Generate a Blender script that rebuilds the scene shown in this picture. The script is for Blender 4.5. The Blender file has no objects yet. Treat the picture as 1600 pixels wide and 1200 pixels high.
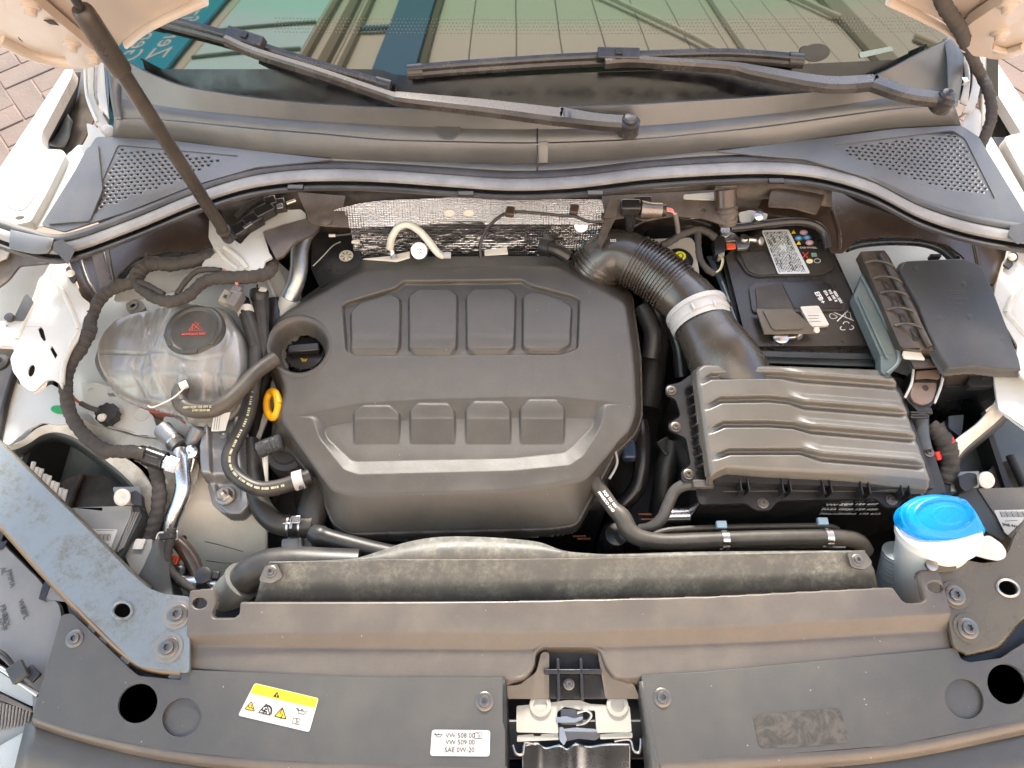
import bpy, bmesh, math, random
import numpy as np
from math import radians, sin, cos, pi, tan, atan2, hypot
from mathutils import Vector, Matrix, geometry
random.seed(3); rng = np.random.RandomState(4)
S = bpy.context.scene
COL = S.collection

# ---------------- camera ----------------
PITCH = radians(62); FPX = 1164.0
CAM = Vector((0.0, -0.549, 1.953))
cd = bpy.data.cameras.new("camera"); cam = bpy.data.objects.new("camera", cd); COL.objects.link(cam)
cam.location = CAM; cam.rotation_euler = (pi/2-PITCH, 0, 0)
cd.sensor_width = 36; cd.lens = 36*FPX/1600; cd.clip_start = .02; cd.clip_end = 3000
S.camera = cam
# ---------------- world, sun, exposure ----------------
SUN_EL, SUN_AZ = radians(31), radians(-1)      # azimuth measured from +Y towards +X
w = bpy.data.worlds.new("World"); S.world = w; w.use_nodes = True
nt = w.node_tree; nt.nodes.clear()
sk = nt.nodes.new("ShaderNodeTexSky"); sk.sky_type = 'NISHITA'; sk.sun_disc = False
sk.sun_elevation = SUN_EL; sk.sun_rotation = SUN_AZ; sk.air_density = 1.0; sk.dust_density = 2.0
bg = nt.nodes.new("ShaderNodeBackground"); bg.inputs[1].default_value = .15
wo = nt.nodes.new("ShaderNodeOutputWorld")
nt.links.new(sk.outputs[0], bg.inputs[0]); nt.links.new(bg.outputs[0], wo.inputs[0])
sd = bpy.data.lights.new("sun", 'SUN'); sd.energy = 2.0; sd.angle = radians(8); sd.color = (1, .95, .87)
so = bpy.data.objects.new("sun", sd); COL.objects.link(so)
_sv = Vector((sin(SUN_AZ)*cos(SUN_EL), cos(SUN_AZ)*cos(SUN_EL), sin(SUN_EL)))
so.rotation_euler = _sv.to_track_quat('Z', 'Y').to_euler(); so.location = _sv*30
S.view_settings.view_transform = 'Standard'; S.view_settings.look = 'None'
S.view_settings.exposure = 2.05; S.view_settings.gamma = 1
S.cycles.max_bounces = 7; S.cycles.use_denoising = True
S.cycles.caustics_reflective = False; S.cycles.caustics_refractive = False

# ---------------- maths helpers ----------------
FWD = Vector((0, cos(PITCH), -sin(PITCH))); UP = Vector((0, sin(PITCH), cos(PITCH))); RT = Vector((1, 0, 0))
def ray(px, py): return FWD*FPX + RT*(px-800) + UP*(600-py)
def U(px, py, z):
    d = ray(px, py); return CAM + d*((z-CAM.z)/d.z)
def V3(p, z=None):
    return U(p[0], p[1], p[2] if len(p) > 2 else z)
def onplane(px, py, o, n):
    d = ray(px, py); return CAM + d*((o-CAM).dot(n)/d.dot(n))
def proj(X, Y, Z):
    dx, dy, dz = X-CAM.x, Y-CAM.y, Z-CAM.z
    f = dy*FWD.y + dz*FWD.z; u = dy*UP.y + dz*UP.z
    return 800+FPX*dx/f, 600-FPX*u/f
def relift(pts, z, zt):
    "a traced outline that lies at height z, given as the outline seen when projected straight up to height zt"
    r = []
    for p in pts:
        v = U(p[0], p[1], z); r.append(tuple(proj(v.x, v.y, zt)))
    return r
def cr(pts, n=8, closed=False):
    P = [np.array(p, float) for p in pts]; L = len(P); out = []
    for i in range(L if closed else L-1):
        if closed: a, b, c, d = P[(i-1) % L], P[i], P[(i+1) % L], P[(i+2) % L]
        else: a, b, c, d = P[max(i-1, 0)], P[i], P[i+1], P[min(i+2, L-1)]
        for k in range(n):
            t = k/n
            out.append(.5*((2*b)+(-a+c)*t+(2*a-5*b+4*c-d)*t*t+(-a+3*b-3*c+d)*t**3))
    if not closed: out.append(P[-1])
    return [tuple(q) for q in out]
def rnd(pts, r=8, seg=4):
    "round the corners of a closed outline"
    P = [np.array(p, float) for p in pts]; L = len(P); out = []
    for i in range(L):
        a, b, c = P[i-1], P[i], P[(i+1) % L]
        la, lc = np.linalg.norm((a-b)[:2]), np.linalg.norm((c-b)[:2])
        q = min(r, la*.45, lc*.45)
        p0 = b+(a-b)*(q/max(la, 1e-6)); p1 = b+(c-b)*(q/max(lc, 1e-6))
        for k in range(seg+1):
            t = k/seg; out.append(tuple((1-t)**2*p0+2*t*(1-t)*b+t*t*p1))
    return out
def ell(cx, cy, rx, ry, rot=0, n=24):
    a = radians(rot)
    return [(cx+rx*cos(t)*cos(a)-ry*sin(t)*sin(a), cy+rx*cos(t)*sin(a)+ry*sin(t)*cos(a)) for t in [2*pi*i/n for i in range(n)]]
def sdp(x, y, poly):
    "signed distance to a polygon, negative inside"
    P = np.array([p[:2] for p in poly], float); Q = np.roll(P, -1, 0)
    d = np.full(x.shape, 1e9); s = np.zeros(x.shape, bool)
    for (ax, ay), (bx, by) in zip(P, Q):
        ex, ey = bx-ax, by-ay; wx, wy = x-ax, y-ay
        t = np.clip((wx*ex+wy*ey)/max(ex*ex+ey*ey, 1e-9), 0, 1)
        d = np.minimum(d, (wx-ex*t)**2+(wy-ey*t)**2)
        c = ((ay <= y) != (by <= y)) & (x < (bx-ax)*(y-ay)/((by-ay) if by != ay else 1e-9)+ax)
        s ^= c
    d = np.sqrt(d); return np.where(s, -d, d)
def ss(x, a, b):
    t = np.clip((x-a)/(b-a), 0, 1); return t*t*(3-2*t)

# ---------------- object helpers ----------------
def tag(o, label=None, cat=None, group=None, kind=None):
    if label: o["label"] = label
    if cat: o["category"] = cat
    if group: o["group"] = group
    if kind: o["kind"] = kind
    return o
def T(name, label, cat, group=None):
    o = bpy.data.objects.new(name, None); o.empty_display_size = .02; COL.objects.link(o); return tag(o, label, cat, group)
def obj(name, me, mat, par=None):
    o = bpy.data.objects.new(name, me); COL.objects.link(o)
    if mat and not me.materials: me.materials.append(mat)
    if par: o.parent = par
    return o
def mesh(name, vs, fs, mat, par=None, smooth=35, flip=False):
    me = bpy.data.meshes.new(name)
    me.from_pydata([tuple(v) for v in vs], [], fs); me.update()
    bm = bmesh.new(); bm.from_mesh(me); bmesh.ops.recalc_face_normals(bm, faces=bm.faces)
    bm.to_mesh(me); bm.free()
    if flip: me.flip_normals()
    if smooth: me.shade_smooth(); me.set_sharp_from_angle(angle=radians(smooth))
    return obj(name, me, mat, par)
def bev(o, w=.0015, seg=2, ang=35):
    m = o.modifiers.new("bevel", 'BEVEL'); m.width = w; m.segments = seg; m.limit_method = 'ANGLE'; m.angle_limit = radians(ang); m.harden_normals = False
    return o
def plate(name, pts, z, th, mat, par=None, holes=(), r=0, b=.0012, seg=4):
    "a sheet traced at its real height, with real thickness and real holes"
    if r: pts = rnd(pts, r, seg)
    loops = [[V3(p, z) for p in pts]] + [[V3(p, z) for p in h] for h in holes]
    tri = geometry.tessellate_polygon(loops)
    top = [v for l in loops for v in l]; n = len(top)
    vs = top + [v-Vector((0, 0, th)) for v in top]
    fs = [tuple(t) for t in tri] + [tuple(i+n for i in reversed(t)) for t in tri]
    k = 0
    for l in loops:
        L = len(l)
        for i in range(L):
            a, c = k+i, k+(i+1) % L; fs.append((a, c, c+n, a+n))
        k += L
    o = mesh(name, vs, fs, mat, par, 30)
    if b: bev(o, b)
    return o
def solid(name, top, zt, bot, zb, mat, par=None, r=0, b=.0015, seg=4):
    "closed body between a traced top outline and a traced bottom outline (same number of points)"
    if r: top = rnd(top, r, seg); bot = rnd(bot, r, seg)
    A = [V3(p, zt) for p in top]; B = [V3(p, zb) for p in bot]; n = len(A)
    tri = geometry.tessellate_polygon([A])
    fs = [tuple(t) for t in tri] + [tuple(i+n for i in reversed(t)) for t in tri] + [(i, (i+1) % n, (i+1) % n+n, i+n) for i in range(n)]
    o = mesh(name, A+B, fs, mat, par, 30)
    if b: bev(o, b)
    return o
def body(name, pts, z, th, mat, par=None, r=0, b=.0015, taper=1.0, holes=()):
    "vertical-sided body standing under a traced top outline"
    return plate(name, pts, z, th, mat, par, holes, r, b)
def loft(name, rows, mat, par=None, n=60, sub=2, th=0, b=0, sm=40, closed=False):
    "surface through traced lines; each row is a list of (px,py,z)"
    R = []
    for row in rows:
        q = np.array(cr(row, 8)); s = np.r_[0, np.cumsum(np.hypot(*(np.diff(q[:, :2], axis=0).T)))]; s /= s[-1]
        t = np.linspace(0, 1, n); R.append(np.stack([np.interp(t, s, q[:, k]) for k in range(3)], 1))
    vs = [U(*p) for r_ in R for p in r_]
    fs = [(j*n+i, j*n+i+1, (j+1)*n+i+1, (j+1)*n+i) for j in range(len(R)-1) for i in range(n-1)]
    o = mesh(name, vs, fs, mat, par, sm)
    me = o.data
    if sum(p.normal.z*p.area for p in me.polygons) < 0: me.flip_normals()
    if th:
        m = o.modifiers.new("thick", 'SOLIDIFY'); m.thickness = th; m.offset = -1
    if b: bev(o, b)
    return o
def frames(P):
    P = [Vector(p) for p in P]; T_ = []
    for i in range(len(P)):
        t = (P[min(i+1, len(P)-1)]-P[max(i-1, 0)])
        T_.append(t.normalized() if t.length > 1e-9 else Vector((0, 0, 1)))
    u = T_[0].orthogonal().normalized(); out = []
    for i, t in enumerate(T_):
        u = (u-t*u.dot(t)); u = u.normalized() if u.length > 1e-6 else t.orthogonal().normalized()
        out.append((P[i], t, u, t.cross(u)))
    return out
def tubew(name, pts, r, mat, par=None, seg=14, n=8, fn=None, cap=True, smooth=50, raw=False, flat=1.0):
    "swept tube through world points, r number or list per point; fn(arc, angle)->radius factor"
    rr = r if isinstance(r, (list, tuple)) else [r]*len(pts)
    q = [tuple(p)+(x,) for p, x in zip(pts, rr)]
    q = q if raw else cr(q, n)
    F = frames([p[:3] for p in q]); vs = []; fs = []; s = 0
    for i, (p, t, u, v) in enumerate(F):
        if i: s += (p-F[i-1][0]).length
        for k in range(seg):
            a = 2*pi*k/seg; rad = q[i][3]*(fn(s, a) if fn else 1)
            vs.append(p+u*(rad*cos(a))+v*(rad*sin(a)*flat))
    for i in range(len(F)-1):
        for k in range(seg):
            fs.append((i*seg+k, i*seg+(k+1) % seg, (i+1)*seg+(k+1) % seg, (i+1)*seg+k))
    if cap:
        fs.append(tuple(range(seg))); fs.append(tuple(range((len(F)-1)*seg, len(F)*seg)))
    return mesh(name, vs, fs, mat, par, smooth)
def tube(name, pts, r, mat, par=None, z=None, **k):
    return tubew(name, [V3(p, z) for p in pts], r, mat, par, **k)
def cyl(name, c, r, h, mat, par=None, seg=28, axis=(0, 0, 1), b=.001, r2=None, prof=None):
    "turned part: profile [(radius, height)...] along axis from point c"
    pr = prof or [(r, 0), (r if r2 is None else r2, h)]
    ax = Vector(axis).normalized(); u = ax.orthogonal().normalized(); v = ax.cross(u); vs = []; fs = []
    for (rad, hh) in pr:
        for k in range(seg):
            a = 2*pi*k/seg; vs.append(Vector(c)+ax*hh+(u*cos(a)+v*sin(a))*rad)
    for j in range(len(pr)-1):
        for k in range(seg): fs.append((j*seg+k, j*seg+(k+1) % seg, (j+1)*seg+(k+1) % seg, (j+1)*seg+k))
    fs.append(tuple(range(seg))); fs.append(tuple(range((len(pr)-1)*seg, len(pr)*seg)))
    o = mesh(name, vs, fs, mat, par, 30)
    if b and not prof: bev(o, b)
    return o
def box(name, c, s, mat, par=None, rot=(0, 0, 0), b=.001):
    M = Matrix.Translation(Vector(c)) @ __import__('mathutils').Euler([radians(a) for a in rot]).to_matrix().to_4x4()
    vs = [M @ Vector((x*s[0]/2, y*s[1]/2, z*s[2]/2)) for x in (-1, 1) for y in (-1, 1) for z in (-1, 1)]
    fs = [(0, 1, 3, 2), (4, 6, 7, 5), (0, 4, 5, 1), (2, 3, 7, 6), (0, 2, 6, 4), (1, 5, 7, 3)]
    o = mesh(name, vs, fs, mat, par, 30)
    if b: bev(o, b)
    return o
def boxp(name, px, py, z, s, mat, par=None, rot=(0, 0, 0), b=.001):
    return box(name, U(px, py, z), s, mat, par, rot, b)
def relief(name, zt, bounds, hf, mf, mat, par=None, res=.0016):
    "moulded surface: fine grid whose height is zt + hf(px,py); mf is the mask"
    c = [U(x, y, zt) for x in (bounds[0], bounds[2]) for y in (bounds[1], bounds[3])]
    x0, x1 = min(v.x for v in c), max(v.x for v in c); y0, y1 = min(v.y for v in c), max(v.y for v in c)
    nx, ny = int((x1-x0)/res)+1, int((y1-y0)/res)+1
    X, Y = np.meshgrid(np.linspace(x0, x1, nx), np.linspace(y0, y1, ny))
    px, py = proj(X, Y, zt); m = mf(px, py); Z = zt+hf(px, py)
    idx = -np.ones(m.shape, int)
    cell = m[:-1, :-1] & m[1:, :-1] & m[:-1, 1:] & m[1:, 1:]
    use = np.zeros(m.shape, bool); use[:-1, :-1] |= cell; use[1:, :-1] |= cell; use[:-1, 1:] |= cell; use[1:, 1:] |= cell
    idx[use] = np.arange(use.sum()); vs = np.stack([X[use], Y[use], Z[use]], 1)
    j, i = np.nonzero(cell)
    fs = np.stack([idx[j, i], idx[j, i+1], idx[j+1, i+1], idx[j+1, i]], 1)
    me = bpy.data.meshes.new(name)
    me.vertices.add(len(vs)); me.vertices.foreach_set("co", vs.ravel())
    me.loops.add(fs.size); me.loops.foreach_set("vertex_index", fs.ravel().astype(np.int32))
    me.polygons.add(len(fs)); me.polygons.foreach_set("loop_start", (np.arange(len(fs))*4).astype(np.int32))
    me.update(); me.validate(); me.shade_smooth()
    return obj(name, me, mat, par)
def text(name, s, px, py, z, size, mat, par=None, rot=0, tilt=0, ext=.0002, ax='CENTER', mirror=False, bold=0):
    cu = bpy.data.curves.new(name, 'FONT'); cu.body = s; cu.size = size; cu.extrude = ext; cu.align_x = ax; cu.align_y = 'CENTER'
    cu.resolution_u = 3; cu.offset = bold
    o = bpy.data.objects.new(name, cu); COL.objects.link(o)
    bpy.context.view_layer.update()
    me = bpy.data.meshes.new_from_object(o.evaluated_get(bpy.context.evaluated_depsgraph_get()))
    bpy.data.objects.remove(o); bpy.data.curves.remove(cu)
    M = Matrix.Translation(U(px, py, z)) @ Matrix.Rotation(radians(rot), 4, 'Z') @ Matrix.Rotation(radians(tilt), 4, 'X')
    if mirror: M = M @ Matrix.Scale(-1, 4, (1, 0, 0))
    me.transform(M); me.name = name; me.materials.clear()
    return obj(name, me, mat, par)
def dup(o, loc, par=None, rz=0, label=None, sc=1):
    c = o.copy(); COL.objects.link(c); c.parent = par; c.location = loc; c.rotation_euler = (0, 0, rz); c.scale = (sc, sc, sc)
    return c

# ---------------- materials ----------------
MATS = {}
class N:
    def __init__(s, name):
        s.m = bpy.data.materials.new(name); s.m.use_nodes = True; s.t = s.m.node_tree; s.b = s.t.nodes["Principled BSDF"]
        s.tc = s.n("ShaderNodeTexCoord")
    def n(s, t, **k):
        x = s.t.nodes.new(t)
        for a, v in k.items():
            if hasattr(x, a): setattr(x, a, v)
            else: x.inputs[a.replace('_', ' ')].default_value = v
        return x
    def l(s, a, b): s.t.links.new(a, b)
    def noise(s, sc, det=4, ro=.6, vec=None, dist=0):
        x = s.n("ShaderNodeTexNoise"); x.inputs["Scale"].default_value = sc; x.inputs["Detail"].default_value = det
        x.inputs["Roughness"].default_value = ro; x.inputs["Distortion"].default_value = dist
        s.l(vec or s.tc.outputs["Object"], x.inputs["Vector"]); return x.outputs["Fac"]
    def ramp(s, f, a, b, c0=0, c1=1):
        x = s.n("ShaderNodeMapRange"); x.interpolation_type = 'SMOOTHSTEP'
        for i, v in ((1, a), (2, b), (3, c0), (4, c1)): x.inputs[i].default_value = v
        s.l(f, x.inputs[0]); return x.outputs[0]
    def mix(s, f, a, b):
        x = s.n("ShaderNodeMix"); x.data_type = 'RGBA'
        if isinstance(f, (int, float)): x.inputs[0].default_value = f
        else: s.l(f, x.inputs[0])
        for i, v in ((6, a), (7, b)):
            if isinstance(v, tuple): x.inputs[i].default_value = (*v[:3], 1)
            else: s.l(v, x.inputs[i])
        return x.outputs[2]
    def mul(s, a, b, op='MULTIPLY'):
        x = s.n("ShaderNodeMath"); x.operation = op
        for i, v in ((0, a), (1, b)):
            if isinstance(v, (int, float)): x.inputs[i].default_value = v
            else: s.l(v, x.inputs[i])
        return x.outputs[0]
    def bump(s, h, st, dist=.001, prev=None):
        x = s.n("ShaderNodeBump"); x.inputs["Strength"].default_value = st; x.inputs["Distance"].default_value = dist
        s.l(h, x.inputs["Height"])
        if prev: s.l(prev, x.inputs["Normal"])
        s.l(x.outputs[0], s.b.inputs["Normal"]); return x.outputs[0]
def plastic(name, col, rough=.45, grain=.25, gs=900, dust=.12, dcol=(.30, .26, .21), spec=.5, specks=False, metal=0, ds=14, coat=0):
    if name in MATS: return MATS[name]
    s = N(name); b = s.b
    n1 = s.noise(ds, 6, .65); n2 = s.noise(gs, 2, .5)
    f = s.mul(s.ramp(n1, .35, .75), dust)
    c = s.mix(f, col, dcol)
    if specks:
        v = s.n("ShaderNodeTexVoronoi"); v.inputs["Scale"].default_value = 95; s.l(s.tc.outputs["Object"], v.inputs["Vector"])
        k = s.mul(s.ramp(v.outputs["Distance"], .10, .06), s.ramp(s.noise(40, 2), .60, .66)); c = s.mix(s.mul(k, .55), c, (.55, .52, .46))
        sc = s.n("ShaderNodeMapping"); sc.inputs["Scale"].default_value = (1, 6, 1); sc.inputs["Rotation"].default_value = (0, 0, .5); s.l(s.tc.outputs["Object"], sc.inputs[0])
        k2 = s.mul(s.ramp(s.noise(60, 3, .6, sc.outputs[0], 0), .70, .80), .12); c = s.mix(k2, c, dcol)
    s.l(c, b.inputs["Base Color"])
    r = s.ramp(n1, .3, .8, rough*.86, min(1, rough*1.2)); s.l(r, b.inputs["Roughness"])
    b.inputs["Specular IOR Level"].default_value = spec; b.inputs["Metallic"].default_value = metal; b.inputs["Coat Weight"].default_value = coat
    if coat: b.inputs["Coat Roughness"].default_value = .12
    if grain: s.bump(n2, grain, .0006)
    MATS[name] = s.m; return s.m
def simple(name, col, rough=.5, metal=0, emit=0, **k):
    if name in MATS: return MATS[name]
    s = N(name); s.b.inputs["Base Color"].default_value = (*col, 1); s.b.inputs["Roughness"].default_value = rough; s.b.inputs["Metallic"].default_value = metal
    n_ = s.noise(60, 4); s.l(s.ramp(n_, .2, .8, rough*.8, min(1, rough*1.25)), s.b.inputs["Roughness"])
    MATS[name] = s.m; return s.m

COVER = plastic("engine_cover_plastic", (.064, .058, .051), .40, .5, 1100, .12, (.2, .18, .15), .6, True)
SLAM = plastic("front_cover_plastic", (.098, .084, .070), .37, .4, 800, .5, (.16, .135, .105), .7, True)
GRILLE = plastic("grille_cover_plastic", (.080, .077, .069), .38, .3, 900, .3, (.13, .12, .10), .6, True)
COWLM = plastic("cowl_plastic", (.086, .089, .088), .36, .35, 900, .35, (.15, .145, .14), .95)
BLACK = plastic("black_plastic", (.017, .017, .018), .38, .3, 900, .12, (.12, .10, .08), .5)
GLOSS = plastic("glossy_black_plastic", (.018, .018, .019), .22, .08, 500, .10, (.12, .10, .08), .5)
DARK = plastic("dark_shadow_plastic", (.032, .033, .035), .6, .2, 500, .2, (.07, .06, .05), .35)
AIRBOX = plastic("airbox_plastic", (.100, .094, .081), .34, .3, 900, .2, (.2, .17, .13), 1.0, True)
HOSE = plastic("hose_rubber", (.028, .027, .026), .42, .3, 700, .35, (.14, .12, .10), .45)
RUBBER = plastic("seal_rubber", (.05, .05, .052), .5, .4, 400, .3, (.2, .19, .18), .45)
SEALW = plastic("weathered_seal_rubber", (.22, .22, .222), .55, .5, 300, .7, (.40, .395, .39), .5, ds=11)
PAINT = plastic("white_body_paint", (.49, .485, .455), .30, 0, 10, .10, (.55, .48, .40), .5, coat=.5)
PAINTB = plastic("white_bay_paint", (.55, .575, .57), .38, .1, 300, .35, (.48, .43, .36), .5, ds=9)
DIRTYW = plastic("dirty_white_paint", (.66, .66, .62), .5, .3, 200, .8, (.30, .24, .16), .4, ds=16)
BROWN = plastic("brown_sheen_trim", (.045, .030, .022), .25, .15, 300, .4, (.12, .085, .06), .6)
METAL = plastic("bare_aluminium", (.70, .71, .72), .28, .1, 400, .3, (.4, .38, .35), .5, metal=1)
CAST = plastic("cast_aluminium", (.34, .34, .34), .5, .8, 350, .3, (.2, .19, .17), .5, metal=.8)
STEEL = plastic("zinc_steel", (.50, .49, .46), .35, .2, 500, .3, (.32, .29, .25), .5, metal=1)
BOLTM = plastic("bolt_steel", (.20, .185, .165), .35, .2, 700, .3, (.25, .2, .15), .5, metal=.8)
TAPE = plastic("harness_tape", (.045, .042, .040), .75, .9, 220, .35, (.14, .12, .10), .25)
WLABEL = plastic("white_label", (.60, .59, .55), .45, 0, 10, .08, (.6, .55, .48), .4)
INK = simple("label_ink", (.02, .02, .02), .6)
WHITEPL = plastic("white_plastic", (.64, .62, .56), .35, .1, 300, .12, (.6, .52, .42), .5)
REDPL = simple("red_plastic", (.55, .02, .02), .35)
YEL = simple("yellow_print", (.90, .62, .02), .4)
WPRINT = simple("white_print", (.75, .75, .75), .5)
RPRINT = simple("red_print", (.75, .08, .05), .5)
# ================= SURROUNDINGS =================
def surroundings():
    # paving
    s = N("paver_stone"); n1 = s.noise(6, 5); n2 = s.noise(90, 3)
    inf = s.n("ShaderNodeObjectInfo")
    c = s.mix(s.ramp(n1, .3, .7), (.17, .125, .10), (.125, .095, .08)); c = s.mix(s.mul(inf.outputs["Random"], .6), c, (.21, .15, .12))
    s.l(c, s.b.inputs["Base Color"]); s.b.inputs["Roughness"].default_value = .85; s.bump(n2, .5, .004)
    joint = plastic("paver_joint_sand", (.30, .20, .15), .95, .5, 60, .4)
    g = mesh("ground", [(-40, -40, -.004), (40, -40, -.004), (40, 60, -.004), (-40, 60, -.004)], [(0, 1, 2, 3)], joint, None, 0); tag(g, kind="structure")
    L, W_ = .20, .10
    base = box("paver", (0, 0, 0), (L-.005, W_-.005, .05), s.m, g, b=.003); src = base; k = 0
    def vis(px, py): return (-30 < px < 120 and 50 < py < 300) or (1480 < px < 1630 and 50 < py < 240)
    a = radians(38)
    for i in range(-60, 60):
        for j in range(-60, 60):
            # herringbone
            for q in (0, 1):
                x = (i*W_+j*L) if not q else (i*W_+j*L)+.0; 
                bx = i*W_ + 2*j*L + (0 if not q else .15) ; by = -i*W_ + (0 if not q else .05)
                by += 0
                X = bx*cos(a)-by*sin(a); Y = bx*sin(a)+by*cos(a)+1.9
                d = Vector((X, Y, 0))-CAM; f = d.dot(FWD)
                if f < .2: continue
                px, py = 800+FPX*d.x/f, 600-FPX*d.dot(UP)/f
                if not vis(px, py): continue
                o = base if k == 0 else dup(base, (0, 0, 0), g)
                o.location = (X, Y, -.024+random.uniform(-.002, .002)); o.rotation_euler = (0, 0, a+(pi/2 if q else 0)); k += 1
    # facade behind the photographer, mirrored in the windscreen
    PAN = plastic("facade_panel", (.64, .61, .53), .5, .05, 20, .15, (.45, .40, .33), .4, ds=1.5)
    BLUE = plastic("facade_blue_steel", (.02, .13, .27), .45, .05, 20, .1)
    f = T("showroom_wall", "beige sheet-clad showroom wall with blue steel column, mirrored in the windscreen", "wall")
    Y0 = -2.6
    BOUNCE = plastic("facade_warm_bounce", (.70, .57, .47), .6, .1, 20, .15, (.5, .35, .25), .4, ds=2)  # peach lower wall invented out of view to warm the reflections
    x = -12.0
    while x < 13:
        if not (-5.3 < x < -3.3):
            box("panel", (x+.33, Y0, 8.9), (.655, .04, 8.2), PAN, f, b=.006); box("bounce_panel", (x+.33, Y0, 2.4), (.655, .04, 4.7), BOUNCE, f, b=.006)
        x += .67
    box("backing", (.5, Y0-.06, 6.5), (26, .05, 13), plastic("facade_seam", (.10, .085, .06), .7), f, b=0)
    box("column", (-1.60, Y0+.10, 6.5), (.62, .14, 13), BLUE, f, b=.006)
    box("column", (-1.22, Y0+.07, 6.5), (.10, .10, 13), MATS["facade_seam"], f, b=.006)
    for xx, ww in ((-3.1, .10), (-2.75, .16), (-2.45, .08)): box("column", (xx, Y0+.08, 6.5), (ww, .10, 13), plastic("facade_brown", (.20, .16, .10), .6), f, b=.006)
    box("column", (3.7, Y0+.10, 6.5), (.28, .10, 13), PAN, f, b=.006); box("column", (6.4, Y0+.10, 6.5), (.5, .10, 13), plastic("facade_olive", (.33, .31, .24), .6), f, b=.006)
    box("rail", (-2.1, Y0+.09, 8.0), (.6, .06, .10), BLUE, f, b=.006)
    RL = plastic("facade_rail", (.72, .70, .60), .5)
    tubew("rail", [Vector((x_, Y0+.10, 6.6+.02*(x_-3)**2*.6)) for x_ in (.2, 1.5, 3, 4.5, 6, 8)], .06, RL, f, seg=8)
    tubew("brace", [Vector((1.2, Y0+.12, 9.6)), Vector((3.5, Y0+.12, 6.8))], .05, RL, f, seg=8); tubew("brace", [Vector((7.8, Y0+.12, 8.6)), Vector((9.8, Y0+.12, 7.2))], .09, RL, f, seg=8); tubew("brace", [Vector((4.4, Y0+.12, 11)), Vector((6.2, Y0+.12, 9.0))], .06, RL, f, seg=8)
    wn = T("sky_panel", "tall panel painted pale cyan in place of sky, mirrored at left of the windscreen", "window")
    GL = simple("sky_cyan_paint", (.62, .86, .90), .15)  # cyan colour stands in for the sky mirrored in the windscreen
    box("sky_sheet", (-4.25, Y0+.03, 6.5), (1.95, .03, 13), GL, wn, b=0)
    for zz in (7.45, 8.35): box("transom", (-4.25, Y0+.07, zz), (1.95, .05, .05), plastic("transom_green", (.15, .22, .16), .5), wn)
    sg = T("dealer_sign", "blue sign with white lettering beside the pale sky panel, mirrored in the windscreen", "sign")
    box("board", (-7.35, Y0+.12, 8.0), (3.7, .05, 6.2), plastic("sign_blue", (.0, .34, .52), .4, 0, 10, .05), sg, b=.004)
    for j, (tx, xx) in enumerate((("Gepr\u00fcft", -6.8), ("Zertifiziert", -6.15))):
        cu = bpy.data.curves.new("t", 'FONT'); cu.body = tx; cu.size = .62; cu.extrude = .004; cu.align_x = 'LEFT'
        o = bpy.data.objects.new("t", cu); COL.objects.link(o); bpy.context.view_layer.update()
        me = bpy.data.meshes.new_from_object(o.evaluated_get(bpy.context.evaluated_depsgraph_get())); bpy.data.objects.remove(o)
        me.transform(Matrix.Translation((xx, Y0+.15, 7.35)) @ Matrix.Rotation(pi, 4, 'Z') @ Matrix.Rotation(pi/2, 4, 'X') @ Matrix.Rotation(pi/2, 4, 'Z'))
        obj("lettering", me, WPRINT, sg)
surroundings()

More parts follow.
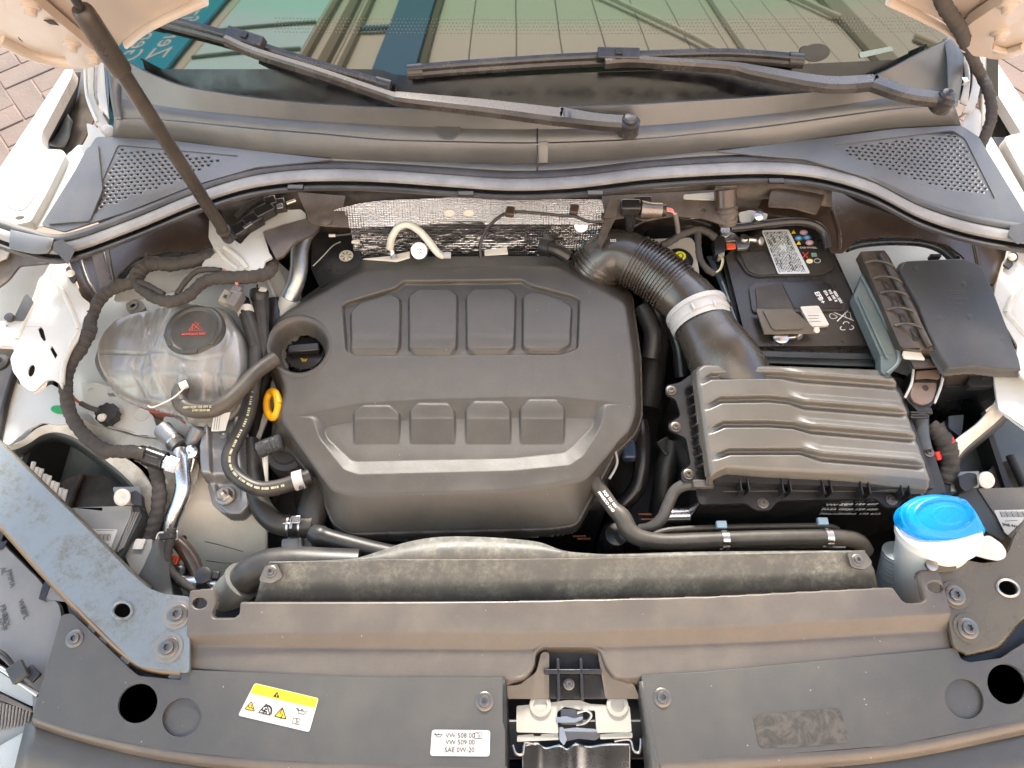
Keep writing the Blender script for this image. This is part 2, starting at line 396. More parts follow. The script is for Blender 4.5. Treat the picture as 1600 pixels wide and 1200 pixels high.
# ================= BODY: bonnet, windscreen, fenders =================
HO = Vector((0, .462, 1.105)); HD = Vector((0, -cos(radians(58)), sin(radians(58)))); HN = Vector((0, -HD.z, HD.y))
HN = HN if HN.y < 0 else -HN
def H(px, py, off=0):
    return onplane(px, py, HO+HN*off, HN)
def hplane_plate(name, wpts, th, mat, par, holes=(), b=.002):
    tri = geometry.tessellate_polygon([wpts]); n = len(wpts)
    vs = list(wpts)+[v-HN*th for v in wpts]
    fs = [tuple(t) for t in tri]+[tuple(i+n for i in reversed(t)) for t in tri]+[(i, (i+1) % n, (i+1) % n+n, i+n) for i in range(n)]
    o = mesh(name, vs, fs, mat, par, 30)
    if b: bev(o, b)
    return o
def bonnet():
    t = T("bonnet", "open white bonnet seen from beneath, its two rear corners hanging over the windscreen", "bonnet")
    BU = plastic("bonnet_warm_lit_paint", (.50, .42, .35), .35, .05, 60, .12, (.6, .5, .4), .5, coat=.4)  # white paint tinted peach: warm bounce light put into the colour
    L = [H(*p) for p in cr([(330, -6), (290, 14), (238, 36), (196, 62), (168, 92), (140, 106), (100, 108), (60, 98), (20, 80), (-30, 58)], 5)]
    R = [H(*p) for p in cr([(1630, 72), (1590, 88), (1560, 93), (1535, 88), (1512, 66), (1490, 42), (1440, 18), (1400, 3), (1380, -6)], 5)]
    def hp(x, s): return HO+HD*s+Vector((x, 0, 0))
    side_l = [hp(-.95, .34), hp(-.92, .90), hp(-.6, 1.08), hp(0, 1.14), hp(.6, 1.08), hp(.92, .90), hp(.95, .34)]
    pts = L+side_l+R+[hp(.28, .345), hp(0, .35), hp(-.28, .345)]
    hplane_plate("inner_panel", pts, .012, BU, t)
    FELT = plastic("dark_mat_felt", (.03, .03, .03), .9, .8, 150, .1)
    hplane_plate("reflection_mat", [v+HN*.012 for v in (hp(-.58, .46), hp(0, .44), hp(.58, .46), hp(.66, .86), hp(.5, 1.0), hp(0, 1.05), hp(-.5, 1.0), hp(-.66, .86))], .010, FELT, t)  # unseen black mat, added to darken what the plastics reflect
    # raised rim and stiffeners on the underside
    def rim(pts2, r, nm="rim"): tubew(nm, pts2, r, BU, t, seg=8, flat=.6)
    rim([H(x, y, .004) for x, y in [(322, 1), (285, 17), (232, 43), (196, 70)]], .006)
    rim([H(x, y, .004) for x, y in [(1388, 1), (1436, 24), (1484, 50), (1508, 76)]], .006)
    rim([H(x, y, .004) for x, y in [(0, 62), (50, 86), (100, 96), (140, 92)]], .009, "flange")
    rim([H(x, y, .004) for x, y in [(1600, 72), (1570, 80), (1545, 72)]], .009, "flange")
    # hinge leaves with bolts
    for side, P in ((0, [(6, -6), (44, -6), (130, 66), (158, 88), (142, 104), (112, 106), (100, 86), (8, 14)]),
                    (1, [(1618, -6), (1580, -6), (1512, 40), (1500, 62), (1520, 88), (1548, 90), (1552, 62), (1618, 10)])):
        lf = hplane_plate("hinge_leaf", [H(x, y, .018) for x, y in rnd(P, 6)], .014, BU, t)
    n_ = -HN
    for (x, y) in [(48, 10), (112, 68), (146, 88), (1563, 50), (1575, 6)]:
        p = H(x, y, .018); cyl("hinge_bolt", p, 0, 0, BU, t, seg=18, axis=HN, prof=[(.011, 0), (.011, .003), (.0065, .004), (.0065, .011), (.003, .012)])
    for P in ([(68, 32), (78, 38), (92, 40), (82, 33)], [(28, 58), (36, 66), (30, 62)]):
        hplane_plate("slot", [H(x, y, .0205) for x, y in P], .001, DARK, t, b=0)
    return t
bonnet()

GO = Vector((0, .485, 1.085)); GA = radians(40); GD = Vector((0, cos(GA), sin(GA))); GN = Vector((0, -sin(GA), cos(GA)))
def windscreen():
    t = T("windscreen", "green-tinted windscreen mirroring the showroom, black dotted band along its lower edge", "windscreen")
    # gently curved glass sheet
    s = N("windscreen_glass"); b = s.b
    b.inputs["Base Color"].default_value = (.012, .018, .014, 1); b.inputs["Roughness"].default_value = .02; b.inputs["Specular IOR Level"].default_value = .5
    b.inputs["IOR"].default_value = 1.95
    s.bump(s.noise(3, 2), .04, .01)
    G = s.m
    s = N("windscreen_frit"); b = s.b
    b.inputs["Base Color"].default_value = (.01, .009, .009, 1); b.inputs["Roughness"].default_value = .09
    nx = s.noise(25, 5); s.l(s.ramp(nx, .3, .8, .1, .3), b.inputs["Roughness"]); F_ = s.m
    vs = []; nx_, ny_ = 60, 24
    for j in range(ny_):
        for i in range(nx_):
            x = -.72+1.50*i/(nx_-1); u = -.10+.95*j/(ny_-1)
            vs.append(GO+GD*u+Vector((x, 0, 0))+GN*(-.10*x*x-.10*u*u)+Vector((0, .0, 0)))
    fs = [(j*nx_+i, j*nx_+i+1, (j+1)*nx_+i+1, (j+1)*nx_+i) for j in range(ny_-1) for i in range(nx_-1)]
    o = mesh("glass", vs, fs, G, t, 60); 
    m = o.modifiers.new("thick", 'SOLIDIFY'); m.thickness = .004; m.offset = -1
    return t, vs, F_
wt, _, FRIT = windscreen()
def gpt(px, py, off=0):
    p = onplane(px, py, GO, GN)
    for _ in range(6):
        r = p-GO; u = r.dot(GD); h = -.10*p.x*p.x-.10*u*u
        p = onplane(px, py, GO+GN*(h+off), GN)
    return p
def gloft(name, rows, mat, par, off, n=60):
    R = []
    for row in rows:
        q = np.array(cr(row, 8)); s = np.r_[0, np.cumsum(np.hypot(*(np.diff(q[:, :2], axis=0).T)))]; s /= s[-1]
        tt = np.linspace(0, 1, n); R.append([gpt(np.interp(a, s, q[:, 0]), np.interp(a, s, q[:, 1]), off) for a in tt])
    vs = [p for r_ in R for p in r_]; fs = [(j*n+i, j*n+i+1, (j+1)*n+i+1, (j+1)*n+i) for j in range(len(R)-1) for i in range(n-1)]
    return mesh(name, vs, fs, mat, par, 60)
gloft("frit_band", [[(170, 108), (500, 108), (600, 109), (640, 118), (900, 116), (1250, 100), (1560, 86)],
                    [(170, 150), (500, 150), (640, 152), (900, 150), (1250, 140), (1560, 118)],
                    [(170, 195), (500, 195), (640, 195), (900, 195), (1250, 180), (1560, 150)]], FRIT, wt, .0012)
# dotted shade band: real print dots on the glass
def shade():
    s = N.__new__(N); s.m = bpy.data.materials["windscreen_glass"]; s.t = s.m.node_tree; s.b = s.t.nodes["Principled BSDF"]
    g = s.n("ShaderNodeNewGeometry"); sp = s.n("ShaderNodeSeparateXYZ"); s.l(g.outputs["Position"], sp.inputs[0])
    za, zb = gpt(800, 58).z, gpt(800, 22).z
    s.l(s.mix(s.ramp(sp.outputs["Z"], za, zb), (.97, .95, .88), (.74, 1.0, .80)), s.b.inputs["Specular Tint"])
shade()
def dots():
    vs = []; fs = []
    for r in range(5):
        y = 48-r*5.4; k = 0
        x = 430
        while x < 1500:
            rad = .0008
            c = gpt(x+(r % 2)*2.8, y-(x-900)**2*1.2e-5+4, .0016)
            i0 = len(vs)
            for a in range(5):
                vs.append(c+Vector((1, 0, 0))*rad*cos(a*2*pi/5)+GD*rad*sin(a*2*pi/5))
            fs.append(tuple(range(i0, i0+5))); x += 5.6
    o = mesh("print_dots", vs, fs, simple("glass_print", (.12, .15, .09), .4), wt, 0); tag(o, kind="stuff")
dots()
# small stickers on the glass
cp = [gpt(x, y, .0015) for x, y in ell(1275, 80, 21, 14, 0, 20)]
def gpatch(name, pts, mat, par, off=.0015):
    vs = [gpt(x, y, off) for x, y in pts]; return mesh(name, vs, [tuple(range(len(vs)))], mat, par, 0)
gpatch("sensor_patch", ell(1275, 82, 22, 14, -5), FRIT, wt); gpatch("sensor_patch", ell(1258, 80, 8, 9, -5), FRIT, wt, .0018)
gpatch("sticker", rnd([(1342, 82), (1394, 72), (1397, 79), (1344, 91)], 4), simple("clear_sticker", (.30, .36, .30), .3), wt)

def wiper(name, label, blade, arm, piv, head, zoff):
    t = T(name, label, "wiper", "windscreen wipers")
    # blade on the glass
    P = [gpt(x, y, .022) for x, y in blade]
    tubew("blade", P, .0105, plastic("wiper_satin_black", (.022, .020, .019), .28, .15, 500, .25, (.2, .17, .15), .6), t, seg=8, flat=.55, smooth=30)
    tubew("rubber_strip", [p-GN*.012 for p in P], .003, BLACK, t, seg=6)
    for e in (P[0], P[-1]):
        d = (P[1]-P[0]).normalized() if e is P[0] else (P[-1]-P[-2]).normalized()
        tubew("end_cap", [e-d*.012, e+d*.004], .0125, MATS["wiper_satin_black"], t, seg=8, flat=.6)
    return t
# ================= WIPERS =================
WSB = plastic("wiper_satin_black", (.022, .020, .019), .26, .15, 500, .25, (.2, .17, .15), .6)
def bar(name, pts, hw, th, mat, par, n=6):
    "flat bar through (px,py,z) points, half-width list in metres"
    Q = cr([tuple(V3(p))+(h,) for p, h in zip(pts, hw)], n)
    F = frames([q[:3] for q in Q]); vs = []; fs = []
    for (p, t, u, v), q in zip(F, Q):
        s_ = Vector((-t.y, t.x, 0)).normalized(); n_ = t.cross(s_); n_ = n_ if n_.z > 0 else -n_; h = q[3]
        for a, c in ((-1, -th), (-1, 0), (-.62, th*.45), (.62, th*.45), (1, 0), (1, -th)): vs.append(p+s_*h*a+n_*c)
    m = len(F)
    for i in range(m-1):
        for k in range(6): fs.append((i*6+k, i*6+(k+1) % 6, (i+1)*6+(k+1) % 6, (i+1)*6+k))
    fs += [tuple(range(6)), tuple(range((m-1)*6, m*6))]
    return bev(mesh(name, vs, fs, mat, par, 25), .0008)
def wiper2(label, blade, arm, hw, clip, clipd, head):
    t = T("windscreen_wiper", label, "wiper", "windscreen wipers")
    P = [gpt(x, y, .024) for x, y in blade]
    Q = cr([tuple(p) for p in P], 6); vs = []; fs = []; F = frames(Q)
    prof = [(-.011, -.003), (-.0115, .0), (-.008, .004), (-.003, .0045), (.0005, .008), (.0035, .008), (.006, .003), (.011, .001), (.011, -.003)]
    for (p, tt, u, v) in F:
        s_ = GN.cross(tt).normalized(); s_ = s_ if s_.y > 0 else -s_
        for a, c in prof: vs.append(p+s_*a+GN*c)
    k = len(prof); m = len(F)
    for i in range(m-1):
        for j in range(k): fs.append((i*k+j, i*k+(j+1) % k, (i+1)*k+(j+1) % k, (i+1)*k+j))
    fs += [tuple(range(k)), tuple(range((m-1)*k, m*k))]
    mesh("blade", vs, fs, WSB, t, 25)
    tubew("rubber_strip", [p-GN*.012 for p in P], .004, BLACK, t, seg=6, flat=.5)
    for a, b_ in ((P[0], P[1]), (P[-1], P[-2])):
        d = (b_-a).normalized(); tubew("end_cap", [a-d*.003, a+d*.022], .0125, WSB, t, seg=10, flat=.62)
    a = bar("arm", arm, hw, .010, WSB, t)
    # connector clip at the middle of the blade
    c = gpt(clip[0], clip[1], .040); ang = clipd
    o = box("connector", (0, 0, 0), (.068, .019, .016), WSB, t, b=.002); o.data.transform(Matrix.Translation(c) @ Matrix.Rotation(radians(ang), 4, 'Z') @ Matrix.Rotation(radians(20), 4, 'X'))
    o = box("release_button", (0, 0, 0), (.012, .010, .002), BLACK, t, b=.0005); o.data.transform(Matrix.Translation(c+Vector((0, -.003, .010))) @ Matrix.Rotation(radians(ang), 4, 'Z') @ Matrix.Rotation(radians(20), 4, 'X'))
    h = V3(head); cyl("pivot_cap", h, 0, 0, WSB, t, prof=[(.017, -.022), (.017, 0), (.0125, .003), (.012, .007), (.009, .010), (.003, .011)])
    return t
wiper2("left wiper, its arm pivoting on the cowl centre and reaching up left", [(216, 24), (330, 52), (430, 84), (520, 112), (607, 136)],
       [(352, 60, 1.16), (398, 80, 1.155), (500, 112, 1.145), (604, 147, 1.132), (632, 152, 1.130), (760, 165, 1.118), (868, 178, 1.108), (878, 178, 1.107), (930, 186, 1.100), (984, 190, 1.095)],
       [.006, .006, .0065, .007, .011, .0145, .0165, .0175, .0145, .0145], (384, 60), -24, (984, 190, 1.098))
wiper2("right wiper across the lower windscreen, its pivot cap by the right hinge", [(640, 112), (740, 104), (880, 95), (1010, 90), (1140, 87), (1252, 95)],
       [(945, 96, 1.135), (985, 93, 1.135), (1040, 96, 1.133), (1140, 103, 1.13), (1180, 110, 1.128), (1290, 128, 1.125), (1358, 126, 1.122), (1368, 127, 1.122), (1420, 145, 1.118), (1478, 153, 1.115)],
       [.006, .0065, .007, .008, .012, .015, .0145, .016, .014, .013], (966, 86), -2, (1478, 152, 1.118))

# ================= COWL =================
def cowl():
    t = T("windscreen_cowl", "dark grey plastic cowl panel under the windscreen with two perforated air inlets", "cowl")
    edge = [(166, 70), (205, 98), (250, 120), (300, 136), (400, 151), (500, 161), (600, 167), (700, 170), (800, 169), (915, 165), (1000, 161), (1100, 155), (1200, 148), (1300, 137), (1370, 115), (1430, 85), (1497, 52)]
    zt = [1.125, 1.12, 1.11, 1.105]+[1.10]*9+[1.105, 1.11, 1.12, 1.125]
    e0 = [(x, y, z) for (x, y), z in zip(edge, zt)]
    lip = [(x, y+2.5, z+.001) for x, y, z in e0]
    mid = [(172, 150, 1.085), (220, 160, 1.08), (300, 172, 1.075), (400, 182, 1.072), (500, 190, 1.07), (700, 200, 1.068), (850, 202, 1.068), (1000, 197, 1.068), (1150, 184, 1.07), (1300, 166, 1.072), (1400, 150, 1.078), (1490, 128, 1.085)]
    cre = [(178, 184, 1.075), (260, 187, 1.073), (400, 200, 1.07), (500, 208, 1.068), (600, 217, 1.066), (700, 220, 1.066), (840, 222, 1.066), (1000, 216, 1.066), (1100, 207, 1.067), (1200, 196, 1.068), (1300, 182, 1.070), (1400, 169, 1.073), (1492, 163, 1.075)]
    cr2 = [(x, y+2.5, z) for x, y, z in cre]
    b2 = [(176, 216, 1.045), (280, 222, 1.044), (400, 238, 1.042), (500, 247, 1.04), (650, 253, 1.037), (840, 255, 1.036), (1000, 246, 1.037), (1100, 237, 1.04), (1200, 228, 1.044), (1300, 215, 1.044), (1400, 202, 1.045), (1502, 197, 1.046)]
    b3 = [(130, 330, 1.03), (200, 322, 1.03), (300, 283, 1.03), (380, 262, 1.03), (450, 254, 1.03), (560, 254, 1.028), (700, 262, 1.027), (840, 268, 1.026), (1000, 254, 1.027), (1100, 245, 1.028), (1200, 243, 1.03), (1290, 252, 1.03), (1360, 274, 1.03), (1450, 312, 1.03), (1560, 338, 1.03)]
    # b3 spans far wider than b2; the area over the inlets is separate
    b3m = [(420, 254, 1.030), (470, 252, 1.030), (560, 254, 1.028), (700, 262, 1.027), (840, 268, 1.026), (1000, 254, 1.027), (1100, 245, 1.028), (1180, 241, 1.03), (1240, 241, 1.03)]
    loft("trough", [e0, lip, mid, cre], COWLM, t, 120, sm=25, th=.003)
    loft("front_face", [cre, cr2, b2], COWLM, t, 120, sm=25, th=.003)
    loft("centre_shelf", [[(395, 237, 1.044), (500, 247, 1.04), (650, 253, 1.037), (840, 255, 1.036), (1000, 246, 1.037), (1100, 237, 1.04), (1262, 219, 1.046)],
                          [(395, 260, 1.030), (470, 255, 1.030), (560, 258, 1.028), (700, 267, 1.027), (840, 273, 1.026), (1000, 259, 1.027), (1100, 250, 1.028), (1262, 247, 1.03)]], COWLM, t, 90, th=.003)
    # side shelves carrying the inlets: inclined sheets with the perforated field cut out
    for side in (0, 1):
        if side == 0:
            out = [(150, 214), (176, 214), (280, 221), (400, 236), (520, 249), (470, 254), (400, 261), (300, 290), (200, 330), (100, 362), (64, 352)]
            tri = [(184, 226), (374, 243), (291, 286), (136, 338), (152, 300)]
            ang, org = 0, (136, 224)
        else:
            out = [(1120, 236), (1258, 219), (1300, 214), (1400, 201), (1502, 196), (1530, 214), (1545, 240), (1600, 330), (1618, 356), (1560, 346), (1440, 314), (1350, 276), (1258, 248), (1180, 242)]
            tri = [(1302, 226), (1488, 203), (1508, 216), (1556, 312), (1470, 300), (1400, 276), (1325, 250)]
        pa, pb = U(800, 205, 1.0465), U(800, 350, 1.0285); pn = Vector((0, -(pb.z-pa.z)/(pb.y-pa.y), 1)).normalized()
        SP = lambda x, y, o_=0: onplane(x, y, pa+pn*o_, pn)
        top = [(x, y, SP(x, y, .0015).z) for x, y in rnd(out, 5)]; hole = [(x, y, SP(x, y, .0015).z) for x, y in rnd(tri, 5)]
        plate("side_shelf", top, 0, .0028, COWLM, t, [hole], b=.0008)
        # perforated field: every hole is real
        vs = []; fs = []; P = 9.6; Q = 5.5 if side else 5.8
        seen = {}
        def add(px, py):
            kk = (round(px*8), round(py*8))
            for dx_ in (0, -1, 1):
                for dy_ in (0, -1, 1):
                    if (kk[0]+dx_, kk[1]+dy_) in seen: return seen[(kk[0]+dx_, kk[1]+dy_)]
            seen[kk] = len(vs); vs.append(SP(px, py, -.0004)); return len(vs)-1
        sh = .10 if side else -.08
        x0, x1 = min(p[0] for p in tri)-12, max(p[0] for p in tri)+12; y0, y1 = min(p[1] for p in tri)-10, max(p[1] for p in tri)+10
        rr = 0; y = y0
        while y < y1:
            x = x0+(P/2 if rr % 2 else 0)
            while x < x1:
                cx, cy = x, y+(x-x0)*sh
                d = float(sdp(np.array([cx]), np.array([cy]), tri)[0])
                if d < 7:
                    # brick-shaped cell, half a pitch offset per row
                    w_, h_ = P/2, Q/2
                    cs = [(cx-w_, cy-h_-w_*sh), (cx, cy-h_), (cx+w_, cy-h_+w_*sh), (cx+w_, cy+h_+w_*sh), (cx, cy+h_), (cx-w_, cy+h_-w_*sh)]
                    c = [add(*q) for q in cs]
                    if d < -6.5:
                        ho = [(cx+2.9*cos(a), cy+1.85*sin(a)+2.9*cos(a)*sh) for a in [radians(v) for v in (-145, -90, -35, 35, 90, 145)]]
                        h = [add(*q) for q in ho]
                        for k in range(6): fs.append((c[k], c[(k+1) % 6], h[(k+1) % 6], h[k]))
                    else: fs.append(tuple(c))
                x += P
            y += Q; rr += 1
        o = mesh("inlet_grille", vs, fs, COWLM, t, 20)
        if sum(p.normal.z for p in o.data.polygons) < 0: o.data.flip_normals()
        m = o.modifiers.new("weld", 'WELD'); m.merge_threshold = .0003
        m = o.modifiers.new("thick", 'SOLIDIFY'); m.thickness = .002; m.offset = -1
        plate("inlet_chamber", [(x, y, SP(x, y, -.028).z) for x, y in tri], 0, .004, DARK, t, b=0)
    # round plug and centre joint strip
    p = U(700, 203, 1.0695); cyl("plug", p, 0, 0, COWLM, t, axis=(0, -.05, 1), prof=[(.020, -.002), (.020, .0012), (.0185, .0016), (.017, .0006), (.002, .0006)])
    loft("joint_strip", [[(841, 221, 1.067), (848, 221.5, 1.067), (856, 221, 1.067)], [(841, 254, 1.0372), (848, 254.5, 1.0372), (856, 254, 1.0372)]], COWLM, t, 4, th=-.002, b=.0006)
    loft("joint_gap", [[(838.5, 196, 1.0695), (840.5, 196, 1.0695)], [(838.5, 222, 1.0675), (840.5, 222, 1.0675)], [(838.5, 255, 1.038), (840.5, 255, 1.038)], [(838.5, 268, 1.0295), (840.5, 268, 1.0295)]], BLACK, t, 2, th=-.0008)
    # end flaps: left and right upright fins
    loft("end_fin", [[(166, 70, 1.125), (170, 110, 1.12), (176, 150, 1.10), (180, 186, 1.078)], [(188, 84, 1.126), (190, 120, 1.112), (190, 150, 1.09), (190, 187, 1.076)]], COWLM, t, 20, th=.003)
    loft("end_fin", [[(1497, 50, 1.126), (1506, 80, 1.12), (1504, 120, 1.10), (1496, 166, 1.078)], [(1475, 60, 1.126), (1480, 90, 1.115), (1482, 125, 1.10), (1484, 165, 1.077)]], COWLM, t, 20, th=.003)
    # moulded wings under the screen ends
    plate("side_pad", [(135, 232, 1.05), (152, 222, 1.051), (160, 296, 1.04), (140, 345, 1.033), (74, 350, 1.033)], 0, .003, COWLM, t, r=5)
    return t
cowl()
def seal():
    t = T("cowl_seal", "weathered grey rubber seal curving across the rear of the engine bay", "seal")
    up = [(-10, 340, 1.035), (40, 356, 1.035), (100, 366, 1.035), (200, 333, 1.035), (300, 292, 1.035), (380, 266, 1.035), (450, 255, 1.035), (520, 252, 1.034), (600, 254, 1.034), (700, 261, 1.033), (800, 267, 1.032), (900, 263, 1.032), (1000, 251, 1.033), (1100, 244, 1.034), (1200, 241, 1.035), (1280, 248, 1.035), (1360, 271, 1.035), (1440, 311, 1.035), (1520, 336, 1.035), (1610, 352, 1.035)]
    def off(d, z): return [(x, y+d, q+z) for x, y, q in up]
    loft("upper_lip", [off(-1, -.004), off(1, .001), off(5, .004), off(10, .002), off(13, -.002)], RUBBER, t, 160, sm=60)
    loft("weathered_band", [off(12, -.001), off(14, .001), off(20, .0015), off(27, -.001), off(31, -.006)], SEALW, t, 160, sm=60)
    loft("channel", [off(31, -.008), off(33, -.014), off(37, -.014), off(38, -.008)], BLACK, t, 160)
    loft("lower_lip", [off(37, -.010), off(38.5, -.005), off(41, -.005), off(44, -.009), off(46, -.016)], RUBBER, t, 160, sm=60)
    for x, y in ((462, 293), (728, 303), (930, 302), (1213, 283)):
        boxp("clip", x, y, 1.030, (.026, .009, .005), GLOSS, t, b=.001)
    loft("sleeve", [[(16, 358, 1.041), (50, 366, 1.041), (84, 372, 1.041)], [(14, 374, 1.040), (50, 384, 1.040), (80, 388, 1.040)], [(14, 388, 1.036), (50, 396, 1.036), (74, 396, 1.036)]], COWLM, t, 8, th=.004, b=.001)
    solid("corner_block", [(84, 378), (98, 374), (117, 392), (106, 414), (92, 398), (82, 392)], 1.045, [(84, 378), (98, 374), (117, 392), (106, 414), (92, 398), (82, 392)], 1.015, RUBBER, t, r=2)
    solid("corner_block", [(1580, 352), (1600, 348), (1612, 372), (1590, 382), (1574, 366)], 1.045, [(1580, 352), (1600, 348), (1612, 372), (1590, 382), (1574, 366)], 1.015, RUBBER, t, r=2)
seal()
# ================= FRONT: slam covers, grille cover, latch =================
def bolt_proto():
    "flanged torx screw, one mesh, origin at its seat"
    vs = []; fs = []; seg = 24
    def ring(r, z, star=0): 
        i = len(vs)
        for k in range(seg):
            a = 2*pi*k/seg; q = r*(1+star*cos(6*a)); vs.append((q*cos(a), q*sin(a), z))
        return i
    R_ = [ring(.0135, 0), ring(.0135, .0012), ring(.0125, .0018), ring(.0085, .002), ring(.0080, .005), ring(.0070, .006), ring(.0040, .006, .16), ring(.0036, .0022, .16)]
    for a, b in zip(R_, R_[1:]):
        for k in range(seg): fs.append((a+k, a+(k+1) % seg, b+(k+1) % seg, b+k))
    fs.append(tuple(R_[-1]+k for k in range(seg)))
    o = mesh("bolt", vs, fs, BOLTM, None, 30); me = o.data; bpy.data.objects.remove(o); me.name = "bolt"; return me
BOLT = bolt_proto()
def bolt(px, py, z, par, sc=1, name="bolt", tilt=0):
    o = bpy.data.objects.new(name, BOLT); COL.objects.link(o); o.parent = par; o.location = U(px, py, z); o.scale = (sc, sc, sc); o.rotation_euler = (tilt, 0, random.random()*3); return o

def dirty(name, col, dcol, amt, ds=30):
    s = N(name); n1 = s.noise(ds, 8, .75); n2 = s.noise(ds*5, 6, .8); n3 = s.noise(5, 3)
    f = s.mul(s.mul(s.ramp(n1, .38, .66), s.ramp(n2, .3, .75)), s.mul(s.ramp(n3, .25, .6), amt))
    s.l(s.mix(f, col, dcol), s.b.inputs["Base Color"]); s.l(s.ramp(f, 0, .6, .42, .85), s.b.inputs["Roughness"]); s.bump(n2, .05, .0004)
    MATS[name] = s.m; return s.m
DUCTM = dirty("duct_plastic_dusty", (.095, .094, .086), (.38, .36, .29), 1.0, 24)
DUCTC = plastic("duct_plastic", (.085, .078, .07), .45, .4, 700, .4, (.2, .18, .15))

def front():
    # radiator air duct cover
    t = T("radiator_duct_cover", "long dusty grey duct cover with a raised hump, between engine cover and front panel", "duct cover")
    A = [(420, 878, .928), (540, 876, .929), (600, 874, .930), (720, 874, .930), (850, 873, .930), (1000, 870, .929), (1200, 864, .928), (1352, 862, .926)]
    Bk = [(420, 878, .926), (500, 877, .926), (560, 871, .926), (640, 846, .927), (715, 838, .927), (830, 845, .927), (880, 860, .926), (930, 866, .926), (1100, 862, .926), (1352, 860, .925)]
    A2 = [(x, y+2, z-.0008) for x, y, z in A]
    C_ = [(408, 905, .918), (560, 905, .917), (800, 905, .917), (1100, 898, .917), (1366, 890, .917)]
    D_ = [(398, 940, .905), (560, 941, .905), (800, 941, .905), (1100, 933, .905), (1372, 920, .905)]
    loft("rear_hump", [Bk, [(420, 878.3, .9265), (560, 873, .9285), (715, 858, .930), (850, 860, .9295), (1000, 867, .9285), (1352, 861, .926)], A], DUCTM, t, 120, th=.0025)
    loft("sloping_face", [A, A2, C_, D_], DUCTM, t, 140, sm=30, th=.0025)
    plate("corner_ear", [(414, 884), (432, 880), (442, 902), (424, 912), (404, 908)], .931, .004, DUCTC, t, r=5)
    plate("corner_ear", [(1324, 864), (1352, 862), (1364, 880), (1350, 890), (1330, 886)], .931, .004, DUCTC, t, r=5)
    bolt(417+6, 893, .931, t, .6); bolt(1340, 875, .931, t, .6)
    # slam panel cover
    t = T("slam_panel_cover", "broad stepped brown-grey cover across the front with a pocket for the bonnet latch", "front cover")
    bk = [(289, 962, .938), (330, 962, .938), (420, 937, .938), (560, 938, .939), (800, 938, .940), (1100, 931, .939), (1375, 917, .938), (1420, 940, .938), (1474, 938, .937)]
    def row(pts): return pts
    c0 = [(286, 966, .939), (373, 962, .939), (380, 938, .939), (560, 939, .940), (800, 938, .941), (1100, 931, .940), (1396, 916, .939), (1410, 940, .939), (1482, 938, .938)]
    zt = .939
    # the cover is moulded as one relief following its creases
    def yl(pts):
        P = np.array(pts, float); return lambda x: np.interp(x, P[:, 0], P[:, 1])
    back = yl([(285, 962), (372, 962), (378, 939), (560, 939), (800, 938), (1100, 931), (1396, 917), (1406, 940), (1450, 940), (1452, 939), (1474, 938)])
    cA = yl([(285, 990), (560, 988), (800, 989), (1000, 983), (1200, 976), (1490, 958)])
    cB = yl([(285, 1006), (560, 1010), (800, 1012), (1000, 1007), (1200, 999), (1490, 981)])
    cC = yl([(285, 1041), (400, 1052), (560, 1059), (800, 1058), (1000, 1055), (1200, 1047), (1500, 1013)])
    cD = yl([(285, 1050), (400, 1062), (560, 1069), (800, 1068), (1000, 1064), (1200, 1056), (1502, 1022)])
    outer = rnd([(286, 1050), (282, 1046), (289, 1000), (290, 965), (295, 921), (335, 917), (337, 942), (331, 958), (334, 964), (364, 964), (372, 960), (374, 939), (560, 939), (800, 938), (1100, 931), (1396, 916), (1412, 938), (1422, 941), (1440, 940), (1446, 936), (1434, 896), (1438, 890), (1466, 886), (1472, 900), (1489, 958), (1491, 975), (1501, 1016), (1498, 1024), (1200, 1058), (1000, 1066), (800, 1070), (560, 1071), (400, 1064)], 4, 3)
    holes = [ell(311, 942, 10.5, 7.5, 0, 18), ell(1462, 917, 11, 7, 10, 18)]
    pocket = rnd([(782, 1085), (795, 1066), (822, 1058), (836, 1040), (838, 1018), (848, 1011), (930, 1011), (940, 1018), (948, 1040), (962, 1058), (985, 1063), (990, 1085)], 9, 4)
    def hf(x, y):
        a, b, c, d = cA(x), cB(x), cC(x), cD(x)
        z = -.001*ss(y, a-90, a) - .014*np.clip((y-a)/(b-a), 0, 1) - .003*np.clip((y-b)/(c-b), 0, 1) - .010*np.clip((y-c)/(d-c), 0, 1)
        z += .0016*np.sin((x-300)/1200*pi)
        so = sdp(x, y, outer); z -= .010*ss(so, -2.2, 1.2)
        for h in holes: z -= .004*ss(-sdp(x, y, h), -2.2, 0)
        sp = sdp(x, y, pocket); z = np.where(sp < 7, z+.0015*ss(sp, 7, 4), z); z -= .030*ss(-sp, -2, 6)
        return z
    def mf(x, y):
        m = sdp(x, y, outer) < 2.0
        for h in holes: m &= sdp(x, y, h) > -.5
        m &= sdp(x, y, pocket) > -7
        return m
    relief("cover_moulding", zt, (275, 880, 1508, 1080), hf, mf, SLAM, t, .0017)
    # pocket walls and floor
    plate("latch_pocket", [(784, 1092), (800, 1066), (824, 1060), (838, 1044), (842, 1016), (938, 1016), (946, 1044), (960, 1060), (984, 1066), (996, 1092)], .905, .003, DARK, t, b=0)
    pk = DARK
    o = plate("pocket_shoulder", [(790, 1072, .913), (812, 1070, .913), (838, 1050, .917), (846, 1019, .921), (858, 1019, .921), (858, 1092, .905), (786, 1092, .905)], 0, .003, SLAM, t, r=5)
    o = plate("pocket_shoulder", [(990, 1068, .913), (966, 1064, .913), (952, 1044, .917), (942, 1019, .921), (934, 1019, .921), (946, 1092, .905), (1000, 1092, .905)], 0, .003, SLAM, t, r=5)
    for x in (872, 908): boxp("pocket_rib", x, 1062, .912, (.004, .05, .02), BLACK, t)
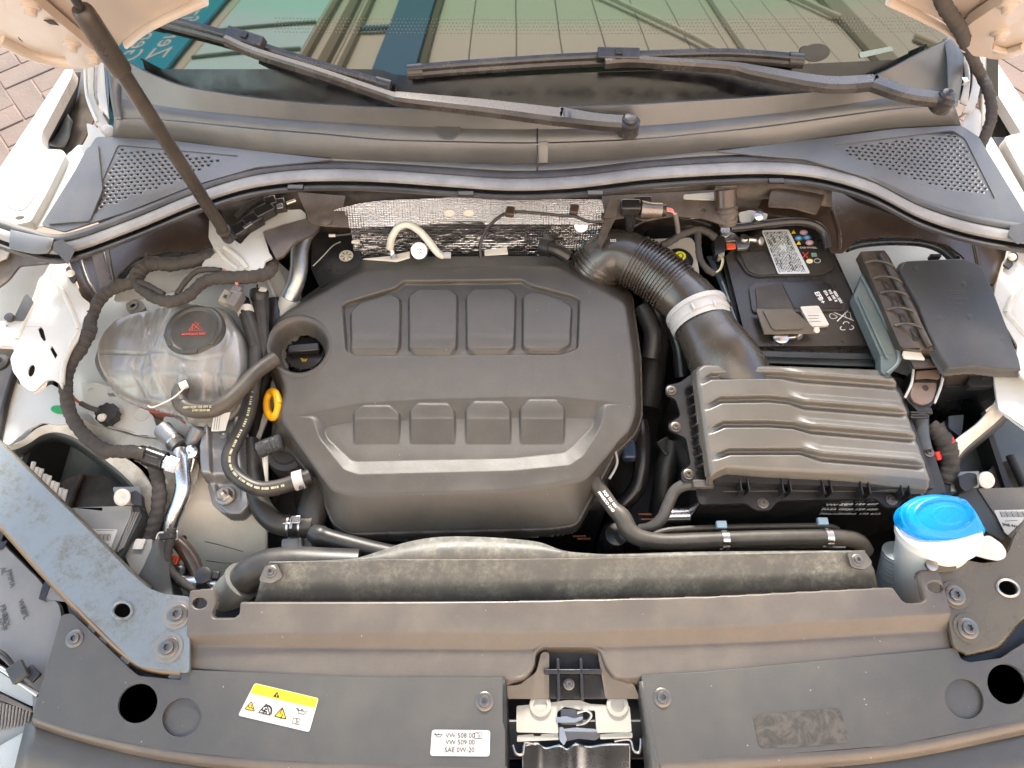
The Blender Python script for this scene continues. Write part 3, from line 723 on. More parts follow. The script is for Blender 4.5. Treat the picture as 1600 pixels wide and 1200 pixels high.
    boxp("pocket_rib", 895, 1050, .916, (.075, .006, .012), BLACK, t)
    bolt(889, 1069, .914, t, .55)
    # grille top cover
    t = T("grille_top_cover", "smooth dark cover plate over the grille with four round openings and a latch cutout", "grille cover")
    back = [(95, 960), (112, 957), (205, 1047), (216, 1056), (283, 1063), (284, 1040), (560, 1055), (800, 1050), (1100, 1050), (1494, 1014), (1500, 1028), (1514, 1034), (1565, 1028), (1580, 1016), (1640, 975)]
    fr = [(50, 1121), (130, 1147), (250, 1171), (400, 1187), (560, 1194), (789, 1199)]
    fr2 = [(1024, 1191), (1200, 1180), (1400, 1164), (1600, 1124), (1660, 1108)]
    cut = [(789, 1200), (789, 1068), (1002, 1064), (1024, 1190)]
    out = rnd([(96, 961), (112, 958), (205, 1047), (216, 1056), (283, 1063), (284, 1046), (560, 1058), (789, 1058), (789, 1200), (560, 1194.5), (400, 1187), (250, 1171), (130, 1147), (50, 1120)], 5, 3)
    zg = .926
    h1 = ell(215, 1099, 33, 29, -45, 32); h2 = ell(284, 1121, 32, 29, -42, 32)
    h3 = ell(1507, 1092, 33, 28.5, 52, 32); h4 = ell(1573, 1069, 33, 28.5, 52, 32)
    plate("cover_plate", out, zg, .004, GRILLE, t, [h1, h2], b=.0012)
    out2 = rnd([(1002, 1055), (1100, 1050), (1494, 1012), (1502, 1030), (1514, 1035), (1565, 1028), (1582, 1016), (1650, 975), (1690, 1100), (1600, 1124), (1400, 1164), (1200, 1180), (1026, 1191)], 4, 3)
    plate("cover_plate", out2, zg, .004, GRILLE, t, [h3, h4], b=.0012)
    loft("front_lip", [[(50, 1121, zg), (130, 1147, zg), (250, 1171, zg), (400, 1187, zg), (560, 1194.5, zg), (792, 1200, zg)],
                       [(51, 1134, zg-.012), (130, 1160, zg-.012), (250, 1188, zg-.012), (400, 1207, zg-.012), (560, 1216, zg-.012), (792, 1222, zg-.012)]], SLAM, t, 60, th=.003)
    loft("front_lip", [[(1024, 1191, zg), (1200, 1180, zg), (1400, 1164, zg), (1600, 1124, zg), (1670, 1108, zg)],
                       [(1030, 1216, zg-.012), (1200, 1206, zg-.012), (1400, 1188, zg-.012), (1600, 1148, zg-.012), (1670, 1132, zg-.012)]], SLAM, t, 60, th=.003)
    loft("latch_flange", [[(1002, 1064, .9265), (1010, 1110, .9265), (1026, 1191, .9265), (1030, 1230, .915)], [(991, 1066, .900), (1000, 1120, .900), (1006, 1191, .895), (1008, 1230, .89)]], GRILLE, t, 12, th=.003)
    loft("latch_flange", [[(789, 1058, .9265), (789, 1130, .9265), (789, 1230, .92)], [(796, 1066, .895), (796, 1130, .895), (796, 1230, .89)]], BLACK, t, 12, th=.003)
    for h, dz in ((h2, .0055), (h3, .0055)): plate("blind_cup", [( (x-h[0][0])+h[0][0], y) for x, y in relift(h, zg, zg)], zg-dz, .003, GRILLE, t, b=0)
    for h, c in ((h1, (215, 1099)), (h4, (1573, 1069))):
        cc = U(c[0], c[1], zg-.004); cyl("tube", cc, 0, 0, BLACK, t, seg=32, prof=[(.0315, 0), (.0315, -.09), (.029, -.09), (.0295, 0)])
    for x, y in ((117, 998), (757, 1096), (1035, 1090)): bolt(x, y, zg+.0003, t, .86)
    # bumper skin below the lip
    t = T("bumper_skin", "dark grey bumper skin below the brown lip of the grille cover", "bumper")
    zb = .912
    loft("skin", [[(40, 1128, zb), (130, 1158, zb), (250, 1184, zb), (400, 1203, zb), (560, 1213, zb), (800, 1220, zb), (1030, 1214, zb), (1200, 1203, zb), (1400, 1186, zb), (1600, 1146, zb), (1680, 1130, zb)],
                  [(10, 1250, zb-.02), (130, 1280, zb-.03), (250, 1300, zb-.04), (400, 1330, zb-.04), (560, 1340, zb-.04), (800, 1350, zb-.04), (1030, 1350, zb-.04), (1200, 1330, zb-.04), (1400, 1310, zb-.04), (1600, 1280, zb-.03), (1700, 1250, zb-.02)]], GRILLE, t, 80, th=.003)
    # peeled sticker area: residue patch
    s = N("sticker_residue"); n1 = s.noise(35, 7, .75, None, 1.5); n2 = s.noise(160, 4)
    s.l(s.mix(s.ramp(n1, .42, .58), (.055, .050, .042), (.10, .09, .076)), s.b.inputs["Base Color"]); s.b.inputs["Roughness"].default_value = .5; s.bump(n1, .8, .001)
    o = plate("torn_label", rnd([(1176, 1117), (1312, 1106), (1329, 1160), (1240, 1168), (1186, 1168)], 7), zg+.0006, .0006, s.m, None, b=0)
    tag(o, "dark residue of a torn-off label on the right half of the grille cover", "label residue")
front()

def tri_sign(name, cx, cy, s, z, par, col, edge, rot=0):
    pts = [(cx+s*sin(radians(a+rot)), cy-s*cos(radians(a+rot))) for a in (0, 120, 240)]
    plate(name, rnd(pts, 2, 2), z, .0002, edge, par, b=0)
    pts = [(cx+s*.74*sin(radians(a+rot)), cy-s*.74*cos(radians(a+rot))) for a in (0, 120, 240)]
    plate(name, pts, z+.0002, .0002, col, par, b=0)
def line(name, pts, z, wd, mat, par):
    "thin printed stroke"
    P = [V3(p, z) for p in pts]; vs = []; fs = []
    for i, p in enumerate(P):
        t_ = (P[min(i+1, len(P)-1)]-P[max(i-1, 0)]); n_ = Vector((-t_.y, t_.x, 0)).normalized()*wd/2
        vs += [p+n_, p-n_]
    fs = [(2*i, 2*i+1, 2*i+3, 2*i+2) for i in range(len(P)-1)]
    return mesh(name, vs, fs, mat, par, 0)
def oilcan(cx, cy, s, z, par, rot=0, w_=.0008):
    a = radians(rot); R_ = lambda x, y: (cx+s*(x*cos(a)-y*sin(a)), cy+s*(x*sin(a)+y*cos(a)))
    body_ = [(-.5, -.1), (.35, -.15), (.95, -.35), (.4, .35), (-.45, .35), (-.5, -.1)]
    line("oil_can_symbol", [R_(*p) for p in body_], z, w_, INK, par); line("oil_can_symbol", [R_(*p) for p in [(-.5, -.05), (-.95, -.35), (-.75, -.45), (-.45, -.2)]], z, w_, INK, par)
    line("oil_can_symbol", [R_(*p) for p in [(-.15, -.35), (.2, -.35)]], z, w_, INK, par); line("oil_can_symbol", [R_(*p) for p in [(.02, -.35), (.02, -.12)]], z, w_, INK, par)
def book(cx, cy, s, z, par, rot=0):
    a = radians(rot); R_ = lambda x, y: (cx+s*(x*cos(a)-y*sin(a)), cy+s*(x*sin(a)+y*cos(a)))
    line("book_symbol", [R_(*p) for p in [(-1, -.8), (-1, .8), (1, .8), (1, -.8), (-1, -.8)]], z, .0008, INK, par); line("book_symbol", [R_(0, -.8), R_(0, .8)], z, .0008, INK, par)
    line("book_symbol", [R_(.5, -.3), R_(.5, .5)], z, .001, INK, par)
def labels():
    z = .9265
    t = T("warning_label", "white warning label with a yellow top strip, stuck on the left of the grille cover", "label")
    q = rnd([(398, 1067), (498, 1091), (483, 1144), (372, 1118)], 4)
    plate("paper", q, z+.0006, .0006, WLABEL, t, b=0)
    plate("yellow_strip", rnd([(398.5, 1068), (497, 1091.5), (492, 1106), (391, 1083)], 3), z+.001, .0004, YEL, t, b=0)
    tri_sign("warning_triangle", 432, 1086.5, 6.5, z+.0014, t, INK, INK, 13)
    text("exclamation", "!", 432, 1088, z+.0018, .008, YEL, t, -13)
    tri_sign("warning_triangle", 391, 1105, 10, z+.0012, t, YEL, INK, 13)
    tri_sign("warning_triangle", 414, 1110, 12, z+.0012, t, WLABEL, INK, 13)
    tri_sign("warning_triangle", 439, 1116, 12, z+.0012, t, YEL, INK, 13)
    line("flash_symbol", [(441, 1108), (437, 1115), (442, 1116), (438, 1123)], z+.0018, .0012, INK, t)
    line("heat_symbol", [(389, 1100), (388, 1104), (391, 1107)], z+.0018, .001, INK, t); line("heat_symbol", [(393, 1101), (392, 1105), (395, 1108)], z+.0018, .001, INK, t)
    for k in range(4):
        a = k*pi/2+.4; line("fan_symbol", [(413, 1111), (413+4*cos(a), 1111+4*sin(a)), (413+5*cos(a+.7), 1111+5*sin(a+.7))], z+.0018, .0018, INK, t)
    line("fan_symbol", cr([(413, 1104), (420, 1103), (424, 1108), (423, 1116)], 4), z+.0018, .002, INK, t)
    oilcan(471, 1112, 10, z+.0012, t, 13); book(463, 1127, 5.5, z+.0012, t, 10)
    t = T("oil_label", "white oil specification label below the warning label, beside the latch", "label")
    plate("paper", rnd([(675, 1140), (766, 1141), (765, 1182), (672, 1181)], 5), z+.0006, .0006, WLABEL, t, b=0)
    g = simple("grey_print", (.07, .07, .07), .6)
    text("lettering", "VW 508 00", 719, 1149.5, z+.0009, .0078, g, t, 0); text("lettering", "VW 509 00", 719, 1160, z+.0009, .0078, g, t, 0); text("lettering", "SAE 0W-20", 718, 1172, z+.0009, .0078, g, t, 0)
    oilcan(685, 1149, 7, z+.0009, t, 0); book(747, 1149.5, 5.5, z+.0009, t); plate("print_bar", rnd([(757, 1147), (761, 1147), (761, 1176), (757, 1176)], 2), z+.0009, .0002, simple("pale_print", (.5, .5, .5), .6), t, b=0)
labels()

def latch():
    t = T("bonnet_latch", "white-faced bonnet latch with steel claw in the front cutout", "latch")
    W_ = plastic("latch_pale_zinc", (.42, .41, .36), .45, .1, 300, .25, (.3, .27, .22), .5, metal=.1)
    z = .900
    plate("mounting_plate", rnd([(807, 1103), (866, 1097), (884, 1094), (906, 1094), (922, 1100), (984, 1103), (987, 1144), (932, 1145), (930, 1110), (912, 1110), (882, 1104), (870, 1113), (873, 1146), (807, 1144)], 3), z, .004, W_, t)
    plate("mounting_plate", rnd([(808, 1149), (833, 1147), (834, 1150), (845, 1150), (846, 1147), (872, 1146), (873, 1156), (808, 1159)], 1.5), z-.003, .004, W_, t)
    plate("mounting_plate", rnd([(938, 1147), (982, 1144), (988, 1145), (988, 1153), (938, 1155)], 1.5), z-.003, .004, W_, t)
    for x in (844, 964): cyl("spacer", U(x, 1102, z-.003), 0, 0, W_, t, prof=[(.014, 0), (.014, .006), (.009, .007), (.009, .004)])
    plate("catch_hook", rnd([(868, 1121), (885, 1119), (898, 1123), (911, 1119), (911, 1124), (898, 1129), (870, 1129)], 2), z+.002, .004, STEEL, t)
    plate("catch_hook", rnd([(880, 1139), (900, 1137), (930, 1139), (934, 1143), (900, 1143), (882, 1143)], 2), z+.003, .004, STEEL, t)
    plate("catch_hook", rnd([(874, 1136), (880, 1136), (886, 1156), (881, 1165), (874, 1156)], 2), z+.001, .003, STEEL, t)
    boxp("spring_block", 893, 1120, z-.012, (.03, .02, .01), BOLTM, t)
    tube("return_spring", [(902, 1114, z-.003), (916, 1110, z-.001), (924, 1118, z-.002), (914, 1130, z-.004), (900, 1133, z-.004)], .0022, STEEL, t, seg=8)
    plate("claw", rnd([(878, 1144), (935, 1143), (940, 1150), (930, 1157), (905, 1154), (884, 1158)], 3), z-.004, .004, BOLTM, t)
    # striker guide: bright formed sheet below
    rows = []
    for dy, zz in ((0, z-.010), (4, z-.013), (50, z-.045), (95, z-.065)):
        rows.append([(816, 1165+dy, zz), (838, 1160+dy, zz+.004), (852, 1168+dy, zz-.004), (874, 1164+dy, zz+.002), (886, 1170+dy, zz-.002), (900, 1162+dy, zz+.006), (920, 1166+dy, zz-.004), (950, 1162+dy, zz+.003), (985, 1162+dy, zz)])
    loft("striker_guide", rows, plastic("polished_guide", (.34, .40, .46), .28, .05, 300, .3, (.2, .16, .12), metal=1), t, 90, th=.002)
    tube("safety_wire", [(801, 1164), (806, 1177), (816, 1179), (819, 1164), (822, 1160), (838, 1163)], .0017, STEEL, t, z=z-.006, seg=8)
    tube("safety_wire", [(960, 1158), (984, 1156), (990, 1172), (998, 1176), (1001, 1164), (1001, 1154)], .0017, STEEL, t, z=z-.006, seg=8)
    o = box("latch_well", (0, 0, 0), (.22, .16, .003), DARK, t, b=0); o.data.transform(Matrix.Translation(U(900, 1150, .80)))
latch()
# ================= ENGINE COVER =================
def engine_cover():
    t = T("engine_cover", "large matte brown-grey plastic engine cover with four window bumps and a round oil filler well", "engine cover")
    zt = .900
    A = rnd([(572, 421), (632, 416), (866, 414), (978, 476), (984, 560), (993, 640), (984, 676), (915, 745), (880, 757), (800, 768), (560, 774), (528, 770), (500, 742), (437, 652), (447, 608), (449, 567)]
            , 12, 5)
    A = rnd([(570, 420), (866, 414), (977, 472), (990, 560), (994, 640), (985, 672), (915, 750), (800, 768), (560, 775), (520, 768), (497, 738), (437, 652), (446, 610), (440, 590), (424, 560), (420, 530), (432, 500), (447, 488)], 12, 5)
    B_ = rnd([(566, 404), (620, 401), (872, 398), (986, 457), (1000, 560), (1002, 650), (992, 676), (960, 706), (914, 792), (900, 818), (860, 824), (545, 832), (520, 815), (495, 752), (462, 712), (452, 700), (434, 697), (426, 682), (428, 652), (438, 618), (430, 594), (417, 565), (415, 534), (424, 506), (440, 489)], 10, 4)
    B = relift(B_, .862, zt)
    R1 = rnd([(534, 478), (541, 471), (617, 449), (630, 438), (817, 436), (828, 444), (895, 461), (907, 468), (904, 546), (880, 556), (560, 560), (540, 550)], 4, 3)
    blocks = [[(546, 487), (560, 472), (612, 457), (627, 466), (626, 548), (618, 556), (562, 560), (548, 552)],
              [(637, 462), (652, 450), (702, 449), (716, 460), (715, 548), (702, 557), (652, 558), (638, 549)],
              [(727, 462), (740, 449), (795, 448), (807, 460), (805, 547), (792, 555), (742, 556), (728, 549)],
              [(816, 462), (830, 452), (878, 466), (895, 478), (892, 541), (875, 553), (826, 553), (815, 546)]]
    blocks = [rnd(b, 5, 3) for b in blocks]
    O2 = rnd([(462, 651), (560, 632), (650, 626), (800, 622), (870, 621), (942, 628), (974, 632), (946, 634), (938, 668), (912, 712), (890, 727), (800, 736), (560, 742), (537, 734), (500, 685), (489, 654)], 5, 3)
    I2 = rnd([(506, 664), (550, 656), (800, 649), (930, 650), (927, 664), (892, 699), (882, 706), (800, 715), (550, 720), (507, 680)], 8, 3)
    bumps = [[(551, 705), (551, 644), (567, 633), (610, 633), (626, 645), (624, 705)], [(640, 705), (639, 642), (651, 630), (701, 630), (712, 641), (712, 705)],
             [(727, 703), (726, 640), (740, 627), (787, 627), (799, 640), (799, 703)], [(812, 700), (811, 638), (826, 624), (871, 624), (884, 638), (882, 700)]]
    bumps = [rnd(b, 4, 2) for b in bumps]
    C_ = (467, 541)
    def hf(x, y):
        a = sdp(x, y, A); b = sdp(x, y, B)
        tt = np.clip(a, 0, None)/np.maximum(np.clip(a, 0, None)-np.minimum(b, -1e-3), 1e-3)
        z = -.038*np.power(tt, 1.06)*(a > 0)
        z = np.where(a <= 0, -.0012*ss(a, -4, 0), z-.0012)
        # gentle crown of the top
        z += .003*np.cos((x-710)/330*1.2)*(a < 0)*ss(-a, 0, 60)
        # window frame recess and raised panes
        r = sdp(x, y, R1); fade = ss(y, 562, 520); dep = .0095*fade+.0004
        z -= dep*ss(-r, 0, 3.2)*(y < 566)
        for p in blocks:
            s_ = sdp(x, y, p); lowedge = ss(y, 546, 556)
            z += .0088*np.minimum(ss(-s_, -.3, 3.0), np.clip((558-y)/9.5, 0, 1))*(y < 559)*(s_ < 6)*np.where(y > 540, ss(-s_, -1.5, 2.5), 1)
        # lower recess: sloped walls between the two outlines
        o = sdp(x, y, O2); i = sdp(x, y, I2)
        w_ = np.clip(-o, 0, None)/np.maximum(np.clip(-o, 0, None)+np.maximum(i, 1e-3), 1e-3)
        rec = -.0095*np.power(w_, 1.0)*(1-.30*ss(y, 655, 722))
        for p in bumps:
            s_ = sdp(x, y, p); hb = np.where(y < 655, -.0012*ss(y, 632, 655), -.0010-.0085*(y-655)/46)
            q = ss(-s_, -.5, 3.5); rec = np.where((s_ < 1) & (hb > rec), rec+(hb-rec)*q, rec)
        z += rec*(o < 0)
        # oil filler well with a raised collar
        d = np.hypot((x-C_[0])/1.0, (y-C_[1])/.93)
        coll = ss(d, 54, 50)*(x < 500+0*y)
        z = np.where(d < 51, np.maximum(z, -.0002), z)
        z += .0022*np.exp(-((d-49)/2.2)**2)
        z -= .034*ss(d, 46, 31)
        # rim: ledge then drop
        z = np.where(b > 0, -.0395-.0012-.026*ss(b, 3.0, 6.2), z)
        return z
    def mf(x, y):
        d = np.hypot((x-C_[0]), (y-C_[1])/.93)
        return (sdp(x, y, B) < 7.5) & (d > 33.5)
    relief("moulding", zt, (395, 380, 1020, 850), hf, mf, COVER, t, .0013)
    body("skirt", B_, .838, .02, BLACK, t, b=.002)
    c = U(474, 546, .868)
    cp = T("oil_filler_cap", "black oil filler cap with a yellow oil-can mark down in the engine cover's round well", "cap")
    cyl("cap_body", c+Vector((0, 0, -.03)), 0, 0, GLOSS, cp, seg=40, prof=[(.034, -.03), (.034, .012), (.031, .017), (.012, .018), (.001, .018)])
    o = box("grip_bar", (0, 0, 0), (.056, .018, .014), GLOSS, cp, b=.004); o.data.transform(Matrix.Translation(c+Vector((0, .004, -.005))) @ Matrix.Rotation(radians(6), 4, 'Z'))
    for k in range(10):
        a = k*.55+.2; boxp("rib", 0, 0, .5, (.004, .004, .01), GLOSS, cp); ob = cp.children[-1]; ob.data.transform(Matrix.Translation(c+Vector((.033*cos(a), .033*sin(a), -.017))-U(0, 0, .5)))
    oilcan(475, 562, 5.5, .856, cp, 0, .0016)
    for ch in cp.children:
        if ch.name.startswith("oil_can"): ch.data.materials.clear(); ch.data.materials.append(YEL)
    # dip stick ring
    d = T("dipstick", "yellow oil dipstick ring sticking out at the left edge of the engine cover", "dipstick")
    pts = [U(426+9*cos(a), 632+20*sin(a), .880+.010*cos(a)) for a in [2*pi*k/24 for k in range(25)]]
    tubew("handle_ring", pts, .0065, simple("yellow_plastic", (.85, .42, .01), .35), d, seg=10, raw=True, cap=False)
    tubew("rod", [U(430, 652, .876), U(432, 668, .84), U(434, 690, .78)], .003, STEEL, d, seg=8)
engine_cover()

# ================= AIR FILTER BOX =================
def airbox():
    t = T("air_filter_box", "brown-grey air filter box whose lid carries five long strakes, right of the engine cover", "air filter box")
    zt = .925
    out = rnd([(1100, 566), (1380, 576), (1396, 588), (1410, 618), (1459, 758), (1456, 762), (1400, 757), (1325, 748), (1200, 742), (1137, 737), (1112, 749), (1108, 740), (1088, 600), (1086, 575)], 5, 3)
    # strake lines: (ya left, ya right of the step, x start) – ridge line as a function of x
    K = [[(1093, 592), (1112, 582), (1200, 581), (1222, 582), (1252, 588), (1380, 597), (1412, 602)],
         [(1100, 632), (1127, 619), (1200, 618), (1231, 621), (1256, 630), (1400, 641), (1424, 645)],
         [(1106, 669), (1132, 657), (1200, 657), (1241, 660), (1266, 668), (1412, 680), (1438, 684)],
         [(1112, 710), (1140, 700), (1200, 700), (1250, 700), (1282, 711), (1425, 722), (1450, 727)]]
    st = [np.array(k, float) for k in K]
    BX = [1222, 1231, 1241, 1250]
    def hf(x, y):
        z = -.010*ss(y, 560, 760)*0
        z = z+0*x
        prev = np.interp(x, st[0][:, 0], st[0][:, 1])-44
        for q, bx in zip(st, BX):
            yl = np.interp(x, q[:, 0], q[:, 1]); l0, l1 = q[0, 0], q[-1, 0]
            u = y-yl; env = ss(x, l0-3, l0+24)*ss(x, l1+4, l1-26)
            right = ss(x, bx-6, bx+34)
            # left part: flat, drop at the line, recover; right part: ramp in front of the line
            left_p = -.0100*ss(u, -.5, 3.0)*(1-ss(u, 8, 13))
            right_p = .0065*ss(u, -15, -1)*(1-ss(u, -.5, 3.5))-.0050*ss(u, -.5, 4)*(1-ss(u, 6, 15))
            z = z+env*(left_p*(1-right)+right_p*right)
        z += .0035*np.cos((x-1270)/190)*1
        so = sdp(x, y, out)
        z -= .003*ss(so, -7, -2)+.014*ss(so, -2.5, 2.5)
        z -= .010*ss(y-np.interp(x, [1100, 1137, 1200, 1325, 1460], [742, 726, 730, 735, 748]), 0, 12)
        return z
    relief("lid", zt, (1075, 555, 1475, 775), hf, lambda x, y: sdp(x, y, out) < 2.8, AIRBOX, t, .0013)
    low = rnd([(1060, 586), (1105, 560), (1380, 572), (1416, 590), (1474, 764), (1470, 772), (1084, 792), (1074, 770)], 6, 3)
    body("lid_skirt", rnd([(1088, 572), (1384, 578), (1410, 612), (1462, 762), (1440, 764), (1114, 752), (1092, 690)], 5, 3), .912, .022, BLACK, t)
    # flange with lugs
    fl = rnd([(1062, 598), (1040, 602), (1040, 616), (1056, 624), (1064, 650), (1044, 662), (1046, 672), (1072, 684), (1080, 726), (1064, 736), (1066, 752), (1090, 758), (1088, 772), (1094, 788), (1165, 786), (1182, 797), (1204, 797), (1216, 782), (1368, 778), (1384, 793), (1404, 792), (1414, 777), (1480, 770), (1462, 716), (1456, 700), (1446, 700), (1410, 590), (1100, 570)], 5, 3)
    plate("flange", fl, .892, .005, BLACK, t)
    body("box", rnd([(1056, 600), (1400, 580), (1410, 596), (1478, 772), (1440, 778), (1096, 786), (1088, 760)], 5), .887, .19, GLOSS, t, b=.003)
    for x, y in ((1049, 610), (1056, 667), (1076, 741), (1192, 786), (1393, 781), (1451, 706)): bolt(x, y, .8925, t, .62)
    # ribs along the left side and spring clips on the front
    for k in range(9):
        y = 606+k*15.5; x = 1084+k*2.2
        o = boxp("side_rib", x, y, .899, (.024, .003, .018), BLACK, t, rot=(0, 24, 0)); 
    for x in (1160, 1225, 1288, 1347, 1409):
        for dx in (-6, 6): boxp("clip_fin", x+dx, 762+.03*(x-1200), .903, (.0016, .020, .026), BLACK, t, b=.0004)
        boxp("clip_bar", x, 768+.03*(x-1200), .897, (.010, .004, .006), BLACK, t, b=.0005)
    line("parting_highlight", [(1130, 768, .8985), (1230, 767, .8985), (1350, 768, .8985), (1450, 768, .8985)], .8985, .0012, plastic("edge_highlight_paint", (.12, .11, .10), .3), t)  # lighter stroke painted as a highlight along the parting edge
    for (x, y, s_) in ((1307, 789, "VW 4.0"), (1306, 796, "PA66 GF3"), (1309, 803, "Filterelement"), (1342, 788, "5Q0 129 607"), (1342, 796, "5Q0 129 620"), (1342, 803, "TMD 1 173 613")):
        yb = U(1307, 779.5, .887).y-.0028; p_ = onplane(x, y, Vector((0, yb, 0)), Vector((0, -1, 0)))
        o = text("lettering", s_, 800, 600, .9, .0105, WPRINT, t, 0, 0, bold=.0002); o.data.transform(Matrix.Translation(p_) @ Matrix.Rotation(pi/2, 4, 'X') @ Matrix.Translation(-U(800, 600, .9)))
    return t
airbox()

# ================= INTAKE DUCT =================
def intake():
    t = T("intake_duct", "ribbed black intake duct bending from behind the engine cover to the filter box", "intake hose")
    DK = plastic("intake_plastic", (.045, .039, .032), .26, .15, 500, .3, (.12, .10, .08), .9)
    zc = .90
    def corr(p): 
        return lambda s, a: 1+.045*abs(((s/p) % 1)*2-1)*2-.045
    # neck from the lid of the box
    tube("box_neck", [(1158, 630, .845), (1146, 596, .868), (1130, 562, .886), (1110, 528, .893), (1094, 497, .895)], [.066, .064, .058, .051, .048], DK, t, seg=40, n=10)
    tube("clamp_ring", [(1099, 511, .895), (1088, 486, .895)], .0505, plastic("clamp_grey", (.5, .5, .5), .4), t, seg=44, cap=False)
    tube("clamp_lip", [(1096, 503, .895), (1093, 497, .895)], .0525, MATS["clamp_grey"], t, seg=44)
    tube("clamp_lip", [(1090, 490, .895), (1087, 484, .895)], .0535, MATS["clamp_grey"], t, seg=44)
    for x, y in ((1082, 480), (1116, 475)): boxp("clamp_tab", x, y, .944, (.004, .012, .010), MATS["clamp_grey"], t, rot=(0, 0, 20))
    tube("smooth_bend", [(1092, 492, .895), (1074, 470, .896), (1054, 452, .898), (1050, 449, .898)], [.048, .047, .0455, .0450], DK, t, seg=40, n=10)
    rg = lambda p_, k_: (lambda s, a: 1+k_*(1 if (s/p_) % 1 < .5 else -.6))
    tube("bellows", [(1055, 453, .897), (1036, 437, .900), (1014, 421, .902), (990, 407, .904)], .0455, DK, t, seg=44, n=60, fn=rg(.0062, .055), smooth=75)
    tube("elbow", [(992, 408, .903), (972, 399, .902), (952, 401, .895), (938, 414, .880), (928, 430, .862)], [.0450, .0455, .046, .044, .043], DK, t, seg=40, n=10)
    tube("lower_bellows", [(944, 404, .888), (930, 424, .866), (914, 448, .835)], .0455, DK, t, seg=40, n=50, fn=rg(.008, .05), smooth=75)
    text("lettering", "SSS", 958, 376, .9465, .008, WPRINT, t, 0)
    plate("flap", rnd([(954, 308, 1.0), (968, 310, .997), (962, 340, .972), (938, 390, .945), (934, 378, .946), (944, 336, .975)], 3), 0, .003, plastic("flap_felt", (.035, .03, .027), .9, .8, 300, .3), t, b=0)
intake()
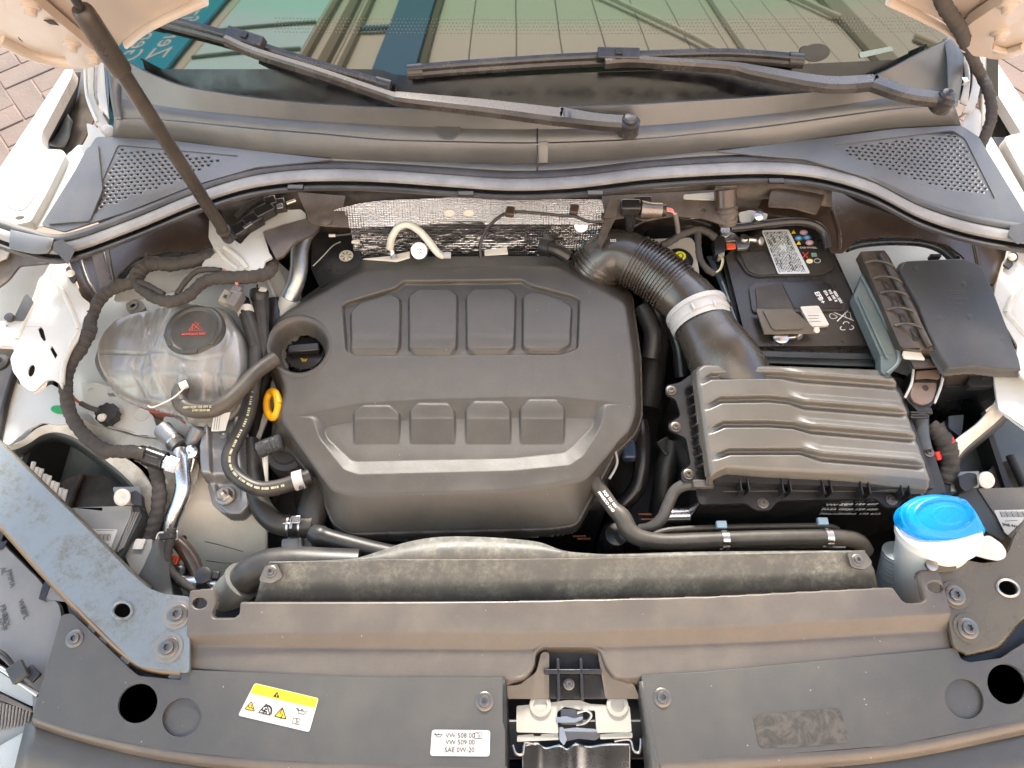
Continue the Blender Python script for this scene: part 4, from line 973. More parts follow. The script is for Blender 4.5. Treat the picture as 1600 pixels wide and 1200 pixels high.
# ================= BAY SHELL =================
def tape(s, a): return 1+.05*sin(s*520+2*sin(a))+.05*sin(s*190+a*2)+.03*sin(s*1300)
def bead(name, pts, r, mat, par, z=None, flat=.6, n=6):
    return tube(name, pts, r, mat, par, z=z, seg=10, n=n)
def shell():
    t = T("car_body", "white car body round the engine bay: wings, aprons, firewall and frame rails", "car body")
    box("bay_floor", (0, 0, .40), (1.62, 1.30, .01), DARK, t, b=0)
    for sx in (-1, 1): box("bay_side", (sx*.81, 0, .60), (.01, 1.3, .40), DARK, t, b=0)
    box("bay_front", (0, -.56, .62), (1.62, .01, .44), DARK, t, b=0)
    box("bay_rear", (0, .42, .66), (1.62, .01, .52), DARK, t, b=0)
    gt = GO+GD*.84
    plate_w = lambda nm, P_, m_: mesh(nm, [Vector(p) for p in P_]+[Vector(p)-Vector((0, 0, .03)) for p in P_], [(0, 1, 2, 3), (7, 6, 5, 4), (0, 4, 5, 1), (1, 5, 6, 2), (2, 6, 7, 3), (3, 7, 4, 0)], m_, t, 0)
    plate_w("roof", [(-.70, gt.y-.06, gt.z-.03), (.76, gt.y-.06, gt.z-.03), (.72, gt.y+1.8, gt.z+.02), (-.68, gt.y+1.8, gt.z+.02)], PAINT)
    # ---------- left wing ----------
    zf = 1.0
    plate("wing", rnd([(-120, 470), (-120, 330), (0, 262), (102, 108), (114, 106), (112, 120), (66, 206), (64, 222), (73, 233), (97, 234), (103, 241), (74, 300), (48, 346), (20, 352), (-20, 350)], 4, 3), zf, .02, PAINT, t, [ell(31, 340, 7.5, 3.4, -8, 14)], b=.003)
    plate("wing_recess", rnd([(20, 285), (66, 262), (60, 300), (36, 330), (5, 322)], 10), zf+.0012, .0012, PAINT, t, b=.001)
    plate("wing_gap_seal", [(104, 240), (110, 236), (52, 352), (36, 352), (74, 300)], zf-.022, .01, BLACK, t)
    plate("hinge_well", rnd([(112, 104), (160, 104), (150, 180), (128, 224), (104, 242), (96, 232), (72, 232), (64, 218), (68, 204)], 4, 3), .93, .004, plastic("hinge_well_plastic", (.05, .04, .035), .4, .2, 300, .3), t, b=0)
    loft("hinge_well_fin", [[(116, 112, .985), (100, 160, .98), (72, 215, .97)], [(124, 112, .94), (112, 170, .93), (76, 228, .93)]], DARK, t, 12, th=.003)
    loft("hinge_well_wedge", [[(106, 178, .955), (92, 205, .95), (76, 226, .95)], [(114, 190, .94), (108, 215, .94), (100, 230, .94)]], plastic("blue_grey_plastic", (.10, .12, .13), .4, .2, 300, .3), t, 12, th=.003)
    # hinge arms
    loft("hinge_arm", [[(131, 98, 1.09), (133, 140, 1.06), (138, 165, 1.05), (148, 190, 1.04), (158, 204, 1.035)], [(147, 98, 1.09), (146, 140, 1.06), (151, 162, 1.05), (164, 184, 1.04), (172, 198, 1.035)]], PAINT, t, 20, th=.004, b=.001)
    tube("hinge_edge", [(133, 100, 1.096), (135, 142, 1.066), (141, 166, 1.056), (152, 190, 1.046)], .003, PAINT, t, seg=8)
    loft("hinge_link", [[(153, 98, 1.085), (152, 150, 1.055), (160, 172, 1.05)], [(162, 98, 1.085), (166, 150, 1.055), (171, 185, 1.045)]], PAINT, t, 14, th=.004, b=.001)
    cyl("hinge_pin", U(169, 206, 1.03), 0, 0, PAINT, t, axis=(.3, -.4, 1), prof=[(.011, -.01), (.011, .004), (.007, .006), (.002, .006)])
    cyl("hinge_pin", U(158, 150, 1.05), 0, 0, STEEL, t, axis=(0, -.4, 1), prof=[(.006, -.01), (.006, .004), (.003, .005)])
    plate("cowl_end_sheet", rnd([(135, 192, 1.04), (148, 196, 1.04), (166, 214, 1.035), (150, 232, 1.02), (143, 282, 1.0), (139, 282, 1.0), (133, 240, 1.01), (124, 234, 1.01), (138, 214, 1.03)], 3, 3), 0, .003, PAINT, t)
    plate("apron_top", rnd([(104, 243), (122, 226), (160, 230), (152, 300), (100, 352), (52, 354), (76, 302)], 3, 3), .985, .004, PAINTB, t)
    plate("apron_lip", [(150, 230, 1.0), (168, 236, 1.0), (146, 290, .99), (128, 292, .99)], 0, .003, PAINTB, t)
    # outer apron below the seal
    plate("apron_side", rnd([(-60, 520), (-30, 440), (14, 436), (27, 419), (56, 413), (80, 411), (84, 430), (66, 450), (52, 510), (30, 524)], 5), .90, .004, PAINTB, t)
    plate("seal_support", rnd([(16, 388), (84, 388), (86, 410), (30, 415), (14, 436), (-30, 470), (-30, 430)], 5), .955, .004, plastic("brown_grey_trim", (.10, .085, .07), .4, .3, 300, .4), t)
    plate("seal_support", [(-60, 360), (16, 388), (10, 402), (-60, 430)], .965, .004, PAINT, t)
    # ---------- left inner wing, cream sheet ----------
    zi = .962
    out = rnd([(84, 402), (96, 398), (112, 424), (118, 445), (128, 464), (141, 474), (138, 488), (131, 496), (128, 512), (122, 530), (108, 552), (100, 572), (97, 609), (93, 600), (83, 593), (73, 594), (62, 604), (54, 612), (44, 610), (34, 600), (20, 580), (16, 560), (23, 546), (18, 540), (-60, 544), (-60, 504), (31, 500), (42, 486), (56, 452), (60, 436), (68, 430), (80, 408)], 4, 3)
    plate("inner_wing", out, zi, .003, PAINT, t, [rnd([(59, 513), (64, 510), (68, 516), (72, 532), (68, 533), (63, 526)], 2, 3), [(78, 545), (81, 540), (90, 555), (86, 561)], ell(49, 579, 5.2, 10, 14, 16), ell(12, 509, 2.6, 2.2, 0, 10)], b=.001)
    for hx, hy in ((65, 521), (84, 551), (49, 579)): boxp('hole_shade', hx, hy+1, zi-.010, (.022, .034, .002), INK, t, b=0)  # dark plates put in so the holes look shaded inside
    bead("bead", [(80, 424), (96, 452), (113, 486), (124, 514)], .0045, PAINT, t, zi-.0015); bead("bead", [(66, 440), (52, 478), (40, 502), (28, 530)], .005, PAINT, t, zi-.002)
    bead("bead", [(124, 516), (112, 540), (100, 570), (97, 600)], .004, PAINT, t, zi-.002); bead("bead", [(84, 406), (80, 424)], .004, PAINT, t, zi-.001)
    plate("clip_bracket", rnd([(102, 420), (108, 414), (112, 422), (118, 430), (119, 437), (112, 442), (107, 434)], 2, 2), zi+.005, .004, BLACK, t)
    cyl("push_rivet", U(111, 428, zi+.005), 0, 0, WHITEPL, t, axis=(0, -.3, 1), prof=[(.0065, 0), (.006, .003), (.003, .005)])
    solid("rubber_stop", [(22, 496), (38, 462), (43, 459), (53, 472), (46, 485), (37, 502), (12, 500)], .965, [(22, 500), (40, 468), (43, 465), (53, 478), (46, 490), (37, 506), (8, 503)], .93, RUBBER, t, r=2)
    cyl("stop_nut", U(15, 496, .966), 0, 0, RUBBER, t, prof=[(.007, -.01), (.007, .003), (.004, .004)])
    # lower-left sheets
    dark_w = plastic("slate_liner", (.045, .055, .06), .45, .3, 200, .3, (.12, .12, .11))
    plate("liner", [(-60, 540), (20, 545), (30, 600), (10, 700), (-60, 720)], .86, .004, plastic("brown_grey_trim", (.1, .085, .07)), t)
    tube("liner_edge", [(24, 580), (14, 610), (4, 650), (-4, 690)], .006, BLACK, t, z=.90)
    cyl("liner_screw", U(2, 568, .90), 0, 0, DARK, t, prof=[(.014, 0), (.014, .006), (.007, .008), (.002, .004)])
    plate("apron_low", rnd([(18, 592), (54, 616), (80, 600), (98, 610), (106, 630), (116, 660), (90, 664), (66, 660), (42, 672), (14, 696), (-6, 686), (4, 620)], 4), .895, .004, PAINTB, t)
    g = plate("green_tag", ell(92, 640, 13, 6.5, 8, 20), .899, .001, simple("green_tag_paper", (.02, .30, .10), .5), t, b=0)
    # dirty flange around the wheel arch
    fl = [(0, 676, .893), (14, 694, .893), (36, 688, .893), (60, 668, .893), (90, 662, .892), (118, 668, .89), (146, 686, .888), (176, 706, .885), (205, 722, .88), (226, 742, .876), (240, 768, .87), (246, 800, .86)]
    fl2 = [(0, 690, .885), (16, 704, .885), (44, 694, .885), (66, 680, .885), (90, 676, .884), (116, 684, .882), (140, 700, .88), (168, 722, .876), (192, 742, .872), (212, 764, .866), (226, 790, .86), (234, 815, .85)]
    loft("arch_flange", [fl, fl2], DIRTYW, t, 60, th=.003, b=.0008)
    loft("arch_wall", [fl2, [(x, y+16, z-.10) for x, y, z in fl2]], dark_w, t, 60, th=.003)
    plate("arch_well", [(-30, 690), (60, 670), (100, 668), (160, 700), (240, 760), (250, 870), (120, 870), (-30, 720)], .70, .004, dark_w, t, b=0)
    plate("wheel_liner", rnd([(96, 752), (122, 742), (164, 744), (186, 762), (200, 800), (100, 800)], 6), .77, .004, plastic("liner_brown", (.04, .028, .022), .5, .4, 300, .3), t)
    tube("liner_rib", [(128, 742), (118, 765), (104, 800)], .006, MATS["liner_brown"], t, z=.775)
    # ---------- apron around the coolant tank ----------
    plate("strut_apron", rnd([(120, 500), (190, 425), (250, 396), (330, 392), (420, 396), (470, 440), (470, 520), (440, 600), (400, 700), (312, 706), (250, 700), (150, 690), (106, 650), (96, 580)], 8), .845, .004, PAINTB, t)
    plate("tank_bracket", rnd([(126, 597), (150, 598), (176, 604), (206, 632), (222, 634), (238, 648), (243, 660), (251, 684), (214, 680), (182, 668), (152, 660), (134, 640), (128, 612)], 4, 3), .872, .003, PAINTB, t, [ell(142, 609, 4.5, 2.8, 0, 12), rnd([(168, 614), (176, 613), (182, 620), (170, 619)], 1.5, 2)], b=.001)
    cyl("emboss", U(222, 648, .872), 0, 0, PAINTB, t, prof=[(.0125, 0), (.012, .0015), (.009, .0005), (.001, .0005)])
    plate("apron_fold", rnd([(108, 646), (150, 664), (214, 682), (256, 688), (300, 700), (312, 730), (300, 770), (264, 790), (252, 760), (232, 734), (205, 714), (165, 692), (130, 672)], 6), .862, .004, DIRTYW, t)
    plate("apron_fold", rnd([(256, 650), (300, 656), (318, 668), (312, 706), (276, 700), (250, 690)], 5), .866, .003, PAINTB, t)
    for (a, b_) in (((152, 662), (250, 686)),): bead("seam", [(a[0], a[1], .874), (b_[0], b_[1], .868)], .0018, plastic("seam_sealer", (.35, .34, .3)), t)
    # frame rail on the left below the engine mount
    rows = [[(252, 770, 0.845), (300, 700, 0.845), (384, 690, 0.845), (418, 700, 0.845)], [(250, 800, 0.835), (300, 780, 0.835), (382, 782, 0.835), (418, 786, 0.835)], [(250, 824, 0.820), (318, 794, 0.830), (382, 792, 0.830), (418, 796, 0.830)],
            [(248, 850, 0.790), (318, 812, 0.810), (382, 810, 0.810), (418, 812, 0.810)], [(240, 890, 0.765), (316, 862, 0.765), (390, 858, 0.765), (418, 856, 0.765)], [(230, 960, 0.665), (316, 950, 0.665), (396, 946, 0.665), (426, 940, 0.665)]]
    loft("chassis_rail", rows, plastic("rail_white", (.85, .84, .78), .42, .3, 150, .4, (.55, .45, .30), .5, ds=9), t, 40, th=.004, sm=60)
    for p in ([(288, 806), (292, 822), (304, 834), (308, 850)], [(320, 846), (345, 852), (380, 862)], [(322, 876), (350, 880), (378, 880)], [(300, 870), (296, 884), (294, 900)]):
        line("mastic_seam", [(x, y, .853-(y-700)*.00050) for x, y in p], .7, .0013, plastic("seam_dirt", (.18, .13, .08)), t)
    cyl("rail_hole", U(286, 842, .800), 0, 0, DARK, t, seg=16, prof=[(.006, 0), (.0055, .0008), (.002, .0008)])
    # ---------- tower top, rear left ----------
    plate("firewall_side", rnd([(104, 398), (118, 392), (330, 306), (345, 330), (345, 396), (260, 392), (214, 402), (184, 430), (176, 452), (140, 474), (128, 460)], 4), .935, .004, BROWN, t)
    for p in ([(124, 398), (138, 440), (156, 468)], [(160, 385), (168, 415), (176, 445)]): bead("firewall_bead", p, .004, BROWN, t, .935)
    plate("firewall_panel", rnd([(142, 392), (168, 382), (178, 442), (158, 460)], 4), .938, .002, plastic("firewall_brown", (.075, .055, .045), .4, .4, 300, .3), t)
    bead("tower_ring", [(180, 440, .925), (190, 420, .928), (212, 403, .93), (250, 393, .93), (300, 389, .93), (334, 391, .93)], .0035, METAL, t)
    bead("tower_gasket", [(186, 442, .918), (196, 424, .921), (216, 409, .923), (252, 400, .923), (300, 396, .923), (334, 398, .923)], .0065, plastic("gasket_blue_black", (.01, .02, .03), .3), t)
    plate("tower_top", rnd([(190, 440), (206, 420), (240, 406), (330, 400), (335, 440), (200, 470), (176, 470)], 6), .900, .004, PAINT, t)
    plate("tower_bracket", rnd([(327, 341), (334, 343), (352, 368), (368, 376), (376, 382), (384, 372), (398, 358), (418, 340), (440, 325), (452, 328), (470, 327), (478, 334), (478, 341), (440, 350), (410, 360), (421, 396), (426, 402), (414, 408), (412, 418), (398, 424), (370, 425), (318, 421), (315, 414), (334, 388), (326, 372)], 3, 3), .962, .004, PAINT, t, b=.002)
    bead("bead", [(352, 386), (374, 404), (386, 420)], .005, PAINT, t, .961); bead("bead", [(338, 388), (356, 408), (372, 420)], .004, PAINT, t, .961)
    plate("tower_lower", rnd([(394, 400), (428, 400), (446, 440), (450, 500), (420, 520), (384, 470), (380, 430)], 6), .88, .004, PAINTB, t)
    bead("bead", [(398, 405), (402, 440), (410, 480)], .004, PAINTB, t, .882); bead("bead", [(420, 440), (436, 480), (446, 520)], .004, PAINTB, t, .882)
    # ---------- right side ----------
    plate("wing", rnd([(1720, 470), (1720, 300), (1600, 160), (1552, 88), (1543, 90), (1541, 104), (1560, 150), (1596, 208), (1582, 210), (1570, 214), (1572, 224), (1602, 278), (1640, 340)], 4, 3), zf, .02, PAINT, t, b=.003)
    plate("hinge_well", rnd([(1530, 90), (1548, 100), (1596, 205), (1570, 216), (1585, 250), (1610, 292), (1588, 292), (1545, 225), (1530, 180)], 3, 3), .94, .004, plastic("hinge_well_plastic", (.05, .04, .035)), t, b=0)
    loft("hinge_well_fin", [[(1546, 100, .99), (1572, 150, .985), (1600, 206, .98)], [(1540, 112, .94), (1552, 160, .935), (1575, 214, .935)]], DARK, t, 12, th=.003)
    plate("wing_gap_seal", [(1552, 214), (1572, 214), (1625, 320), (1612, 320)], zf-.02, .01, BLACK, t)
    loft("hinge_arm", [[(1518, 84, 1.09), (1520, 120, 1.06), (1516, 150, 1.05), (1504, 176, 1.04)], [(1535, 84, 1.09), (1534, 120, 1.06), (1529, 150, 1.05), (1521, 176, 1.04)]], PAINT, t, 16, th=.004, b=.001)
    loft("hinge_link", [[(1503, 84, 1.085), (1507, 120, 1.06), (1500, 160, 1.045)], [(1511, 84, 1.085), (1515, 130, 1.06), (1512, 165, 1.045)]], PAINT, t, 14, th=.004, b=.001)
    boxp("hinge_nut", 1507, 127, 1.072, (.010, .012, .008), STEEL, t)
    plate("cowl_end_sheet", rnd([(1513, 172, 1.035), (1530, 170, 1.035), (1534, 180, 1.03), (1532, 210, 1.015), (1526, 226, 1.01), (1515, 232, 1.01), (1506, 216, 1.02), (1502, 200, 1.03)], 5, 3), 0, .004, PAINT, t, b=.0015)
    loft("cowl_end_fold", [[(1536, 84, 1.085), (1536, 140, 1.05), (1534, 200, 1.01), (1532, 250, .995)], [(1541, 84, 1.08), (1541, 140, 1.045), (1542, 200, 1.005), (1538, 250, .99)]], PAINT, t, 16, th=.004)
    plate("apron_top", rnd([(1524, 236), (1536, 205), (1550, 214), (1610, 318), (1640, 372), (1600, 356), (1556, 300)], 4, 3), .99, .004, PAINTB, t)
    tube("apron_strut", [(1538, 236), (1548, 252), (1559, 268)], .0035, PAINT, t, z=1.002, seg=8)
    # inner wing right
    plate("inner_wing", rnd([(1600, 332), (1588, 348), (1578, 372), (1570, 410), (1556, 444), (1552, 470), (1566, 500), (1590, 540), (1586, 566), (1596, 590), (1640, 600), (1700, 500), (1700, 340)], 5), .955, .004, PAINT, t, b=.0015)
    bead("bead", [(1612, 420), (1594, 446), (1578, 474), (1572, 490)], .006, PAINT, t, .954); bead("bead", [(1572, 490), (1586, 506), (1606, 528)], .005, PAINT, t, .954)
    plate("apron_side", rnd([(1538, 440), (1556, 446), (1570, 478), (1572, 520), (1584, 556), (1592, 590), (1640, 620), (1640, 700), (1560, 640), (1546, 540)], 5), .93, .004, PAINTB, t)
    plate("clip_bracket", rnd([(1572, 404), (1584, 388), (1592, 400), (1590, 408), (1582, 404), (1584, 414), (1578, 420), (1568, 414)], 2, 2), .962, .004, BLACK, t)
    cyl("push_rivet", U(1581, 402, .964), 0, 0, WHITEPL, t, axis=(0, -.3, 1), prof=[(.0065, 0), (.006, .003), (.003, .005)])
    rowsf = [[(1640, 560, .93), (1590, 568, .93), (1560, 622, .92), (1530, 660, .91), (1492, 690, .90), (1486, 715, .89)], [(1640, 600, .92), (1600, 606, .915), (1576, 640, .91), (1552, 664, .90), (1510, 700, .89), (1488, 728, .88)]]
    loft("arch_flange", rowsf, DIRTYW, t, 40, th=.003, b=.0008)
    loft("arch_wall", [rowsf[1], [(x+2, y+12, z-.10) for x, y, z in rowsf[1]]], dark_w, t, 40, th=.003)
    plate("arch_well", [(1470, 730), (1490, 690), (1560, 650), (1680, 600), (1680, 800), (1520, 820), (1470, 790)], .76, .004, dark_w, t, b=0)
    tube("liner_rib", [(1578, 712), (1600, 760)], .007, DARK, t, z=.80)
    plate("wheel_liner", rnd([(1540, 740), (1556, 724), (1578, 718), (1600, 760), (1560, 770)], 4), .79, .004, plastic("liner_brown", (.05, .03, .02)), t)
    plate("tower_top", rnd([(1290, 420), (1296, 392), (1310, 394), (1330, 382), (1390, 376), (1450, 382), (1500, 400), (1520, 440), (1560, 480), (1540, 620), (1330, 560)], 6), .87, .004, PAINTB, t)
    bead("tower_ring", [(1322, 381, .93), (1345, 373, .933), (1390, 369, .934), (1440, 371, .934), (1475, 380, .933), (1496, 396, .93), (1504, 410, .925)], .0035, METAL, t)
    bead("tower_gasket", [(1322, 388, .925), (1345, 381, .927), (1390, 377, .928), (1438, 379, .928), (1468, 388, .927), (1486, 402, .925), (1492, 414, .92)], .0075, plastic("gasket_blue_black", (.01, .02, .03)), t)
    plate("firewall_side", rnd([(1200, 300), (1290, 286), (1340, 316), (1440, 352), (1576, 374), (1580, 392), (1566, 410), (1555, 446), (1544, 442), (1520, 420), (1504, 400), (1480, 382), (1440, 372), (1390, 368), (1340, 374), (1318, 394), (1300, 394), (1284, 360), (1240, 340), (1180, 330)], 4), .94, .004, BROWN, t)
    for p in ([(1300, 330), (1310, 360), (1312, 390)], [(1520, 372), (1524, 390), (1530, 420)]): bead("firewall_bead", p, .004, BROWN, t, .94)
    plate("firewall_flap", rnd([(1205, 296), (1292, 290), (1286, 314), (1276, 334), (1240, 324), (1200, 322)], 4), .965, .004, plastic("firewall_brown", (.075, .055, .045)), t)
    # ---------- firewall, centre ----------
    rowb = [[(300, 300, .975), (500, 296, .97), (800, 303, .97), (1000, 298, .97), (1200, 285, .975), (1300, 300, .975)], [(300, 345, .91), (500, 350, .90), (800, 346, .895), (1000, 345, .895), (1200, 340, .90), (1300, 345, .91)], [(300, 420, .76), (500, 430, .74), (800, 440, .72), (1000, 430, .72), (1200, 430, .74), (1300, 430, .76)]]
    loft("firewall", rowb, plastic("firewall_black", (.02, .016, .014), .4, .3, 300, .3), t, 60, th=.004)
    plate("firewall_brace", rnd([(464, 300), (540, 306), (536, 322), (546, 354), (510, 352), (488, 350), (480, 342), (479, 334)], 3), .975, .004, plastic("firewall_brown", (.075, .055, .045)), t)
    cyl("grommet", U(509, 344, .978), 0, 0, MATS["firewall_brown"], t, prof=[(.011, 0), (.010, .003), (.002, .004)])
    plate("cover_flap", rnd([(410, 362), (440, 352), (478, 341), (500, 352), (488, 366), (460, 378), (442, 400), (431, 404)], 3), .972, .005, plastic("flap_brown", (.06, .045, .038), .45, .3, 300, .3), t)
    plate("crossbeam", rnd([(940, 306), (1130, 296), (1136, 352), (1100, 340), (1050, 336), (1010, 344), (985, 338), (940, 344)], 4), .972, .004, plastic("firewall_brown", (.07, .05, .04)), t, [ell(1098, 329, 6, 4.5, 0, 14)])
    plate("beam_back", [(1080, 320), (1115, 320), (1115, 340), (1080, 340)], .96, .003, PAINT, t, b=0)
    plate("beam_edge", rnd([(1068, 304, .976), (1118, 300, .976), (1118, 312, .976), (1068, 310, .976)], 3), 0, .003, PAINT, t)
    bead("servo_rim", [(990, 354, .93), (1010, 344, .935), (1040, 340, .935), (1080, 343, .935), (1110, 352, .93)], .003, plastic("servo_black", (.015, .018, .022), .25, .1, 100, .1), t)
    cyl("servo_shell", U(1052, 345, .86), 0, 0, MATS["servo_black"], t, seg=48, axis=(0, -.8, .5), prof=[(.062, -.03), (.062, .015), (.055, .028), (.03, .034), (.002, .034)])
    # ---------- galvanised front rails ----------
    GALV = dirty("galvanised_steel", (.245, .27, .275), (.13, .136, .132), .85, 20)
    s_ = GALV.node_tree.nodes["Principled BSDF"]; s_.inputs["Metallic"].default_value = .55
    zr = .934
    lr = rnd([(-60, 640), (0, 693), (40, 732), (120, 810), (205, 896), (232, 919), (256, 928), (296, 932), (296, 1051), (281, 1051), (216, 1041), (204, 1030), (82, 910), (0, 818), (-60, 760)], 6, 4)
    plate("front_rail", lr, zr, .006, GALV, t, [ell(191, 954, 16, 14, -40, 24)], b=.003)
    tubew("rail_collar", [U(191+15.5*cos(a)-1*0, 954+13.5*sin(a), zr+.001) for a in [2*pi*k/24 for k in range(25)]], .0022, GALV, t, seg=8, raw=True, cap=False)
    loft("rail_flange", [[(-40, 658, zr), (0, 694, zr), (120, 811, zr), (205, 897, zr), (234, 921, zr)], [(-40, 652, zr-.02), (4, 690, zr-.02), (124, 806, zr-.02), (209, 892, zr-.02), (238, 917, zr-.02)]], plastic("rail_flange_grey", (.16, .15, .13), .4, .3, 300, .4), t, 30, th=.003)
    loft("rail_flange", [[(-40, 786, zr-.002), (0, 818, zr-.002), (82, 910, zr-.002), (204, 1030, zr-.002), (281, 1051, zr-.002)], [(-46, 792, zr-.022), (-4, 825, zr-.022), (79, 917, zr-.022), (201, 1038, zr-.022), (281, 1060, zr-.022)]], plastic("rail_flange_rust", (.20, .15, .10), .5, .3, 300, .5, (.3, .2, .12)), t, 30, th=.003)
    plate("gap_panel", [(100, 925), (130, 950), (200, 1030), (282, 1050), (284, 1070), (214, 1060), (110, 965)], .905, .003, BLACK, t, b=0)
    for (x, y) in ((150, 980), (168, 998), (197, 1033), (278, 1056)): boxp("gap_block", x, y, .916, (.014, .018, .012), plastic("blue_grey_plastic", (.10, .12, .13)), t, rot=(0, 0, -45))
    for x, y in ((277, 960), (263, 1012)):
        cyl("wide_washer", U(x, y, zr), 0, 0, plastic("grey_paint_metal", (.20, .20, .195), .4, .2, 300, .3), t, prof=[(.0195, 0), (.019, .0018), (.002, .0022)]); bolt(x, y, zr+.002, t, 1.0)
    OLIVE = plastic("olive_coated_steel", (.115, .10, .072), .28, .1, 200, .25, (.2, .17, .12), .5, ds=8)
    zr2 = .932
    rr = rnd([(1446, 890), (1480, 878), (1505, 874), (1535, 880), (1566, 876), (1576, 862), (1586, 836), (1612, 796), (1680, 780), (1680, 930), (1600, 962), (1560, 1006), (1545, 1012), (1510, 1022), (1490, 1010), (1470, 900)], 7, 4)
    plate("front_rail", rr, zr2, .006, OLIVE, t, [ell(1575, 919, 17, 13, 30, 24)], b=.003)
    tubew("rail_collar", [U(1575+17*cos(a), 919+13*sin(a)+3*cos(a), zr2+.001) for a in [2*pi*k/24 for k in range(25)]], .002, STEEL, t, seg=8, raw=True, cap=False)
    for x, y in ((1492, 930), (1512, 982)):
        cyl("wide_washer", U(x, y, zr2), 0, 0, OLIVE, t, prof=[(.0195, 0), (.019, .0018), (.002, .0022)]); bolt(x, y, zr2+.002, t, 1.0)
    loft("rail_flange", [[(1508, 1022, zr2-.001), (1548, 1012, zr2-.001), (1562, 1004, zr2-.001), (1600, 962, zr2-.001), (1680, 930, zr2-.001)], [(1508, 1027, zr2-.018), (1552, 1017, zr2-.018), (1568, 1008, zr2-.018), (1604, 967, zr2-.018), (1684, 935, zr2-.018)]], OLIVE, t, 20, th=.003)
    plate("gap_panel", [(1500, 1015), (1560, 1000), (1610, 950), (1680, 930), (1680, 1010), (1590, 1040), (1505, 1040)], .905, .003, BLACK, t, b=0)
    plate("rail_tab", rnd([(1452, 884), (1466, 872), (1490, 870), (1496, 892), (1460, 894)], 3), .940, .003, OLIVE, t)
    cyl("hidden_nut", U(1454, 884, .940), 0, 0, STEEL, t, prof=[(.008, 0), (.008, .005), (.004, .006)])
    return t
shell()

# heat shield
def heatshield():
    s = N("embossed_foil"); b = s.b; sep = s.n("ShaderNodeSeparateXYZ"); s.l(s.tc.outputs["Object"], sep.inputs[0])
    yz = s.mul(s.mul(sep.outputs["Y"], 1.0), sep.outputs["Z"], 'ADD'); K = 700
    a = s.mul(s.mul(s.mul(sep.outputs["X"], yz, 'ADD'), K), 0, 'ADD'); c = s.mul(s.mul(sep.outputs["X"], yz, 'SUBTRACT'), K)
    sa = s.mul(a, 0, 'SINE'); sc = s.mul(c, 0, 'SINE'); h = s.mul(sa, sc)
    b.inputs["Metallic"].default_value = .95; b.inputs["Base Color"].default_value = (.80, .81, .83, 1); b.inputs["Roughness"].default_value = .2
    n1 = s.noise(14, 4); h2 = s.mul(s.mul(h, .55), s.mul(n1, 16), 'ADD'); s.bump(h2, .9, .0018)
    t = T("heat_shield", "silver embossed foil heat shield on the firewall behind the engine cover", "heat shield")
    holes = [ell(702, 333, 9, 6.5, 0, 16), ell(732, 333, 9, 6.5, 0, 16)]
    def zz(p): return (p[0], p[1], .985-(p[1]-318)*.0009)
    up = rnd([(520, 328), (560, 318), (600, 313), (700, 309), (940, 312), (948, 346), (930, 350), (762, 350), (752, 347), (690, 346), (640, 352), (545, 356), (540, 340)], 3, 3)
    plate("upper_shield", [zz(p) for p in up], 0, .002, s.m, t, [[zz(p) for p in h] for h in holes], b=0)
    for h in ((702, 333), (732, 333)): plate("pale_disc", [zz((x, y)) for x, y in ell(h[0], h[1], 10, 7.5, 0, 16)], -.001, .001, PAINT, t, b=0)
    for ch in t.children:
        if ch.name.startswith("pale_disc"): ch.location.z = -.003
    loft("lower_shield", [[(545, 352, .952), (640, 347, .955), (750, 345, .955), (850, 345, .955), (940, 342, .953)], [(548, 356, .93), (640, 354, .93), (750, 352, .93), (850, 352, .93), (940, 350, .93)],
                          [(552, 385, .885), (640, 380, .875), (750, 378, .872), (850, 382, .87), (940, 385, .88)], [(555, 440, .80), (640, 440, .79), (750, 440, .79), (850, 440, .79), (945, 450, .80)]], s.m, t, 80, th=.002, sm=80)
    line("fold_shade_stroke", [(684, 345.5, .962), (700, 346, .961), (760, 347, .961)], .96, .002, plastic("fold_shadow", (.02, .02, .02)), t)  # dark stroke painting the shadow at the fold
    for (x, y, r) in ((655, 392, .016), (908, 352, .013)):
        cyl("foil_button", U(x, y, .89 if x < 800 else .94), 0, 0, METAL, t, axis=(0, -.7, .7), prof=[(r, 0), (r*.9, .002), (r*.3, .001), (.003, .004), (.001, .004)])
heatshield()
# ================= BONNET STRUT =================
def strut():
    t = T("bonnet_gas_strut", "black gas strut propping the bonnet, rising from the white left tower bracket", "gas strut")
    lo, hi = U(357, 372, .985), U(126, 12, 1.40)
    P = plastic("strut_satin_black", (.035, .03, .026), .30, .15, 500, .45, (.12, .10, .08), .5)
    L = lambda f: lo.lerp(hi, f)
    tubew("rod", [L(.03), L(.2), L(.5), L(.85)], [.0090, .0098, .0100, .0100], P, t, seg=24)
    tubew("sleeve", [L(.79), L(.80), L(.9), L(.98), L(1.0)], [.0115, .0135, .0135, .0130, .0105], P, t, seg=28)
    tubew("piston", [L(.99), L(1.2)], .0055, GLOSS, t, seg=14)
    tubew("foot_ring", [L(.045), L(.055)], .0115, P, t, seg=20); tubew("foot_socket", [L(-.012), L(.0), L(.03)], [.0085, .0100, .0100], GLOSS, t, seg=20)
strut()

